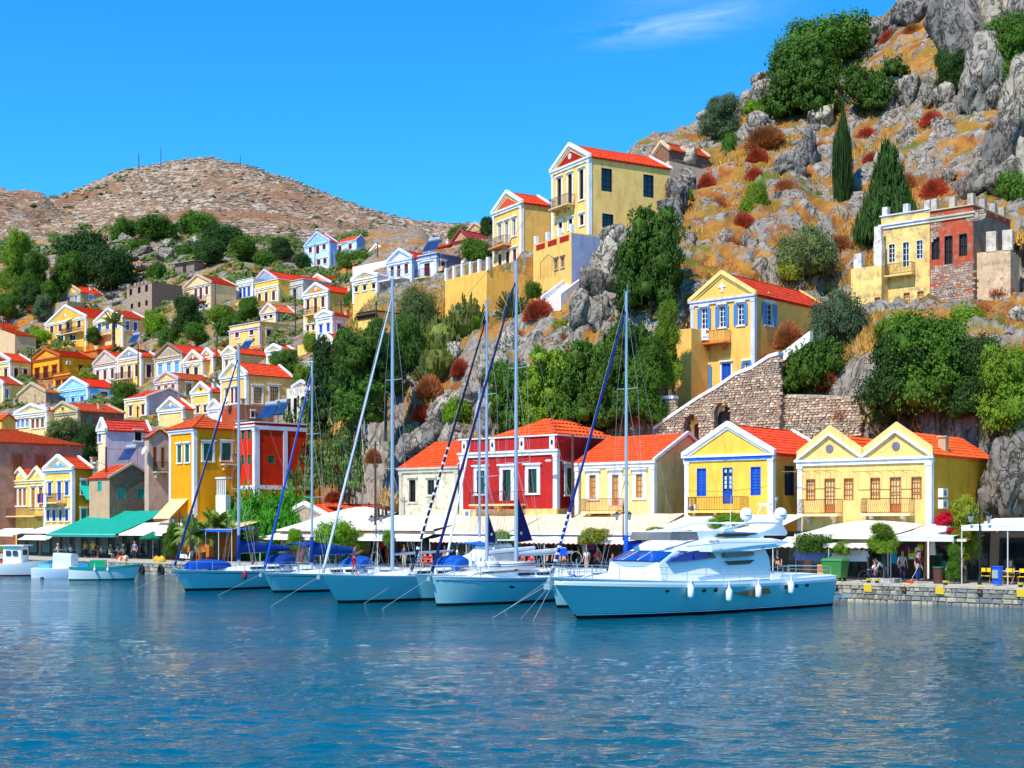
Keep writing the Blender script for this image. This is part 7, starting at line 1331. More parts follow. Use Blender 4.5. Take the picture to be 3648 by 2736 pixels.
def make_waterfront():
    A_=awning
    A_('broad white canopy at the right edge over yellow chairs',3425,3760,1845,1882,7.5,2.6,(226,222,214),posts=3)
    A_('small cream lean-to awning between the white canopies on the right',3300,3445,1905,1925,6.0,3.4,(244,228,190),val=.12)
    A_('white tilted canopy under the golden double-gabled house',3172,3395,1866,1920,8.2,2.8,(228,224,216),posts=2)
    A_('pair of cream peaked canopies below the belly-railed balconies',2830,3170,1868,1912,8.2,3.4,(236,220,196),ridge=.35)
    A_('cream scalloped shop awning above the hanging shirts',2752,3162,1912,1945,4.8,2.9,(248,238,220),val=.22,scal=True,edge=(200,160,90),posts=3)
    A_('white sloping canopy behind the motor yacht flybridge',2290,2720,1835,1905,9.0,3.6,(226,220,210))
    A_('long beige canopy under the crimson and cream houses',1545,2300,1832,1900,9.0,4.2,(232,200,166),val=.2,c2=(226,220,222))
    A_('long white shop awning with a scalloped rust-coloured edge',1530,2245,1905,1930,4.6,2.9,(230,224,216),val=.24,scal=True,edge=(190,110,70),posts=6)
    A_('large white canopy with an orange edge left of the crimson house',1225,1545,1835,1888,9.5,4.0,(226,220,210),val=.12,edge=(220,130,60))
    A_('white pull-out awning under the orange-edged canopy',1195,1500,1893,1922,4.6,2.8,(246,240,230),val=.22,posts=3)
    A_('white tent roof in front of the stone gable',985,1235,1828,1890,10,4.2,(226,220,210),val=.12,edge=(220,130,60),ridge=.6)
    A_('cream pull-out awning with a pink valance beside the leaning blue sail',925,1140,1898,1918,4.8,2.9,(246,238,224),val=.26,c2=(240,214,190),posts=2)
    A_('big beige pavilion roof with white ribs over the cafe',470,830,1800,1890,16,6,(226,192,146),ridge=.8,ribs=8)
    A_('beige pull-out awning left half of the cafe front',322,424,1882,1910,6.6,4.2,(244,226,198),val=.15); A_('beige pull-out awning right half of the cafe front, below a small gable',424,578,1862,1905,6.8,4.0,(246,232,210),val=.18)
    A_('turquoise green awning spreading over the cafe tables',165,410,1822,1908,9.6,3.6,(20,150,128),val=.26,c2=(20,150,136))
    A_('turquoise upper canopy panel behind the green awning',330,470,1820,1872,17,12,(30,180,150),val=.1)
    A_('white pull-out awning left of the green one',68,190,1870,1898,8.5,5.0,(228,222,212),val=.15); A_('cream lower valance awning left of the green one',64,165,1906,1922,5.0,4.2,(248,232,200),val=.1); A_('white awning at the left edge',-60,46,1882,1908,7,4.5,(228,222,212),val=.15)
    b=A_('bright blue scalloped canopy on white posts by the orange wall',642,824,1880,1890,7.0,3.6,(16,90,215),val=.24,scal=True,posts=5)
    u=A_; 
    for (lab,px0,px1,y,c) in(('small turquoise lean-to sunshade on the yellow house flank',275,350,1745,(30,186,160)),):
        hd=H['k1']; a=hd['hitS'](282,1738); b2=hd['hitS'](340,1738); W=hd['W']; m=MB().grid([[(W+.03,a[0],a[1]+.3),(W+.03,b2[0],b2[1]+.3)],[(W+1.6,a[0],a[1]-1.3),(W+1.6,b2[0],b2[1]-1.3)]]); m.build('sunshade',M('cloth',c),hd['e'])
    hd=H['j1']; m=MB(); m.grid([[(.4,-.03,5.8),(3.6,-.03,5.8)],[(.2,-1.9,3.9),(3.3,-1.9,3.9)]]).build('sunshade',M('cloth',(236,206,140)),hd['e'])
    # shop fronts added behind the awnings, coloured dark to stand in for shade
    for px0,px1,c,l in((2700,3300,(74,52,40),'shop front coloured dark for shade behind the hanging shirts'),(3310,3700,(52,46,42),'cafe front coloured dark for shade at the right edge'),(1430,2400,(96,60,44),'shop fronts coloured dark for shade under the long white awning'),(1000,1420,(84,62,52),'shop front coloured dark for shade under the white canopies'),(60,590,(60,48,44),'cafe wall coloured dark for shade behind the seated guests')):
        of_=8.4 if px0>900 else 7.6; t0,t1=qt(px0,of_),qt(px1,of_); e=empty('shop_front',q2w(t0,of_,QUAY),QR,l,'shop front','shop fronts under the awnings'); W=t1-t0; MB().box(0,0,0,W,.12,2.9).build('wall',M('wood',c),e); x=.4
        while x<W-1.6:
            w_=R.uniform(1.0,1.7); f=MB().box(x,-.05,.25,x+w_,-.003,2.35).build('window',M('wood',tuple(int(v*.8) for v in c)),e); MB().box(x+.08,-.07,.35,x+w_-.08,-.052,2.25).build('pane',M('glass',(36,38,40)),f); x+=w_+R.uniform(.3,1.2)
    e=qe('orange_wall',590,6.9,label='orange painted wall behind the blue scalloped canopy',cat='wall'); W=qt(838,6.9)-qt(590,6.9); MB().box(0,0,0,W,.3,2.75).build('wall',M('paint',(226,116,36)),e); MB().box(0,-.05,0,W,-.002,.35).build('plinth',M('paint',(180,70,36)),e)
    # hanging shirts
    rail_=qe('clothes_rail',2835,4.0,label='clothes rail with shirts under the scalloped awning',cat='clothes rail'); W=qt(3092,4.0)-qt(2835,4.0); MB().tube((0,0,1.95),(W,0,1.95),.02,n=5).build('rail',STEEL,rail_); [MB().tube((x,0,0),(x,0,1.95),.02,n=5).build('post',STEEL,rail_) for x in(0,W/2,W)]
    n=0
    for px,c,nm in[(2842+i*15,(110,130,190),'blue-grey') for i in range(8)]+[(2966+i*16,(226,226,236),'white') for i in range(8)]:
        m=MB(); w_=.19; m.hexa([(-w_,-.03,1.12),(w_,-.03,1.12),(w_,.03,1.12),(-w_,.03,1.12)],[(-w_*.8,-.03,1.75),(w_*.8,-.03,1.75),(w_*.8,.03,1.75),(-w_*.8,.03,1.75)]); m.hexa([(-w_*.8,-.03,1.75),(w_*.8,-.03,1.75),(w_*.8,.03,1.75),(-w_*.8,.03,1.75)],[(-.05,-.02,1.84),(.05,-.02,1.84),(.05,.02,1.84),(-.05,.02,1.84)])
        for s in(-1,1): m.tube((s*w_*.8,0,1.72),(s*(w_+.10),0,1.40),.055,.06,5)
        m.tube((0,0,1.84),(0,0,1.95),.008,n=3); n+=1; put('shirt',m,M('cloth',c),px,3.95,label='%s shirt on the rail, %s of its colour from the left'%(nm,('first','second','third','fourth','fifth','sixth','seventh','eighth')[(n-1)%8]),cat='shirt',group='%s shirts on the rail'%nm,rz=R.uniform(-.3,.3))
    # goods under the awnings: bright bags, hats, dresses
    for i in range(46):
        px=R.choice([R.uniform(3160,3330),R.uniform(1560,2230),R.uniform(1180,1420)]); of_=R.uniform(4.2,7.5); cn,c=R.choice([('red',(220,40,60)),('yellow',(240,200,40)),('teal',(30,150,190)),('pink',(240,120,160)),('cream',(250,240,230)),('green',(60,140,80)),('rust',(200,110,60)),('violet',(120,60,150))]); ar='left of the woman sweeping' if px>3000 and px<3250 else 'right of the woman sweeping' if px>3000 else 'under the white pull-out awning' if px<1500 else 'below the crimson house' if px<1990 else 'below the cream house'; k=R.randrange(3); z=R.uniform(.6,1.9)
        if k==0: m=MB().tube((0,0,z),(0,0,z+.16),.12,.09,8).tube((0,0,z),(0,0,z+.015),.22,n=10); nm,l='sun_hat',cn+' sun hat on display, '+ar
        elif k==1: m=MB().hexa([(-.18,-.06,z),(.18,-.06,z),(.18,.06,z),(-.18,.06,z)],[(-.2,-.02,z+.32),(.2,-.02,z+.32),(.2,.02,z+.32),(-.2,.02,z+.32)]).path([(-.1,0,z+.3),(-.06,0,z+.5),(.06,0,z+.5),(.1,0,z+.3)],.01,3); nm,l='shopping_bag',cn+' bag hanging, '+ar
        else: m=MB().hexa([(-.24,-.04,z-.2),(.24,-.04,z-.2),(.24,.04,z-.2),(-.24,.04,z-.2)],[(-.15,-.03,z+.6),(.15,-.03,z+.6),(.15,.03,z+.6),(-.15,.03,z+.6)]); nm,l='dress',cn+' dress hanging, '+ar
        put(nm,m,M('cloth',c),px,of_,label=l,cat=nm.replace('_',' '),group=nm.replace('_',' ')+' display',rz=R.uniform(-1,1))
    # people
    D_=qperson; N=QR
    G1='guests at the left cafe'
    D_('woman in black top and long jeans sweeping with a red dustpan','stand',3270,2.0,N+1.4,(50,46,56),(26,70,130),(40,28,24),h=1.02)
    D_('person in white crouched over a bicycle beside the young tree','bend',3155,1.6,N-1.3,(226,226,240),(110,100,96),(50,36,30),h=.9); D_('person in a white shirt sitting low beside the bicycle','sit',3120,1.5,N-1.6,(236,236,244),(60,60,70),(60,44,34))
    D_('man in a dark jacket standing behind the motor yacht stern rail','stand',2770,3.4,N+.2,(44,50,70),(40,40,50),(140,120,110))
    D_('shopper in light blue bending at the goods right of the woman sweeping','bend',3375,3.2,N+1.3,(110,180,220),(60,60,80),(80,50,30),h=.95)
    for i,(px,of_,k,c,l,la,hc) in enumerate([(208,5.2,'sit',(230,230,240),(60,60,80),'guest in a white shirt at the leftmost cafe table',(220,190,60)),(236,5.6,'sit',(220,224,240),(70,70,90),'guest in pale blue-white leaning over a table, left of the yellow shirts',(50,36,30)),(252,5.0,'sit',(224,228,244),(60,70,110),'broad-shouldered guest in white seen from behind',(90,60,40)),(305,5.0,'stand',(236,190,20),(40,36,40),'waiter in a yellow shirt, left of the pair',(40,26,20)),(332,4.6,'reach',(240,196,20),(60,50,50),'waiter in a yellow shirt leaning forward, right of the pair',(50,30,24)),(350,5.8,'sit',(190,60,60),(40,40,60),'guest in dull red behind the yellow waiter',(70,50,40)),(362,5.2,'sit',(216,200,180),(80,70,70),'guest in beige at the middle cafe table',(90,70,50)),(392,4.8,'sit',(130,190,150),(130,160,160),'grey-haired guest in a mint green shirt',(190,186,180)),(422,5.4,'sit',(232,232,240),(50,50,60),'guest in white right of the mint green shirt',(40,30,26)),(440,5.2,'sit',(226,220,214),(70,60,60),'guest with a pale sun hat at the cafe end',(200,190,170))]): D_(la,k,px,of_,N+R.uniform(-1.8,1.8),c,l,hc,group=G1,hat=(236,230,216) if i==9 else None)
    for px,o_ in zip((220,268,372,408,432),('leftmost','second','third','fourth','rightmost')): cafe_table(o_+' small round cafe table under the turquoise awning',px,5.3)
    for i,px in enumerate((214,240,262,360,388,416,444)):
        e=qe('chair',px,6.0,label='dark cafe chair, %s from the left under the green awning'%('first','second','third','fourth','fifth','sixth','seventh')[i],cat='chair',group='dark cafe chairs',rz=R.uniform(-2,2)); c=M('wood',(40,50,90)); MB().box(-.2,-.2,.42,.2,.2,.46).build('seat',c,e); MB().box(-.2,.17,.46,.2,.2,.88).build('backrest',c,e); [MB().tube((sx*.17,sy*.17,0),(sx*.17,sy*.17,.42),.018,n=4).build('leg',c,e) for sx in(-1,1) for sy in(-1,1)]
    b=SB['C'][0]; p=b.w(1.2,.0,SB['C'][1](.12)[1]+.03); person('man in dark shirt and red shorts standing on the yacht foredeck, hand to his face','reach',p,N+2.4,(66,84,96),(200,20,60),(60,40,30),shorts=True,skinc=(190,110,80))
    p=SB['A'][0].w(12.2,-.5,1.75); person('boy in a dark vest sitting at the stern beside the first mast','sit',p,N+.4,(40,50,80),(70,60,70),(190,140,70),h=.8)
    for px,of_,k,c,l,la in((1075,3.0,'stand',(220,60,110),(200,50,90),'woman in a bright pink dress between the two left masts'),(1107,3.2,'stand',(226,226,230),(150,190,210),'woman in white carrying a blue bag beside the furled blue sail'),(1492,2.4,'sit',(60,130,180),(60,120,170),'person in a blue top sitting on the quay under the white awning'),(1515,2.4,'sit',(200,60,50),(190,120,90),'sunburnt person sitting second on the quay bench'),(1536,2.3,'sit',(200,20,60),(190,20,60),'woman in crimson sitting third on the quay bench'),(1585,3.4,'stand',(230,90,70),(150,60,60),'man in a coral shirt standing behind the white cruiser'),(1865,3.0,'sit',(180,70,80),(60,60,120),'person in dull pink right of the thickest mast'),(1895,3.2,'sit',(220,50,70),(220,50,70),'person in red beside the blue flag'),(1980,3.4,'stand',(230,130,140),(90,110,90),'shopper in a salmon top under the scalloped awning'),(2010,3.6,'stand',(200,150,150),(60,60,70),'shopper in dusty pink near the spiral-striped sail')): D_(la,k,px,of_,N+R.uniform(-.8,.8),c,l,(70,46,34),group='people along the middle of the quay',z=QUAY if k=='stand' else QUAY+.0)
    for px,of_,k,c,l,la in((1630,3.4,'stand',(240,240,236),(60,80,130),'man in a white shirt and blue trousers left of the navy sails'),(1660,3.8,'sit',(70,120,90),(60,60,60),'guest in dull green at a table left of the navy sails'),(1720,3.3,'stand',(250,210,90),(120,90,70),'tourist in a pale yellow top between the pale masts'),(1950,3.2,'stand',(70,90,150),(50,50,60),'man in a navy shirt right of the blue flag'),(2090,3.4,'stand',(236,236,240),(190,170,140),'walker in white and sand under the double lamp'),(2130,3.7,'stand',(210,60,60),(60,60,90),'walker in a red top under the double lamp'),(2180,3.3,'sit',(110,150,190),(80,80,90),'guest in grey-blue right of the double lamp'),(3425,3.4,'stand',(230,120,60),(70,70,70),'shopper in orange under the cream lean-to'),(3600,4.6,'sit',(90,90,110),(60,60,70),'guest in grey seated behind the right yellow chair'),(3215,4.2,'stand',(200,200,210),(60,60,80),'shopkeeper in pale grey inside the shop doorway'),(1255,3.0,'stand',(110,160,200),(60,60,70),'man in light blue right of the bushy street tree'),(1440,3.2,'stand',(60,60,70),(190,180,170),'man in black top by the thick mast'),(700,3.0,'stand',(230,230,220),(120,60,60),'woman in white and maroon under the blue canopy'),(480,4.0,'stand',(90,120,170),(60,60,60),'man in denim blue beside the parasol')): D_(la,k,px,of_,N+R.uniform(-1.5,1.5),c,l,R.choice([(60,44,34),(140,110,70),(30,26,24)]),group='people along the middle of the quay')
    for i,px in enumerate((1590,1650,1700,1900,2000,2150,2200,3570,3620)): cafe_table(('first','second','third','fourth','fifth','sixth','seventh','eighth','ninth')[i]+' quay table from the left along the main row of shops',px,4.2,group='tables along the shops')
    # aerials, tanks and chimneys on the hill roofs
    q_=random.Random(8)
    for k_,h_ in list(H.items()):
        if not h_ or h_['D']<150 or h_['h']<=0 or h_['W']<2.5: continue
        if q_.random()<.55: x,y,z=h_['W']*.5,h_['L']*q_.uniform(.3,.8),h_['H']+h_['h']; m=MB().tube((x,y,z-.1),(x,y,z+1.6),.03,n=4); [m.tube((x-.5+.1*j,y,z+1.5-.18*j),(x+.5-.1*j,y,z+1.5-.18*j),.02,n=3) for j in range(3)]; m.build('aerial',M('metal',(120,120,124)),h_['e'])
        if q_.random()<.4: chimney(h_,h_['W']*.78,h_['L']*q_.uniform(.4,.8),h_['H']+h_['h']*.4,q_.choice([(226,220,210),(206,160,120)]),.7)
    # lamps, poles
    lamp('black double-lantern street lamp on the right part of the quay',3490,2.4,1800); lamp('black street lamp with two lanterns before the cream house',2220,3.0,1800); lamp('black street lamp with lanterns left of the thick mast',1340,3.0,1815); lamp('three-armed black street lamp by the small palm',640,3.4,1825,3)
    w1=pole('tall rust-brown pole beside the turquoise awning with a lamp arm',378,1990,1592,D=qD(378,9),r=.14,arm=-1.6,cross=False); w2=pole('tall brown pole left of the thickest pale mast',1337,1960,1572,D=qD(1337,6),r=.12); w3=pole('dark brown pole at the corner of the crimson house with a street light',2040,1960,1546,D=qD(2040,8.2),r=.13,arm=-1.9,cross=False)
    tops=[]
    for i,(px,y0,y1,l) in enumerate([(112,1362,1246,'pole at the corner of the deep ochre house'),(492,1385,1226,'pole in front of the blue pediment house'),(773,1320,1196,'pole beside the narrow dark-red-pediment house'),(1052,1210,1040,'pole below the bare grey wall'),(1215,1175,1075,'pole before the lavender-windowed house'),(1340,1205,1075,'pole right of the low yellow block'),(768,1120,1010,'pole beside the cream red-door house'),(1122,960,868,'pole in front of the pale blue house'),(1185,968,905,'pole right of the pale blue house'),(1345,930,862,'pole in front of the ridge-top yellow house'),(12,1180,1128,'pole at the left edge above the worn roof'),(490,1486,1445,'short pole left of the lean-to red roof house'),(1508,1190,1130,'pole on the slope below the broken cream house')]): tops.append(pole(l,px,y0,y1,r=.12))
    for a,b,s,l in((tops[3],tops[2],2,'wire from the grey-wall pole down to the dark-red-pediment pole'),(tops[2],tops[1],3,'wire sagging across the middle of the slope'),(tops[1],tops[0],3,'wire running left to the ochre house pole'),(tops[4],tops[3],1.5,'wire between the lavender-windowed house and the grey wall'),(tops[4],tops[5],1,'short wire at the low yellow block'),(tops[8],tops[7],.6,'wire between the two poles of the pale blue house'),(w1,P(860,1300,165),3,'long wire rising right from the lamp-arm pole'),(P(2330,1598,99),P(3320,1500,88),1.6,'wire crossing in front of the yellow gables'),(P(3300,1500,88),P(3700,1400,86),.8,'wire rising to the right edge over the bluff'),(w3,w2,2.0,'wire along the crimson house cornice'),(P(1640,1075,135),P(1905,730,136),.5,'thin wire at the tallest house corner'),(tops[5],P(1640,900,160),1.5,'wire rising to the white villa wing')): wire(a,b,s,l)
    # mountain aerials
    for px,y0,y1,l,r in((494,612,524,'taller lattice radio mast on the far mountain, left',.9),(573,592,510,'slim radio mast on the far mountain, right of the first',.7),(857,582,542,'thin aerial right of the mountain summit',.5),(423,636,614,'small relay post on the left mountain shoulder',.5)):
        D=1040; p=P(px,y0+10,D); h=(y0-y1+10)/FP*D; e=empty('radio_mast',p,0,l,'radio mast','radio masts on the mountain'); m=MB(); 
        for k in range(3): a=k*2.09; m.tube((r*math.cos(a),r*math.sin(a),0),(r*.35*math.cos(a),r*.35*math.sin(a),h*.75),.16,n=4)
        n=int(h/2)
        for j in range(n):
            z0,z1=h*.75*j/n,h*.75*(j+1)/n
            for k in range(3): a,b_=k*2.09,(k+1)*2.09; f0,f1=1-.65*j/n,1-.65*(j+1)/n; m.tube((r*f0*math.cos(a),r*f0*math.sin(a),z0),(r*f1*math.cos(b_),r*f1*math.sin(b_),z1),.09,n=3)
        m.build('lattice',M('metal',(90,120,150),met=.2),e); MB().tube((0,0,h*.7),(0,0,h),.14,n=4).build('aerial',M('metal',(90,120,150),met=.2),e)
    # right quay furniture
    e=qe('wheeled_bin',2976,1.6,label='green wheeled rubbish bin on the quay behind the motor yacht',cat='rubbish bin'); gm=M('plain',(60,130,60),.5); MB().hexa([(-.55,-.4,.2),(.55,-.4,.2),(.55,.4,.2),(-.55,.4,.2)],[(-.66,-.52,1.2),(.66,-.52,1.2),(.66,.5,1.2),(-.66,.5,1.2)]).build('body',gm,e)
    MB().hexa([(-.7,-.56,1.2),(.7,-.56,1.2),(.7,.54,1.2),(-.7,.54,1.2)],[(-.62,-.4,1.34),(.62,-.4,1.34),(.62,.5,1.36),(-.62,.5,1.36)]).build('lid',gm,e); [MB().tube((x,y-.03,.1),(x,y+.03,.1),.1,n=10).build('wheel',M('plain',(20,20,20)),e) for x in(-.45,.45) for y in(-.3,.3)]
    e=qe('poster_stand',2926,1.6,label='yellow and orange poster stand left of the green bin',cat='poster stand'); MB().box(-.25,-.03,.1,.25,.03,.95).build('board',M('plain',(240,190,50)),e); MB().box(-.2,-.045,.5,.2,-.032,.85).build('poster',M('cloth',(220,110,60),var=.5,sc=5),e); MB().box(-.2,-.045,.15,.2,-.032,.45).build('poster',M('cloth',(190,180,150),var=.5,sc=5),e)
    YL=M('plain',(226,188,30),.6)
    for px,l in((3095,'first yellow-topped bollard from the left'),(3124,'second yellow-topped bollard from the left'),(3368,'yellow-topped bollard in the middle of the right quay'),(3636,'yellow-topped bollard at the right edge')): e=qe('bollard',px,.45,label=l,cat='bollard',group='mooring bollards'); MB().tube((0,0,0),(0,0,.14),.13,.11,10).build('post',M('plain',(30,28,26)),e); MB().tube((0,0,.14),(0,0,.24),.15,.17,10).build('cap',YL,e)
    for px,l in((2986,'yellow painted strip on the kerb above the leftmost berth plate'),(3230,'yellow painted strip on the kerb above the middle berth plate'),(3498,'yellow painted strip on the kerb above the rightmost berth plate')): put('kerb_marking',MB().box(-.25,-.10,0,.25,.1,.05),YL,px,.25,label=l,cat='marking',group='yellow kerb strips')
    for px,l in((3094,'yellow paint patch on the quay wall between the left and middle berth plates'),(3350,'yellow paint patch on the quay wall between the middle and right berth plates'),(3640,'yellow paint patch on the quay wall at the right edge')): put('paint_patch',MB().hexa([(-.22,-.12,.62),(.26,-.12,.6),(.24,-.06,.6),(-.2,-.06,.6)],[(-.24,-.12,1.0),(.22,-.12,1.02),(.22,-.06,1.02),(-.22,-.06,1.0)]),YL,px,0,0,label=l,cat='marking',group='yellow patches on the quay wall')
    for px,n_ in((2975,'43'),(3220,'42'),(3491,'41')):
        e=qe('number_plate',px,-.11,z=.66,label='%s small black berth plate with orange digits on the quay wall'%{'43':'leftmost','42':'middle','41':'rightmost'}[n_],cat='number plate',group='berth plates'); MB().box(-.14,-.02,0,.14,.0,.30).build('plate',M('plain',(30,26,26)),e); inst('digits',textmesh(n_,.2,M('plain',(240,120,40)),align='CENTER'),e,(0,-.026,.075),(math.pi/2,0,0))
    for px,rz,l in((3510,.2,'left yellow director chair under the right canopy'),(3592,-.1,'right yellow director chair under the right canopy'),(3560,2.8,'yellow director chair in the shade behind the blue bin'),(3645,.1,'yellow director chair cut by the right edge')): cafe_chair(l,px,3.3 if '560' not in str(px) else 4.6,(246,206,20),rz)
    e=qe('litter_bin',3553,2.0,label='blue litter bin between the yellow chairs',cat='litter bin'); MB().tube((0,0,.05),(0,0,1.0),.26,.3,12).build('bin',M('plain',(20,90,200),.5),e); MB().box(-.16,-.36,.4,.16,-.28,.85).build('door',M('metal',(200,196,180)),e); MB().tube((0,0,1.0),(0,0,1.06),.33,n=12).build('lid',M('plain',(20,90,200),.5),e)
    e=qe('flower_tub',3342,2.2,label='brown barrel tub with a green rim right of the woman sweeping',cat='tub'); MB().tube((0,0,0),(0,0,.9),.26,.3,12).build('barrel',M('wood',(90,50,36)),e); MB().tube((0,0,.9),(0,0,.95),.33,n=12).build('rim',M('plain',(30,130,70)),e)
    e=qe('planter',3155,1.3,label='low grey stone tree box at the foot of the young tree',cat='planter'); MB().box(-.75,-.5,0,.75,-.38,.26).box(-.75,.38,0,.75,.5,.26).box(-.75,-.38,0,-.63,.38,.26).box(.63,-.38,0,.75,.38,.26).build('box',M('stone',(190,190,190)),e); MB().box(-.62,-.37,.02,.62,.37,.18).build('soil',M('dirty',(110,80,50)),e)
    e=qe('dustpan',3242,1.7,label='red long-handled dustpan left of the woman sweeping',cat='dustpan'); MB().hexa([(-.16,-.14,0),(.16,-.14,0),(.16,.12,0),(-.16,.12,0)],[(-.16,-.14,.02),(.16,-.14,.02),(.16,.12,.14),(-.16,.12,.14)]).build('pan',M('plain',(210,30,30)),e); MB().tube((0,.1,.1),(.4,.1,.85),.014,n=4).build('handle',M('plain',(220,220,220)),e)
    e=qe('bicycle',3110,1.2,label='dark bicycle leaning at the tree box',cat='bicycle',rz=.3)
    for x in(-.5,.5):
        m=MB(); m.path([(x+.33*math.cos(a),0,.34+.33*math.sin(a)) for a in [i*math.pi/8 for i in range(17)]],.025,4); wo=m.build('wheel',M('plain',(40,40,44)),e)
    MB().path([(-.5,0,.34),(-.15,0,.75),(.35,0,.72),(.5,0,.34)],.02,4).path([(-.15,0,.75),(0,0,.34),(.35,0,.72)],.02,4).path([(.3,-.2,.95),(.34,0,.92),(.3,.2,.95)],.015,4).build('frame',M('metal',(60,70,90)),e); MB().box(-.3,-.07,.82,-.08,.07,.88).build('saddle',M('plain',(20,20,20)),e)
    TG='small street trees on the quay'
    veg('round',3150,1855,2068,115,'lt','young street tree with a slim trunk before the double-gabled house',TG,D=qD(3150,1.3),trunk=.55,zb=QUAY); veg('bush',2905,1898,1965,150,'md','rounded potted olive beside the hanging blue shirts',TG,D=qD(2905,3.0),zb=qz(2905,1965,3)); veg('bush',3000,1925,1975,60,'lt','small light shrub before the white shirts',TG,D=qD(3000,3.0),zb=qz(3000,1975,3))
    veg('round',1210,1825,1990,170,'by','bushy bright green street tree left of the silver sail',TG,D=qD(1210,2.2),trunk=.35,zb=QUAY); veg('round',1052,1855,1985,60,'by','thin little street tree at the white tent',TG,D=qD(1052,2.4),trunk=.5,zb=QUAY); veg('round',1385,1852,1985,50,'lt','tiny street tree by the thick mast',TG,D=qD(1385,2.4),trunk=.6,zb=QUAY)
    veg('round',1790,1855,2000,80,'by','slim young tree between the two tallest masts',TG,D=qD(1790,2.4),trunk=.5,zb=QUAY); veg('bush',2110,1878,1935,120,'yl','flat-topped olive-green street tree left of the double lamp',TG,D=qD(2110,2.4),zb=qz(2110,1935,2.4))
    veg('bush',2600,1825,1880,150,'by','bright green foliage behind the satellite domes',TG,D=qD(2600,6),zb=qz(2600,1880,6)); veg('bush',2330,1875,1905,80,'yl','flower boxes on the roof edge behind the flybridge',TG,D=qD(2330,5),zb=qz(2330,1905,5)); veg('round',3440,1680,1990,130,'yl','loose yellow-green tree in front of the golden side wall',TG,D=qD(3440,4.5),trunk=.3,zb=QUAY); veg('tam',3400,1925,2070,60,'md','potted bush at the foot of the loose tree',TG,D=qD(3400,2.6),zb=QUAY)
    veg('bush',3380,1818,1870,100,(200,24,50),'crimson bougainvillea arching over the cream lean-to',TG,D=qD(3380,4.4),zb=qz(3380,1870,4.4)); veg('bush',3400,1880,1900,60,(200,24,50),'lower spray of crimson bougainvillea',TG,D=qD(3400,4.2),zb=qz(3400,1900,4.2))
    veg('tam',610,1860,2000,60,'md','leafy plant at the cafe end right of the beige awning',TG,D=qD(610,4.6),zb=QUAY)
    for q_,(px,y0,y1,w_) in enumerate(((815,1990,1745,110),(900,1990,1728,130),(990,1980,1715,130),(1075,1960,1705,110),(860,1990,1800,120),(950,1990,1790,120))): veg('bush',px,y1,y0,w_*1.5,(76,150,30),'%s mass of the green vine hedge before the scarlet block'%('leftmost','left middle','right middle','rightmost','lower left','lower right')[q_],'vine hedge masses',D=qD(px,10.5),zb=QUAY)
    # masonry bits left: white baluster pillar, small stone gable, tyres, nets, scooter
    e=qe('garden_pillar',795,9.0,label='white balustered gate pillar beside the palms',cat='pillar'); z1=qz(795,1700,9)-QUAY; MB().box(-.75,-.3,0,.75,.3,z1-1.7).build('base',M('paint',(240,230,214)),e); [MB().tube((x,-.2,z1-1.7),(x,-.2,z1-.15),.07,n=6).build('baluster',M('paint',WH),e) for x in(-.6,-.3,0,.3,.6)]; MB().box(-.8,-.35,z1-.15,.8,.35,z1).build('cap',M('paint',WH),e)
    for px,l in((507,'left black tyre fender hanging on the quay wall'),(577,'right black tyre fender hanging on the quay wall')): m=MB(); m.path([(.3*math.cos(a),-.14,.25+.42*math.sin(a)) for a in [i*math.pi/7 for i in range(15)]],.13,6); put('tyre',m,M('plain',(28,26,26),.8),px,-.05,.12,label=l,cat='tyre',group='tyre fenders')
    for px,c,l in((572,(220,170,50),'heap of yellow fishing net on the quay edge'),(440,(222,200,160),'heap of pale rope and net on the quay'),(430,(180,60,50),'red and brown fishing gear beside the green boat')):
        m=MB(); [m.ball((R.uniform(-.35,.35),R.uniform(-.2,.2),R.uniform(.05,.3)),R.uniform(.18,.32),n=7,m=5) for _ in range(9)]; put('fishing_net',m,M('cloth',c,sc=4),px,.8,label=l,cat='fishing net')
    e=qe('scooter',668,2.4,label='white scooter parked beside the black lamp post',cat='scooter',rz=.2); wm2=M('plain',(232,232,236),.3)
    for x in(-.55,.6): MB().tube((x,-.05,.24),(x,.05,.24),.24,n=14).build('wheel',M('plain',(24,24,26)),e)
    MB().hexa([(-.8,-.14,.35),(.1,-.14,.28),(.1,.14,.28),(-.8,.14,.35)],[(-.75,-.12,.68),(-.05,-.14,.7),(-.05,.14,.7),(-.75,.12,.68)]).build('body',wm2,e); MB().hexa([(.28,-.2,.28),(.4,-.2,.28),(.4,.2,.28),(.28,.2,.28)],[(.42,-.2,.92),(.5,-.16,.92),(.5,.16,.92),(.42,.2,.92)]).build('leg_shield',wm2,e); MB().box(-.7,-.13,.7,.02,.13,.8).build('seat',M('plain',(20,20,22)),e); MB().tube((.6,0,.26),(.45,0,.98),.03,n=5).tube((.45,-.3,1.0),(.45,.3,1.0),.02,n=5).build('handlebar',STEEL,e); MB().ball((.55,0,.9),.09).build('headlight',M('glass',(200,200,200)),e)
    e=qe('litter_bin',722,1.9,label='brown litter bin with a green lid under the blue canopy',cat='litter bin'); MB().box(-.2,-.2,0,.2,.2,.85).build('bin',M('wood',(70,50,36)),e); MB().box(-.24,-.24,.85,.24,.24,.92).build('lid',M('plain',(20,110,60)),e)
    e=qe('parasol',545,4.2,label='green parasol on the cafe terrace',cat='parasol'); z=qz(545,1915,4.2)-QUAY; m=MB(); n=8
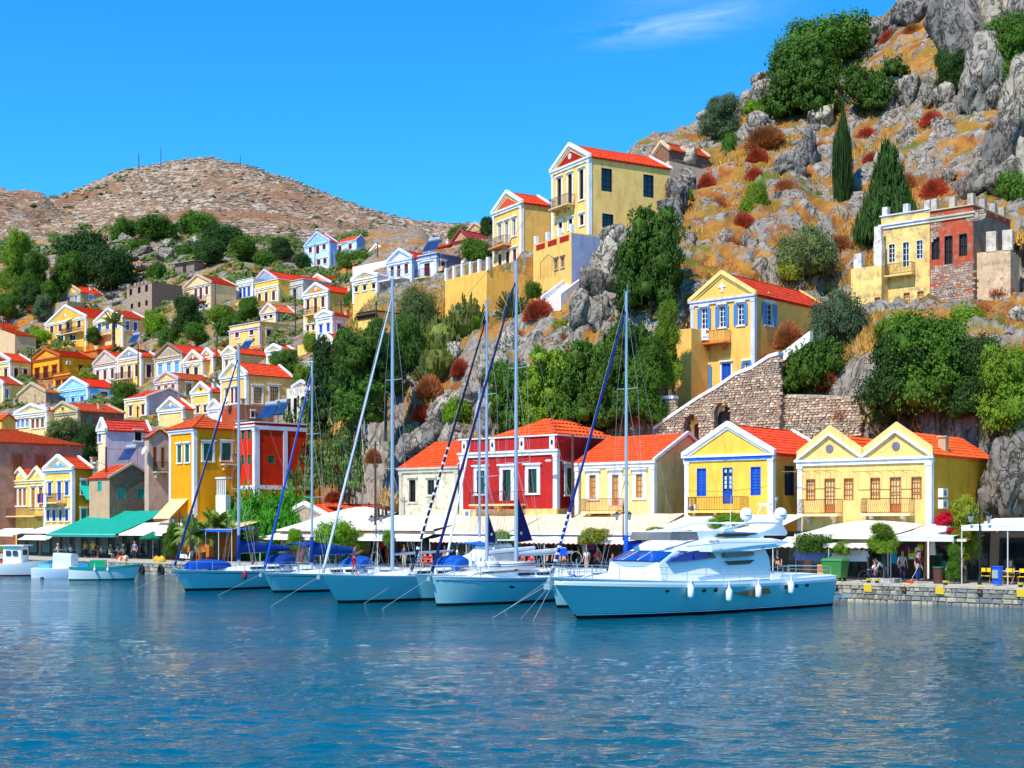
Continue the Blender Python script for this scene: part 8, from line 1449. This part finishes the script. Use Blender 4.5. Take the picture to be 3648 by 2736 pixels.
    for k in range(n): a,b_=k*2*math.pi/n,(k+1)*2*math.pi/n; m.quad((1.25*math.cos(a),1.25*math.sin(a),z),(1.25*math.cos(b_),1.25*math.sin(b_),z),(0,0,z+.6)); m.quad((1.25*math.cos(a),1.25*math.sin(a),z),(1.25*math.cos(b_),1.25*math.sin(b_),z),(1.25*math.cos(b_),1.25*math.sin(b_),z-.15),(1.25*math.cos(a),1.25*math.sin(a),z-.15))
    m.build('canopy',M('cloth',(10,110,80)),e); MB().tube((0,0,0),(0,0,z+.6),.03,n=6).build('pole',M('wood',(200,190,170)),e)
    # small stone gabled shop front with tiles
    fr2=house('low stone-gabled taverna with a bright tile roof behind the white tent',965,1215,1345,HY-(QUAY-CH)*FP/qD(1215,9.5),1865,1785,al=40.4,D=qD(1215,9.5),zb=QUAY,wall=(206,186,150),wk='stone',roof='g',rc=(238,84,36),tile=True,trim=(240,226,206),pil=False,group=FRONT,near=True,L=10,band=False)
    acunit(H['F4'],0,2471,1812); acunit(H['F5'],1,3350,1756); acunit(H['F5'],1,3350,1796); acunit(H['F2'],0,1672,1830); acunit(H['b2'],1,242,1293)
    hd=H['F5']; u,v=hd['hitS'](3462,1700); MB().box(hd['W']+.003,u-.5,v-1.1,hd['W']+.05,u+.5,v+1.0).build('shutter',M('wood',(230,160,30)),hd['e'])
    hd=H['F5']  # pergola bars over the two balconies
    for x0,x1 in((2810,2998),(3060,3275)): a=hd['hitF'](x0,1682); b_=hd['hitF'](x1,1682); m=MB().tube((a[0],-.9,a[1]),(b_[0],-.9,a[1]),.025,n=4); [m.tube((a[0]+(b_[0]-a[0])*k/5,-.9,a[1]),(a[0]+(b_[0]-a[0])*k/5,-.02,a[1]-.12),.018,n=4) for k in range(6)]; m.build('awning_bar',M('metal',(190,150,90)),hd['e'])
    hd=H['F4']; winpart(hd['e'],hd['mpF'],hd['hitF'](2592,1700)[0],hd['hitF'](2592,1816)[1],hd['hitF'](2592,1662)[1],1.0,'B',None,True,True) if False else None
    for px,y,s,D,l in((485,1222,1,H['c2']['D']+3,'solar water heater on stand behind the blue pediment house'),(885,1246,1,208,'blue solar panel on the salmon wall terrace'),(965,1490,1,138,'solar water heater on the scarlet block roof'),(465,1640,1,149,'solar panels between the stone house and the lilac wall'),(1546,898,1,H['n2']['D']-3,'solar panels on the white villa roof'),(1000,1482,.8,140,'second solar heater tank behind the scarlet block')): solar(l,px,y,s,D)
    # laundry and carpets
    hd=H['k1']; u,v=hd['hitF'](170,1762)
    for i,c in enumerate(((30,40,120),(40,50,140),(210,40,70),(40,60,160),(230,225,240),(215,220,240))): x=u+.1+i*.34; put_=MB().hexa([(x,-1.24,v-.9-(i>3)*.5),(x+.3,-1.24,v-.9-(i>3)*.5),(x+.3,-1.2,v-.9-(i>3)*.5),(x,-1.2,v-.9-(i>3)*.5)],[(x,-1.24,v),(x+.3,-1.24,v),(x+.3,-1.2,v),(x,-1.2,v)]); o=put_.build('laundry',M('cloth',c),None,label=('navy towel leftmost on the balcony line','dark blue shirt second on the balcony line','crimson cloth on the balcony line','blue cloth right of the crimson one on the line','long white sheet on the balcony line','pale long cloth at the end of the balcony line')[i],cat='laundry',group='laundry on the balcony'); o.matrix_world=Matrix.Translation(hd['O'])@Matrix.Rotation(-hd['al'],4,'Z')
    for px0,px1,c,l in((403,480,(170,10,30),'dark red rug airing before the rubble stone house'),(484,562,(20,110,200),'bright blue rug airing before the rubble stone house')): of_=13.5; m=MB(); W=qt(px1,of_)-qt(px0,of_); m.grid([[(W*i/8,.03*math.sin(i*2),z) for i in range(9)] for z in(0,.6,1.15)]); put('rug',m,M('cloth',c),px0,of_,py=1812,label=l,cat='rug'); 
    MB().box(0,0,0,qt(562,13.7)-qt(403,13.7),.1,.4+qz(480,1812,13.7)).build('terrace_wall',M('paint',(150,50,40)),qe('terrace',403,13.8,z=.2,label='low dark red terrace wall under the two rugs',cat='wall'))
    put('sign_board',MB().box(-.0,0,0,1.2,.08,.7),M('cloth',(90,160,190)),345,12.0,py=1815,label='pale blue cafe sign board left of the red rug',cat='sign')
def make_sale_sign():
    hd=H['FS']; e=hd['e']; u,v=hd['hitF'](2508,1222); x=u+.05
    s=empty('sale_sign',(0,0,0),0,'white board reading FOR SALE tied to the balcony railing','sign'); s.matrix_world=Matrix.Translation(hd['O'])@Matrix.Rotation(-hd['al'],4,'Z'); MB().box(x,-1.22,v+.06,x+1.28,-1.19,v+.58).build('board',M('plain',(236,236,240)),s); inst('lettering',textmesh('FOR SALE',.30,M('plain',(70,76,96)),align='CENTER',ext=.006),s,(x+.64,-1.228,v+.22),(math.pi/2,0,0)); MB().box(x+.5,-1.22,v+.60,x+.95,-1.19,v+.88).build('small_board',M('plain',(230,230,236)),s)
# ---------------------------------------------------------------- masonry on the slope
def stone_wall(label,pts,off,cap=None,thick=.6,arches=(),name='stone_wall',cells=.30,big=300,ybot=1570):
    """rubble wall in a plane parallel to the quay; pts: top edge as photo pixels, left to right"""
    tz=[(qt(x,off),qz(x,y,off)) for x,y in pts]; t0=tz[0][0]; o=q2w(t0,off,0); e=empty(name,o,QR,label,'wall','stone walls on the slope'); zb=qz(pts[0][0],ybot,off); top=[(t-t0,z) for t,z in tz]
    bot=[]
    for (xc,yt,w) in arches:
        c=qt(xc,off)-t0; h=qz(xc,yt,off); r=w/2/(FP/qD(xc,off))*1.25; bot.append((c,h,r))
    poly=[(x,0,z) for x,z in top]+[(top[-1][0],0,zb)]
    for c,h,r in sorted(bot,reverse=True):
        poly.append((c+r,0,zb)); poly+= [(c+r*math.cos(a),0,h-r*1.25+r*1.25*math.sin(a)) for a in [i*math.pi/8 for i in range(9)]]; poly.append((c-r,0,zb))
    poly.append((0,0,zb)); MB().prism(poly,(0,thick,0)).build('wall',M('stone',(180,160,136),c2=(96,80,66)),e)
    for c,h,r in bot: MB().box(c-r*1.2,thick+1.2,zb,c+r*1.2,thick+1.3,h+.4).build('arch_back',M('dirty',(150,96,50)),e); MB().box(c+r,thick,zb,c+r+.08,thick+1.2,h).build('arch_side',M('dirty',(160,120,80)),e)
    if cap: 
        m=MB()
        for (a,za),(b_,zb2) in zip(top,top[1:]): m.hexa([(a,-.12,za-.06),(b_,-.12,zb2-.06),(b_,thick+.1,zb2-.06),(a,thick+.1,za-.06)],[(a,-.12,za+.20),(b_,-.12,zb2+.20),(b_,thick+.1,zb2+.20),(a,thick+.1,za+.20)])
        m.build('coping',M('paint',cap),e)
    xs=[p[0] for p in top]; zs=[p[1] for p in top]; S=[]; z=zb
    while z<max(zs):
        h=cells*R.uniform(.55,.95); x=0
        while x<xs[-1]:
            w=cells*R.uniform(.7,1.7); xm=x+w/2; ok=z+h<np.interp(xm,xs,zs)-.05 and all(not(abs(xm-c)<r+.1 and z<h2-.1 and (z<h2-r*1.25 or math.hypot((xm-c)/r,(z-h2+r*1.25)/(r*1.25))<1.05)) for c,h2,r in bot)
            if ok: S.append((xm,z+h/2,w,h))
            x+=w
        z+=h
    R.shuffle(S); global _SP
    if '_SP' not in globals():
        _SP=[]
        for k in range(6):
            m=MB(); j=lambda s=.10:R.uniform(-s,s); f=[(-.5+j(),0,-.5+j()),(.5+j(),0,-.5+j()),(.5+j(),0,.5+j()),(-.5+j(),0,.5+j())]; g=[(p[0]*.74,-1+j(.3),p[2]*.7) for p in f]; i=0; m.v=f+g; m.f=[(0,1,5,4),(1,2,6,5),(2,3,7,6),(3,0,4,7),(4,5,6,7)]; _SP.append(m)
    ms=[M('stone',c,var=.3,rnd=.1,c2=d) for c,d in(((216,190,158),(180,150,120)),((184,164,142),(146,126,108)),((228,210,182),(190,168,140)),((204,172,138),(164,134,106)))]; me=[m.mesh('stone',ms[0]) for m in _SP]
    S.sort(key=lambda s:-s[2]*s[3]); st=MB()
    for k,(x,z,w,h) in enumerate(S):
        if k<big:
            o=bpy.data.objects.new('stone',R.choice(me)); COL.objects.link(o); o.parent=e; o.location=(x,-.0,z); o.scale=(w*.93,R.uniform(.06,.16),h*.93); o.rotation_euler=(0,R.uniform(-.2,.2),0); o.material_slots[0].link='OBJECT'; o.material_slots[0].material=R.choice(ms)
        else:
            q=R.choice(_SP); i=len(st.v); d=R.uniform(.05,.13); st.v+=[(x+p[0]*w*.93,p[1]*d,z+p[2]*h*.93) for p in q.v]; st.f+=[tuple(i+a for a in f) for f in q.f]
    if st.v: st.build('small_stones',ms[1],e,kind='stuff')
    return e
def railing(label,p0,p1,h=.95,n=10,posts=0,pc=WH,c=(90,80,76),name='railing'):
    e=empty(name,p0,0,label,'railing'); d=Vector(p1)-Vector(p0); m=MB(); m.tube((0,0,h),d+Vector((0,0,h)),.025,n=4).tube((0,0,.1),d+Vector((0,0,.1)),.02,n=4)
    for i in range(n+1): q=d*(i/n); m.tube(q,q+Vector((0,0,h)),.012,n=3)
    m.build('bars',M('metal',c),e)
    for i in range(posts): q=d*(i/max(1,posts-1)); MB().box(q.x-.14,q.y-.14,q.z-.1,q.x+.14,q.y+.14,q.z+h+.12).build('post',M('paint',pc),e)
def make_slope_masonry():
    stone_wall('rubble stair wall with a whitewashed edge and two arches below the for-sale house',[(2330,1530),(2380,1492),(2435,1455),(2490,1418),(2560,1378),(2620,1335),(2680,1312),(2740,1272),(2775,1262)],19.6,cap=(244,242,246),arches=((2462,1478,52),(2572,1432,54)),cells=.25)
    stone_wall('long level rubble terrace wall right of the arched stairs',[(2690,1405),(2800,1404),(2900,1406),(3000,1410),(3062,1412)],20.2,cells=.26,big=240)
    stone_wall('low rubble wall with a whitewashed top behind the crimson house roof',[(2160,1430),(2250,1424),(2330,1420),(2400,1418)],20.4,cap=(244,242,246),cells=.26,big=160)
    stone_wall('dry stone retaining wall under the pale flaking house',[(3260,1105),(3330,1092),(3400,1085),(3450,1078),(3510,1072)],44,cells=.42,big=80,ybot=1150)
    m=MB(); pts=[P(x,y,GD(x,y)-.5) for x,y in((3062,1400),(3075,1440),(3062,1480),(3048,1520),(3040,1560))]; m.path(pts,.14,6); m.build('drain_pipe',M('paint',(240,240,244)),None,label='white winding gutter at the right end of the terrace wall',cat='pipe')
    # stair string climbing beside the for-sale house, whitewashed rocks
    m=MB(); pp=[(2775,1262),(2810,1235),(2850,1205),(2885,1178)]; q=[q2w(qt(x,21),21,qz(x,y,21)) for x,y in pp]
    for a,b in zip(q,q[1:]): m.hexa([a+Vector((0,0,-.8)),b+Vector((0,0,-.8)),b+Vector((.3,.3,-.8)),a+Vector((.3,.3,-.8))],[a,b,b+Vector((.3,.3,0)),a+Vector((.3,.3,0))])
    m.build('parapet_wall',M('paint',(240,232,220)),None,label='whitewashed parapet climbing right beside the for-sale house',cat='wall')
    hd=H['FS']; D0=hd['D']+1.0; house('left wing of the golden for-sale house, lower with a step in its wall',2408,2463,2480,1456,1180,al=42,D=D0,wall=(254,206,106),roof='f',trim=None,pil=False,band=False,parapet=.25,group='houses on the rocky slope above the quay',L=6,name='house_wing',cat='house wing')
    c=chimney(hd,hd['W']+(-.9),hd['hitS'](2768,1000)[0],hd['H'],(252,206,120),.5)
    # yellow retaining wall, gate, white steps below the tall houses
    hw=house('long golden retaining wall with white posts and a railing on top',1586,1734,1832,1105,963,al=54,D=137,wall=(254,204,96),roof='f',trim=None,pil=False,band=False,parapet=.05,group='walls below the tall houses',name='retaining_wall',cat='wall',L=6)
    for i in range(6): x=hw['W']*i/5; MB().box(x-.15,-.0,hw['H'],x+.15,.3,hw['H']+1.3).build('post',M('paint',WH),hw['e'])
    r=MB(); r.tube((0,.15,hw['H']+1.1),(hw['W'],.15,hw['H']+1.1),.03,n=4); [r.tube((hw['W']*i/60,.15,hw['H']),(hw['W']*i/60,.15,hw['H']+1.1),.012,n=3) for i in range(61)]; r.build('railing',M('metal',(140,130,120)),hw['e'])
    D=131; e=empty('steps',P(1966,1072,D),QR,'white-sided concrete steps below the iron gate','steps'); s=D/FP
    for i in range(8): MB().box(-.95,i*.42,-1,.95,i*.42+.44,.18+i*.27).build('step',M('paint',(232,214,206)),e)
    for x in(-1.2,1.0): MB().hexa([(x,-.2,-1),(x+.22,-.2,-1),(x+.22,3.6,-1),(x,3.6,-1)],[(x,-.2,.5),(x+.22,-.2,.5),(x+.22,3.6,2.75),(x,3.6,2.75)]).build('side_wall',M('paint',(244,244,248)),e)
    e=empty('garden_gate',P(1925,995,D+3),-math.radians(50),'brown iron gate with a pointed top at the head of the white steps','gate'); m=MB(); m.path([(0,0,0),(0,0,1.6),(1.1,0,2.2),(2.2,0,1.6),(2.2,0,0)],.03,4); [m.tube((x*.2,0,0),(x*.2,0,1.6+.6*(1-abs(x*.2-1.1)/1.1)),.014,n=3) for x in range(1,11)]; m.build('bars',M('metal',(150,120,80)),e)
    # battlemented parapets of the ruined pair
    hd=H['RA']
    for key,n in(('RA',3),('RB',3)):
        hd=H[key]
        for i in range(n): x=.1+(hd['W']-.6)*i/(n-1+ (key=='RB')*.0) if n>1 else 0; MB().box(x,-.02,hd['H']+.5,x+.5,.5,hd['H']+1.55).build('merlon',M('dirty',(212,204,198) if key=='RA' else (200,180,160)),hd['e'])
    hd=H['RB']; [MB().box(hd['W']-.5,y,hd['H']+.3,hd['W'],y+.5,hd['H']+1.5).build('merlon',M('dirty',(190,172,156)),hd['e']) for y in(2.4,4.6,6.6) if y<hd['L']]
    # exposed rubble where plaster fell off, as built stones
    ms=[M('stone',c,var=.3,c2=d) for c,d in(((206,190,166),(170,150,130)),((176,160,144),(140,120,100)))]
    W=hd['W']
    def rub(x0,x1,z0,z1,sc_=.34,keep=lambda x,z:True,e=hd['e']):
        z=z0
        while z<z1:
            h=sc_*R.uniform(.5,.8); x=x0
            while x<x1:
                w=sc_*R.uniform(.7,1.6)
                if keep(x,z): m=MB(); j=lambda:R.uniform(-.04,.04); m.hexa([(x+.02+j(),-.03,z+.02+j()),(x+w-.03+j(),-.03,z+.02+j()),(x+w-.03,.02,z+.02),(x+.02,.02,z+.02)],[(x+.04,-.06,z+h-.04+j()),(x+w-.05,-.06,z+h-.04+j()),(x+w-.03,.02,z+h-.02),(x+.02,.02,z+h-.02)]); m.build('stone',R.choice(ms),e)
                x+=w
            z+=h
    vt=[hd['hitF'](3340,y)[1] for y in(1100,945,860,770)]
    rub(.05,W-.1,.0,vt[1]-.1,.30,lambda x,z:R.random()<.93 and not(z>.6 and z<vt[0]+2 and False)); rub(.05,1.5,vt[2],vt[3],.28,lambda x,z:x<.3+ (z-vt[2])*.35); rub(3.2,4.6,vt[3]-.9,vt[3]-.1,.28)
    # low wing walls right of the ruin
    hd2=house('stained plaster yard wall with two square pillars right of the ruin',3480,3600,3700,1005,890,al=30,D=H['RB']['D']-1,wall=(222,196,160),wk='dirty',roof='f',trim=None,pil=False,band=False,parapet=.02,group=RU,name='yard_wall',cat='wall',L=4)
    for i in range(2): x=hd2['W']*(.28+.48*i); MB().box(x,-.05,hd2['H'],x+.8,.7,hd2['H']+1.7).build('pillar',M('dirty',(216,200,180)),hd2['e'])
    hd3=H['RC']; [MB().box(x,.2,hd3['H'],x+.75,.9,hd3['H']+h).build('pillar',M('dirty',(240,232,226)),hd3['e']) for x,h in((.15,1.7),(2.1,2.6))]; MB().box(2.1,.3,hd3['H']+2.6,2.75,.8,hd3['H']+3.9).build('chimney',M('dirty',(236,226,216)),hd3['e'])
    # ruin on the left hill: open-topped walls with empty windows
    D=GD(541,1108); hd=house('roofless grey stone ruin with empty windows above the palm',452,541,651,1108,1010,al=46,D=D,wall=(176,152,128),side=(134,108,92),wk='stone',sk='stone',roof='f',trim=None,pil=False,band=False,F=[([466,496,522],1020,1052,10,'k'),([470,496,522],1082,1100,9,'k')],sur=None,group=HILL,name='stone_ruin',cat='ruin')
    for i in range(7): x=hd['W']*i/7; MB().box(x,0,hd['H']+.3,x+hd['W']/7*R.uniform(.4,.9),.5,hd['H']+R.uniform(.4,1.1)).build('broken_top',M('stone',(170,148,124)),hd['e'])
    # terraces and small walls between houses
    TW='terrace walls on the left hillside'
    for xl,xc,xr,yb,ye,c,l,wk in((170,240,410,1118,1072,(190,170,140),'long grey terrace wall in front of the small beige stone house','stone'),(1256,1375,1400,965,928,(248,232,214),'pale ridge terrace wall with posts','paint'),(380,420,480,1262,1246,(150,130,110),'dark stone terrace wall right of the cream blue-shuttered house','stone'),(840,905,925,1095,1068,(252,210,100),'bright yellow terrace parapet under the white house','paint'),(1060,1105,1135,1260,1225,(252,214,116),'yellow garden wall under the orange tympanum house','paint'),(750,818,830,1148,1130,(240,240,244),'white stepped garden wall left of the roof terrace','paint'),(940,990,1010,940,905,(200,170,130),'beige garden wall by the umbrella tree','dirty')):
        house(l,xl,xc,xr,yb,ye,wall=c,wk=wk,roof='f',trim=None,pil=False,band=False,parapet=.05,group=TW,name='terrace_wall',cat='wall',L=4)
    # tin-roofed hut on the knoll
    e=empty('stone_hut',GP(670,975),-.6,'small stone hut with a rusty tin roof under the knoll trees','hut'); MB().box(-3,-1,0,3,2,2.2).build('wall',M('stone',(150,130,112)),e); MB().hexa([(-3.6,-1.6,2.2),(3.6,-1.6,2.3),(3.6,2.4,2.6),(-3.6,2.4,2.5)],[(-3.6,-1.6,2.3),(3.6,-1.6,2.4),(3.6,2.4,2.7),(-3.6,2.4,2.6)]).build('roof',M('dirty',(190,170,150)),e); MB().box(-.5,-1.05,0,.5,-1.002,1.8).build('door',M('plain',(40,34,30)),e)
    # chimneys
    for k,u,y,z in(('f2',.8,4.0,1.0),('r2',2.0,1.0,.3),('F5',1.0,3,1.2),('k1',.7,3.5,1.3)):
        if H.get(k): chimney(H[k],H[k]['W']*u if u<1 else H[k]['W']-u*.5,y,H[k]['H']+z*.3,(206,170,130))
    # path with handrail across the rocky hill
    m=MB(); pts=[P(x,y,GD(x,y)-.3) for x,y in((2870,478),(2950,482),(3010,485),(3080,490),(3140,494))]; m.path([p+Vector((0,0,1)) for p in pts],.05,4); [m.tube(p,p+Vector((0,0,1)),.035,n=4) for p in pts]; m.build('handrail',M('metal',(200,200,200)),None,label='pale handrail crossing the hill behind the cypress',cat='railing')
    for i,(x,y) in enumerate([(3470,410),(3490,402),(3510,392),(3530,384),(3550,374),(3450,420),(3430,430),(3410,442)]): pass
    e=empty('steps',GP(3430,445),0,'whitewashed steps climbing right under the cliff','steps')
    for i in range(12): x,y=3400+i*14,452-i*6.5; p=P(x,y,GD(x,y)-.3)-e.location; MB().box(p.x-.5,p.y-.5,p.z-.5,p.x+.5,p.y+.5,p.z+.15).build('step',M('paint',(226,222,214)),e)
    for i,(xs,l) in enumerate(((((2560,620),(2600,616),(2660,612),(2700,600)),'low pale stone path edge beside the crag'),(((2880,625),(2930,618),(2975,610),(3020,590),(3060,575)),'pale path edge crossing behind the cypress'),(((2650,830),(2700,812),(2760,800)),'low path wall on the dry slope'))):
        pts=[P(x,y,GD(x,y)-.5) for x,y in xs]; m=MB()
        for a,b in zip(pts,pts[1:]): m.hexa([a-Vector((0,0,.8)),b-Vector((0,0,.8)),b+Vector((0,.4,-.8)),a+Vector((0,.4,-.8))],[a+Vector((0,0,.2)),b+Vector((0,0,.2)),b+Vector((0,.4,.2)),a+Vector((0,.4,.2))])
        m.build('path_wall',M('stone',(226,214,194)),None,label=l,cat='wall')
def make_small_boats():
    G='small fishing boats on the left'
    b,sec=fishing_boat('white fishing boat with a wheelhouse and a dark red waterline, at the left edge',168,2052,-84,6.4,2.3,(238,236,234),1.35,1.0,.5,(120,20,24)); e=b.e
    m=body([(2.0,.9,2.55,.75,.7),(3.6,.9,2.6,.8,.75)]); m.build('wheelhouse',GEL,e); MB().box(1.7,-.95,2.58,3.9,.95,2.68).build('wheelhouse_roof',GEL,e)
    for s in(-.83,.81): [MB().box(x,s,1.75,x+.42,s+.02,2.2).build('window',M('glass',(60,60,70)),e) for x in(2.3,2.9)]
    MB().box(1.96,-.4,1.8,1.99,.4,2.25).build('windscreen',M('glass',(60,60,70)),e); MB().path([(3.9,-.8,2.68),(5.8,-.9,2.6),(5.8,-.9,1.0)],.02,4).path([(3.9,.8,2.68),(5.8,.9,2.6),(5.8,.9,1.0)],.02,4).build('frame_rail',STEEL,e); [MB().ball((R.uniform(3.9,5.6),R.uniform(-.5,.5),1.15),.22).build('crate_bundle',M('cloth',c),e) for c in((240,200,30),(200,60,50),(230,230,230),(60,90,120))]
    MB().box(4.4,-1.0,2.62,5.6,.9,2.68).build('sun_canopy',M('cloth',(200,40,30)),e)
    b,sec=fishing_boat('pale blue-white cabin boat between the white and the green fishing boats',330,2060,-80,5.2,2.0,(206,222,236),1.0,.8,.4,(230,230,235)); e=b.e
    body([(1.6,.7,2.0,.7,.62),(3.2,.7,2.1,.72,.65)]).build('cabin',M('hull',(216,226,240)),e); MB().box(1.9,-.76,1.4,2.7,-.74,1.8).build('window',M('glass',(50,60,80)),e); MB().box(3.6,-.5,.8,4.6,.5,1.15).build('locker',M('hull',(90,180,220)),e); 
    b,sec=fishing_boat('green and white wooden caique with a green box cabin',478,2066,-97,5.0,1.9,(214,226,222),1.25,1.05,.55,(30,90,80)); e=b.e
    m=MB(); r=[]
    for i in range(15): t=(.01+i/14*.98); hb,z=sec(t); x=-.55*max(0,1-t)**2.2+t*5.0; r.append([(x,-hb-.03,z+.06),(x,-hb-.03,z-.14)])
    m.grid(r); m.grid([[(p[0],-p[1],p[2]) for p in q] for q in r]); m.build('green_gunwale',M('hull',(20,130,120)),e); body([(2.2,.9,1.6,.55,.5),(3.4,.9,1.6,.55,.5)]).build('cabin',M('hull',(20,140,90)),e); MB().box(3.5,-.45,.95,4.3,.45,1.35).build('engine_box',M('hull',(30,130,200)),e); MB().tube((.6,0,1.2),(.6,0,1.9),.03,n=5).build('bow_post',M('wood',(120,80,50)),e)
    for x,l in((.25,'white fender at the bow of the green caique'),(1.9,'white fender amidships on the green caique'),(2.9,'second white fender amidships on the green caique')): fender(b,x,sec(x/5)[0]+.1,.85,(236,236,232),l,.10,.36)
    o=MB().ball((0,0,0),.3,.24,.18,10,6).build('buoy',M('plain',(240,205,20),.4),None,smooth=True,label='yellow mooring buoy in front of the pale cabin boat',cat='buoy'); o.location=P(255,2062,CH*FP/(2062-HY)); o.location.z=.05
    o=MB().ball((0,0,0),.18,.18,.14,10,6).build('buoy',M('plain',(60,60,60),.4),None,smooth=True,label='small dark buoy under the bow of the white fishing boat',cat='buoy'); o.location=P(150,2062,CH*FP/(2062-HY)); o.location.z=.03
    # small white cruiser behind the porthole yacht
    b=Boat('motor_cruiser','white motor cruiser with a raked windscreen between the navy sails','motor boat',1590,2098,40.4); e=b.e; sec=hull(b,8.6,2.9,1.75,1.45,.8)
    body([(.8,1.7,1.75,.4,.3),(2.4,1.6,2.25,1.0,.8),(3.2,1.55,2.4,1.15,.95),(4.1,1.5,3.0,1.2,.95),(5.8,1.4,3.1,1.2,1.0),(6.2,1.4,2.6,1.2,1.05)]).build('superstructure',GEL,e); [MB().prism([(x0,-1.16,2.35),(x0+.9,-1.16,2.35),(x0+.95,-1.08,2.8),(x0+.35,-1.08,2.8)],(0,.12,0)).build('window',M('glass',(110,120,140)),e) for x0 in(3.7,4.75)]; MB().hexa([(3.25,-1.0,2.42),(3.25,1.0,2.42),(3.3,1.0,2.42),(3.3,-1.0,2.42)],[(4.0,-.85,2.95),(4.0,.85,2.95),(4.05,.85,2.95),(4.05,-.85,2.95)]).build('windscreen',M('glass',(110,120,140)),e); body([(3.6,3.3,3.36,1.1,.95),(6.6,3.3,3.4,1.1,1.0)]).build('hardtop',GEL,e); [MB().tube((x,y,2.9),(x,y,3.32),.03,n=4).build('hardtop_post',STEEL,e) for x in(4.2,6.3) for y in(-1,1)]
    # navy sail corners and flags
    for key,x0,z0,z1,w_,l in(('D',.4,3.3,5.2,1.0,'x'),('E',.4,3.4,6.2,1.5,'y')):
        bt=SB[key][0]; mx={'D':5.8,'E':6.7}[key]; m=MB().prism([(mx+.12,0,z0),(mx+w_,0,z0+.12),(mx+.12,0,z1)],(0,.02,0)); s_=m.build('furled_mainsail_corner',M('cloth',(20,34,90)),bt.e); MB().tube((mx+.45,-.005,z0+.55),(mx+.45,-.012,z0+.55),.10,n=10).build('sail_emblem',M('plain',(230,200,200)),s_)
        c=MB().tube((mx+.1,0,2.75),(mx+4.6,0,2.95),.14,.12,8); c.build('boom_cover',M('cloth',(206,214,224)),bt.e)
    for key,x,z,c,l,kind in(('E',9.2,1.6,(10,80,190),'plain blue flag on the quay side of the porthole yacht',0),('F',10.6,1.7,(20,80,180),'small blue and white striped flag over the blue biminis',1)):
        bt=SB[key][0]; e=empty('flag',bt.w(x,-1.2,z),QR,l,'flag'); MB().tube((0,0,0),(0,0,1.5),.015,n=4).build('pole',STEEL,e)
        m=MB(); m.grid([[(.02+i*.09,.04*math.sin(i*1.5),z_) for i in range(7)] for z_ in(1.0,1.25,1.48)]); f=m.build('cloth',M('cloth',c),e)
        if kind:
            for k in range(4): MB().grid([[(.02+i*.09,.04*math.sin(i*1.5)-.008,z_) for i in range(7)] for z_ in(1.04+k*.12,1.09+k*.12)]).build('stripe',M('cloth',(240,240,245)),f)
SB=make_sailboats(); MY=make_motor_yacht(); make_waterfront(); make_sale_sign(); make_slope_masonry(); make_small_boats()
make_terrain(); make_mountain(); make_water(); make_sea_floor_and_quay()
make_vegetation(); make_rocks()
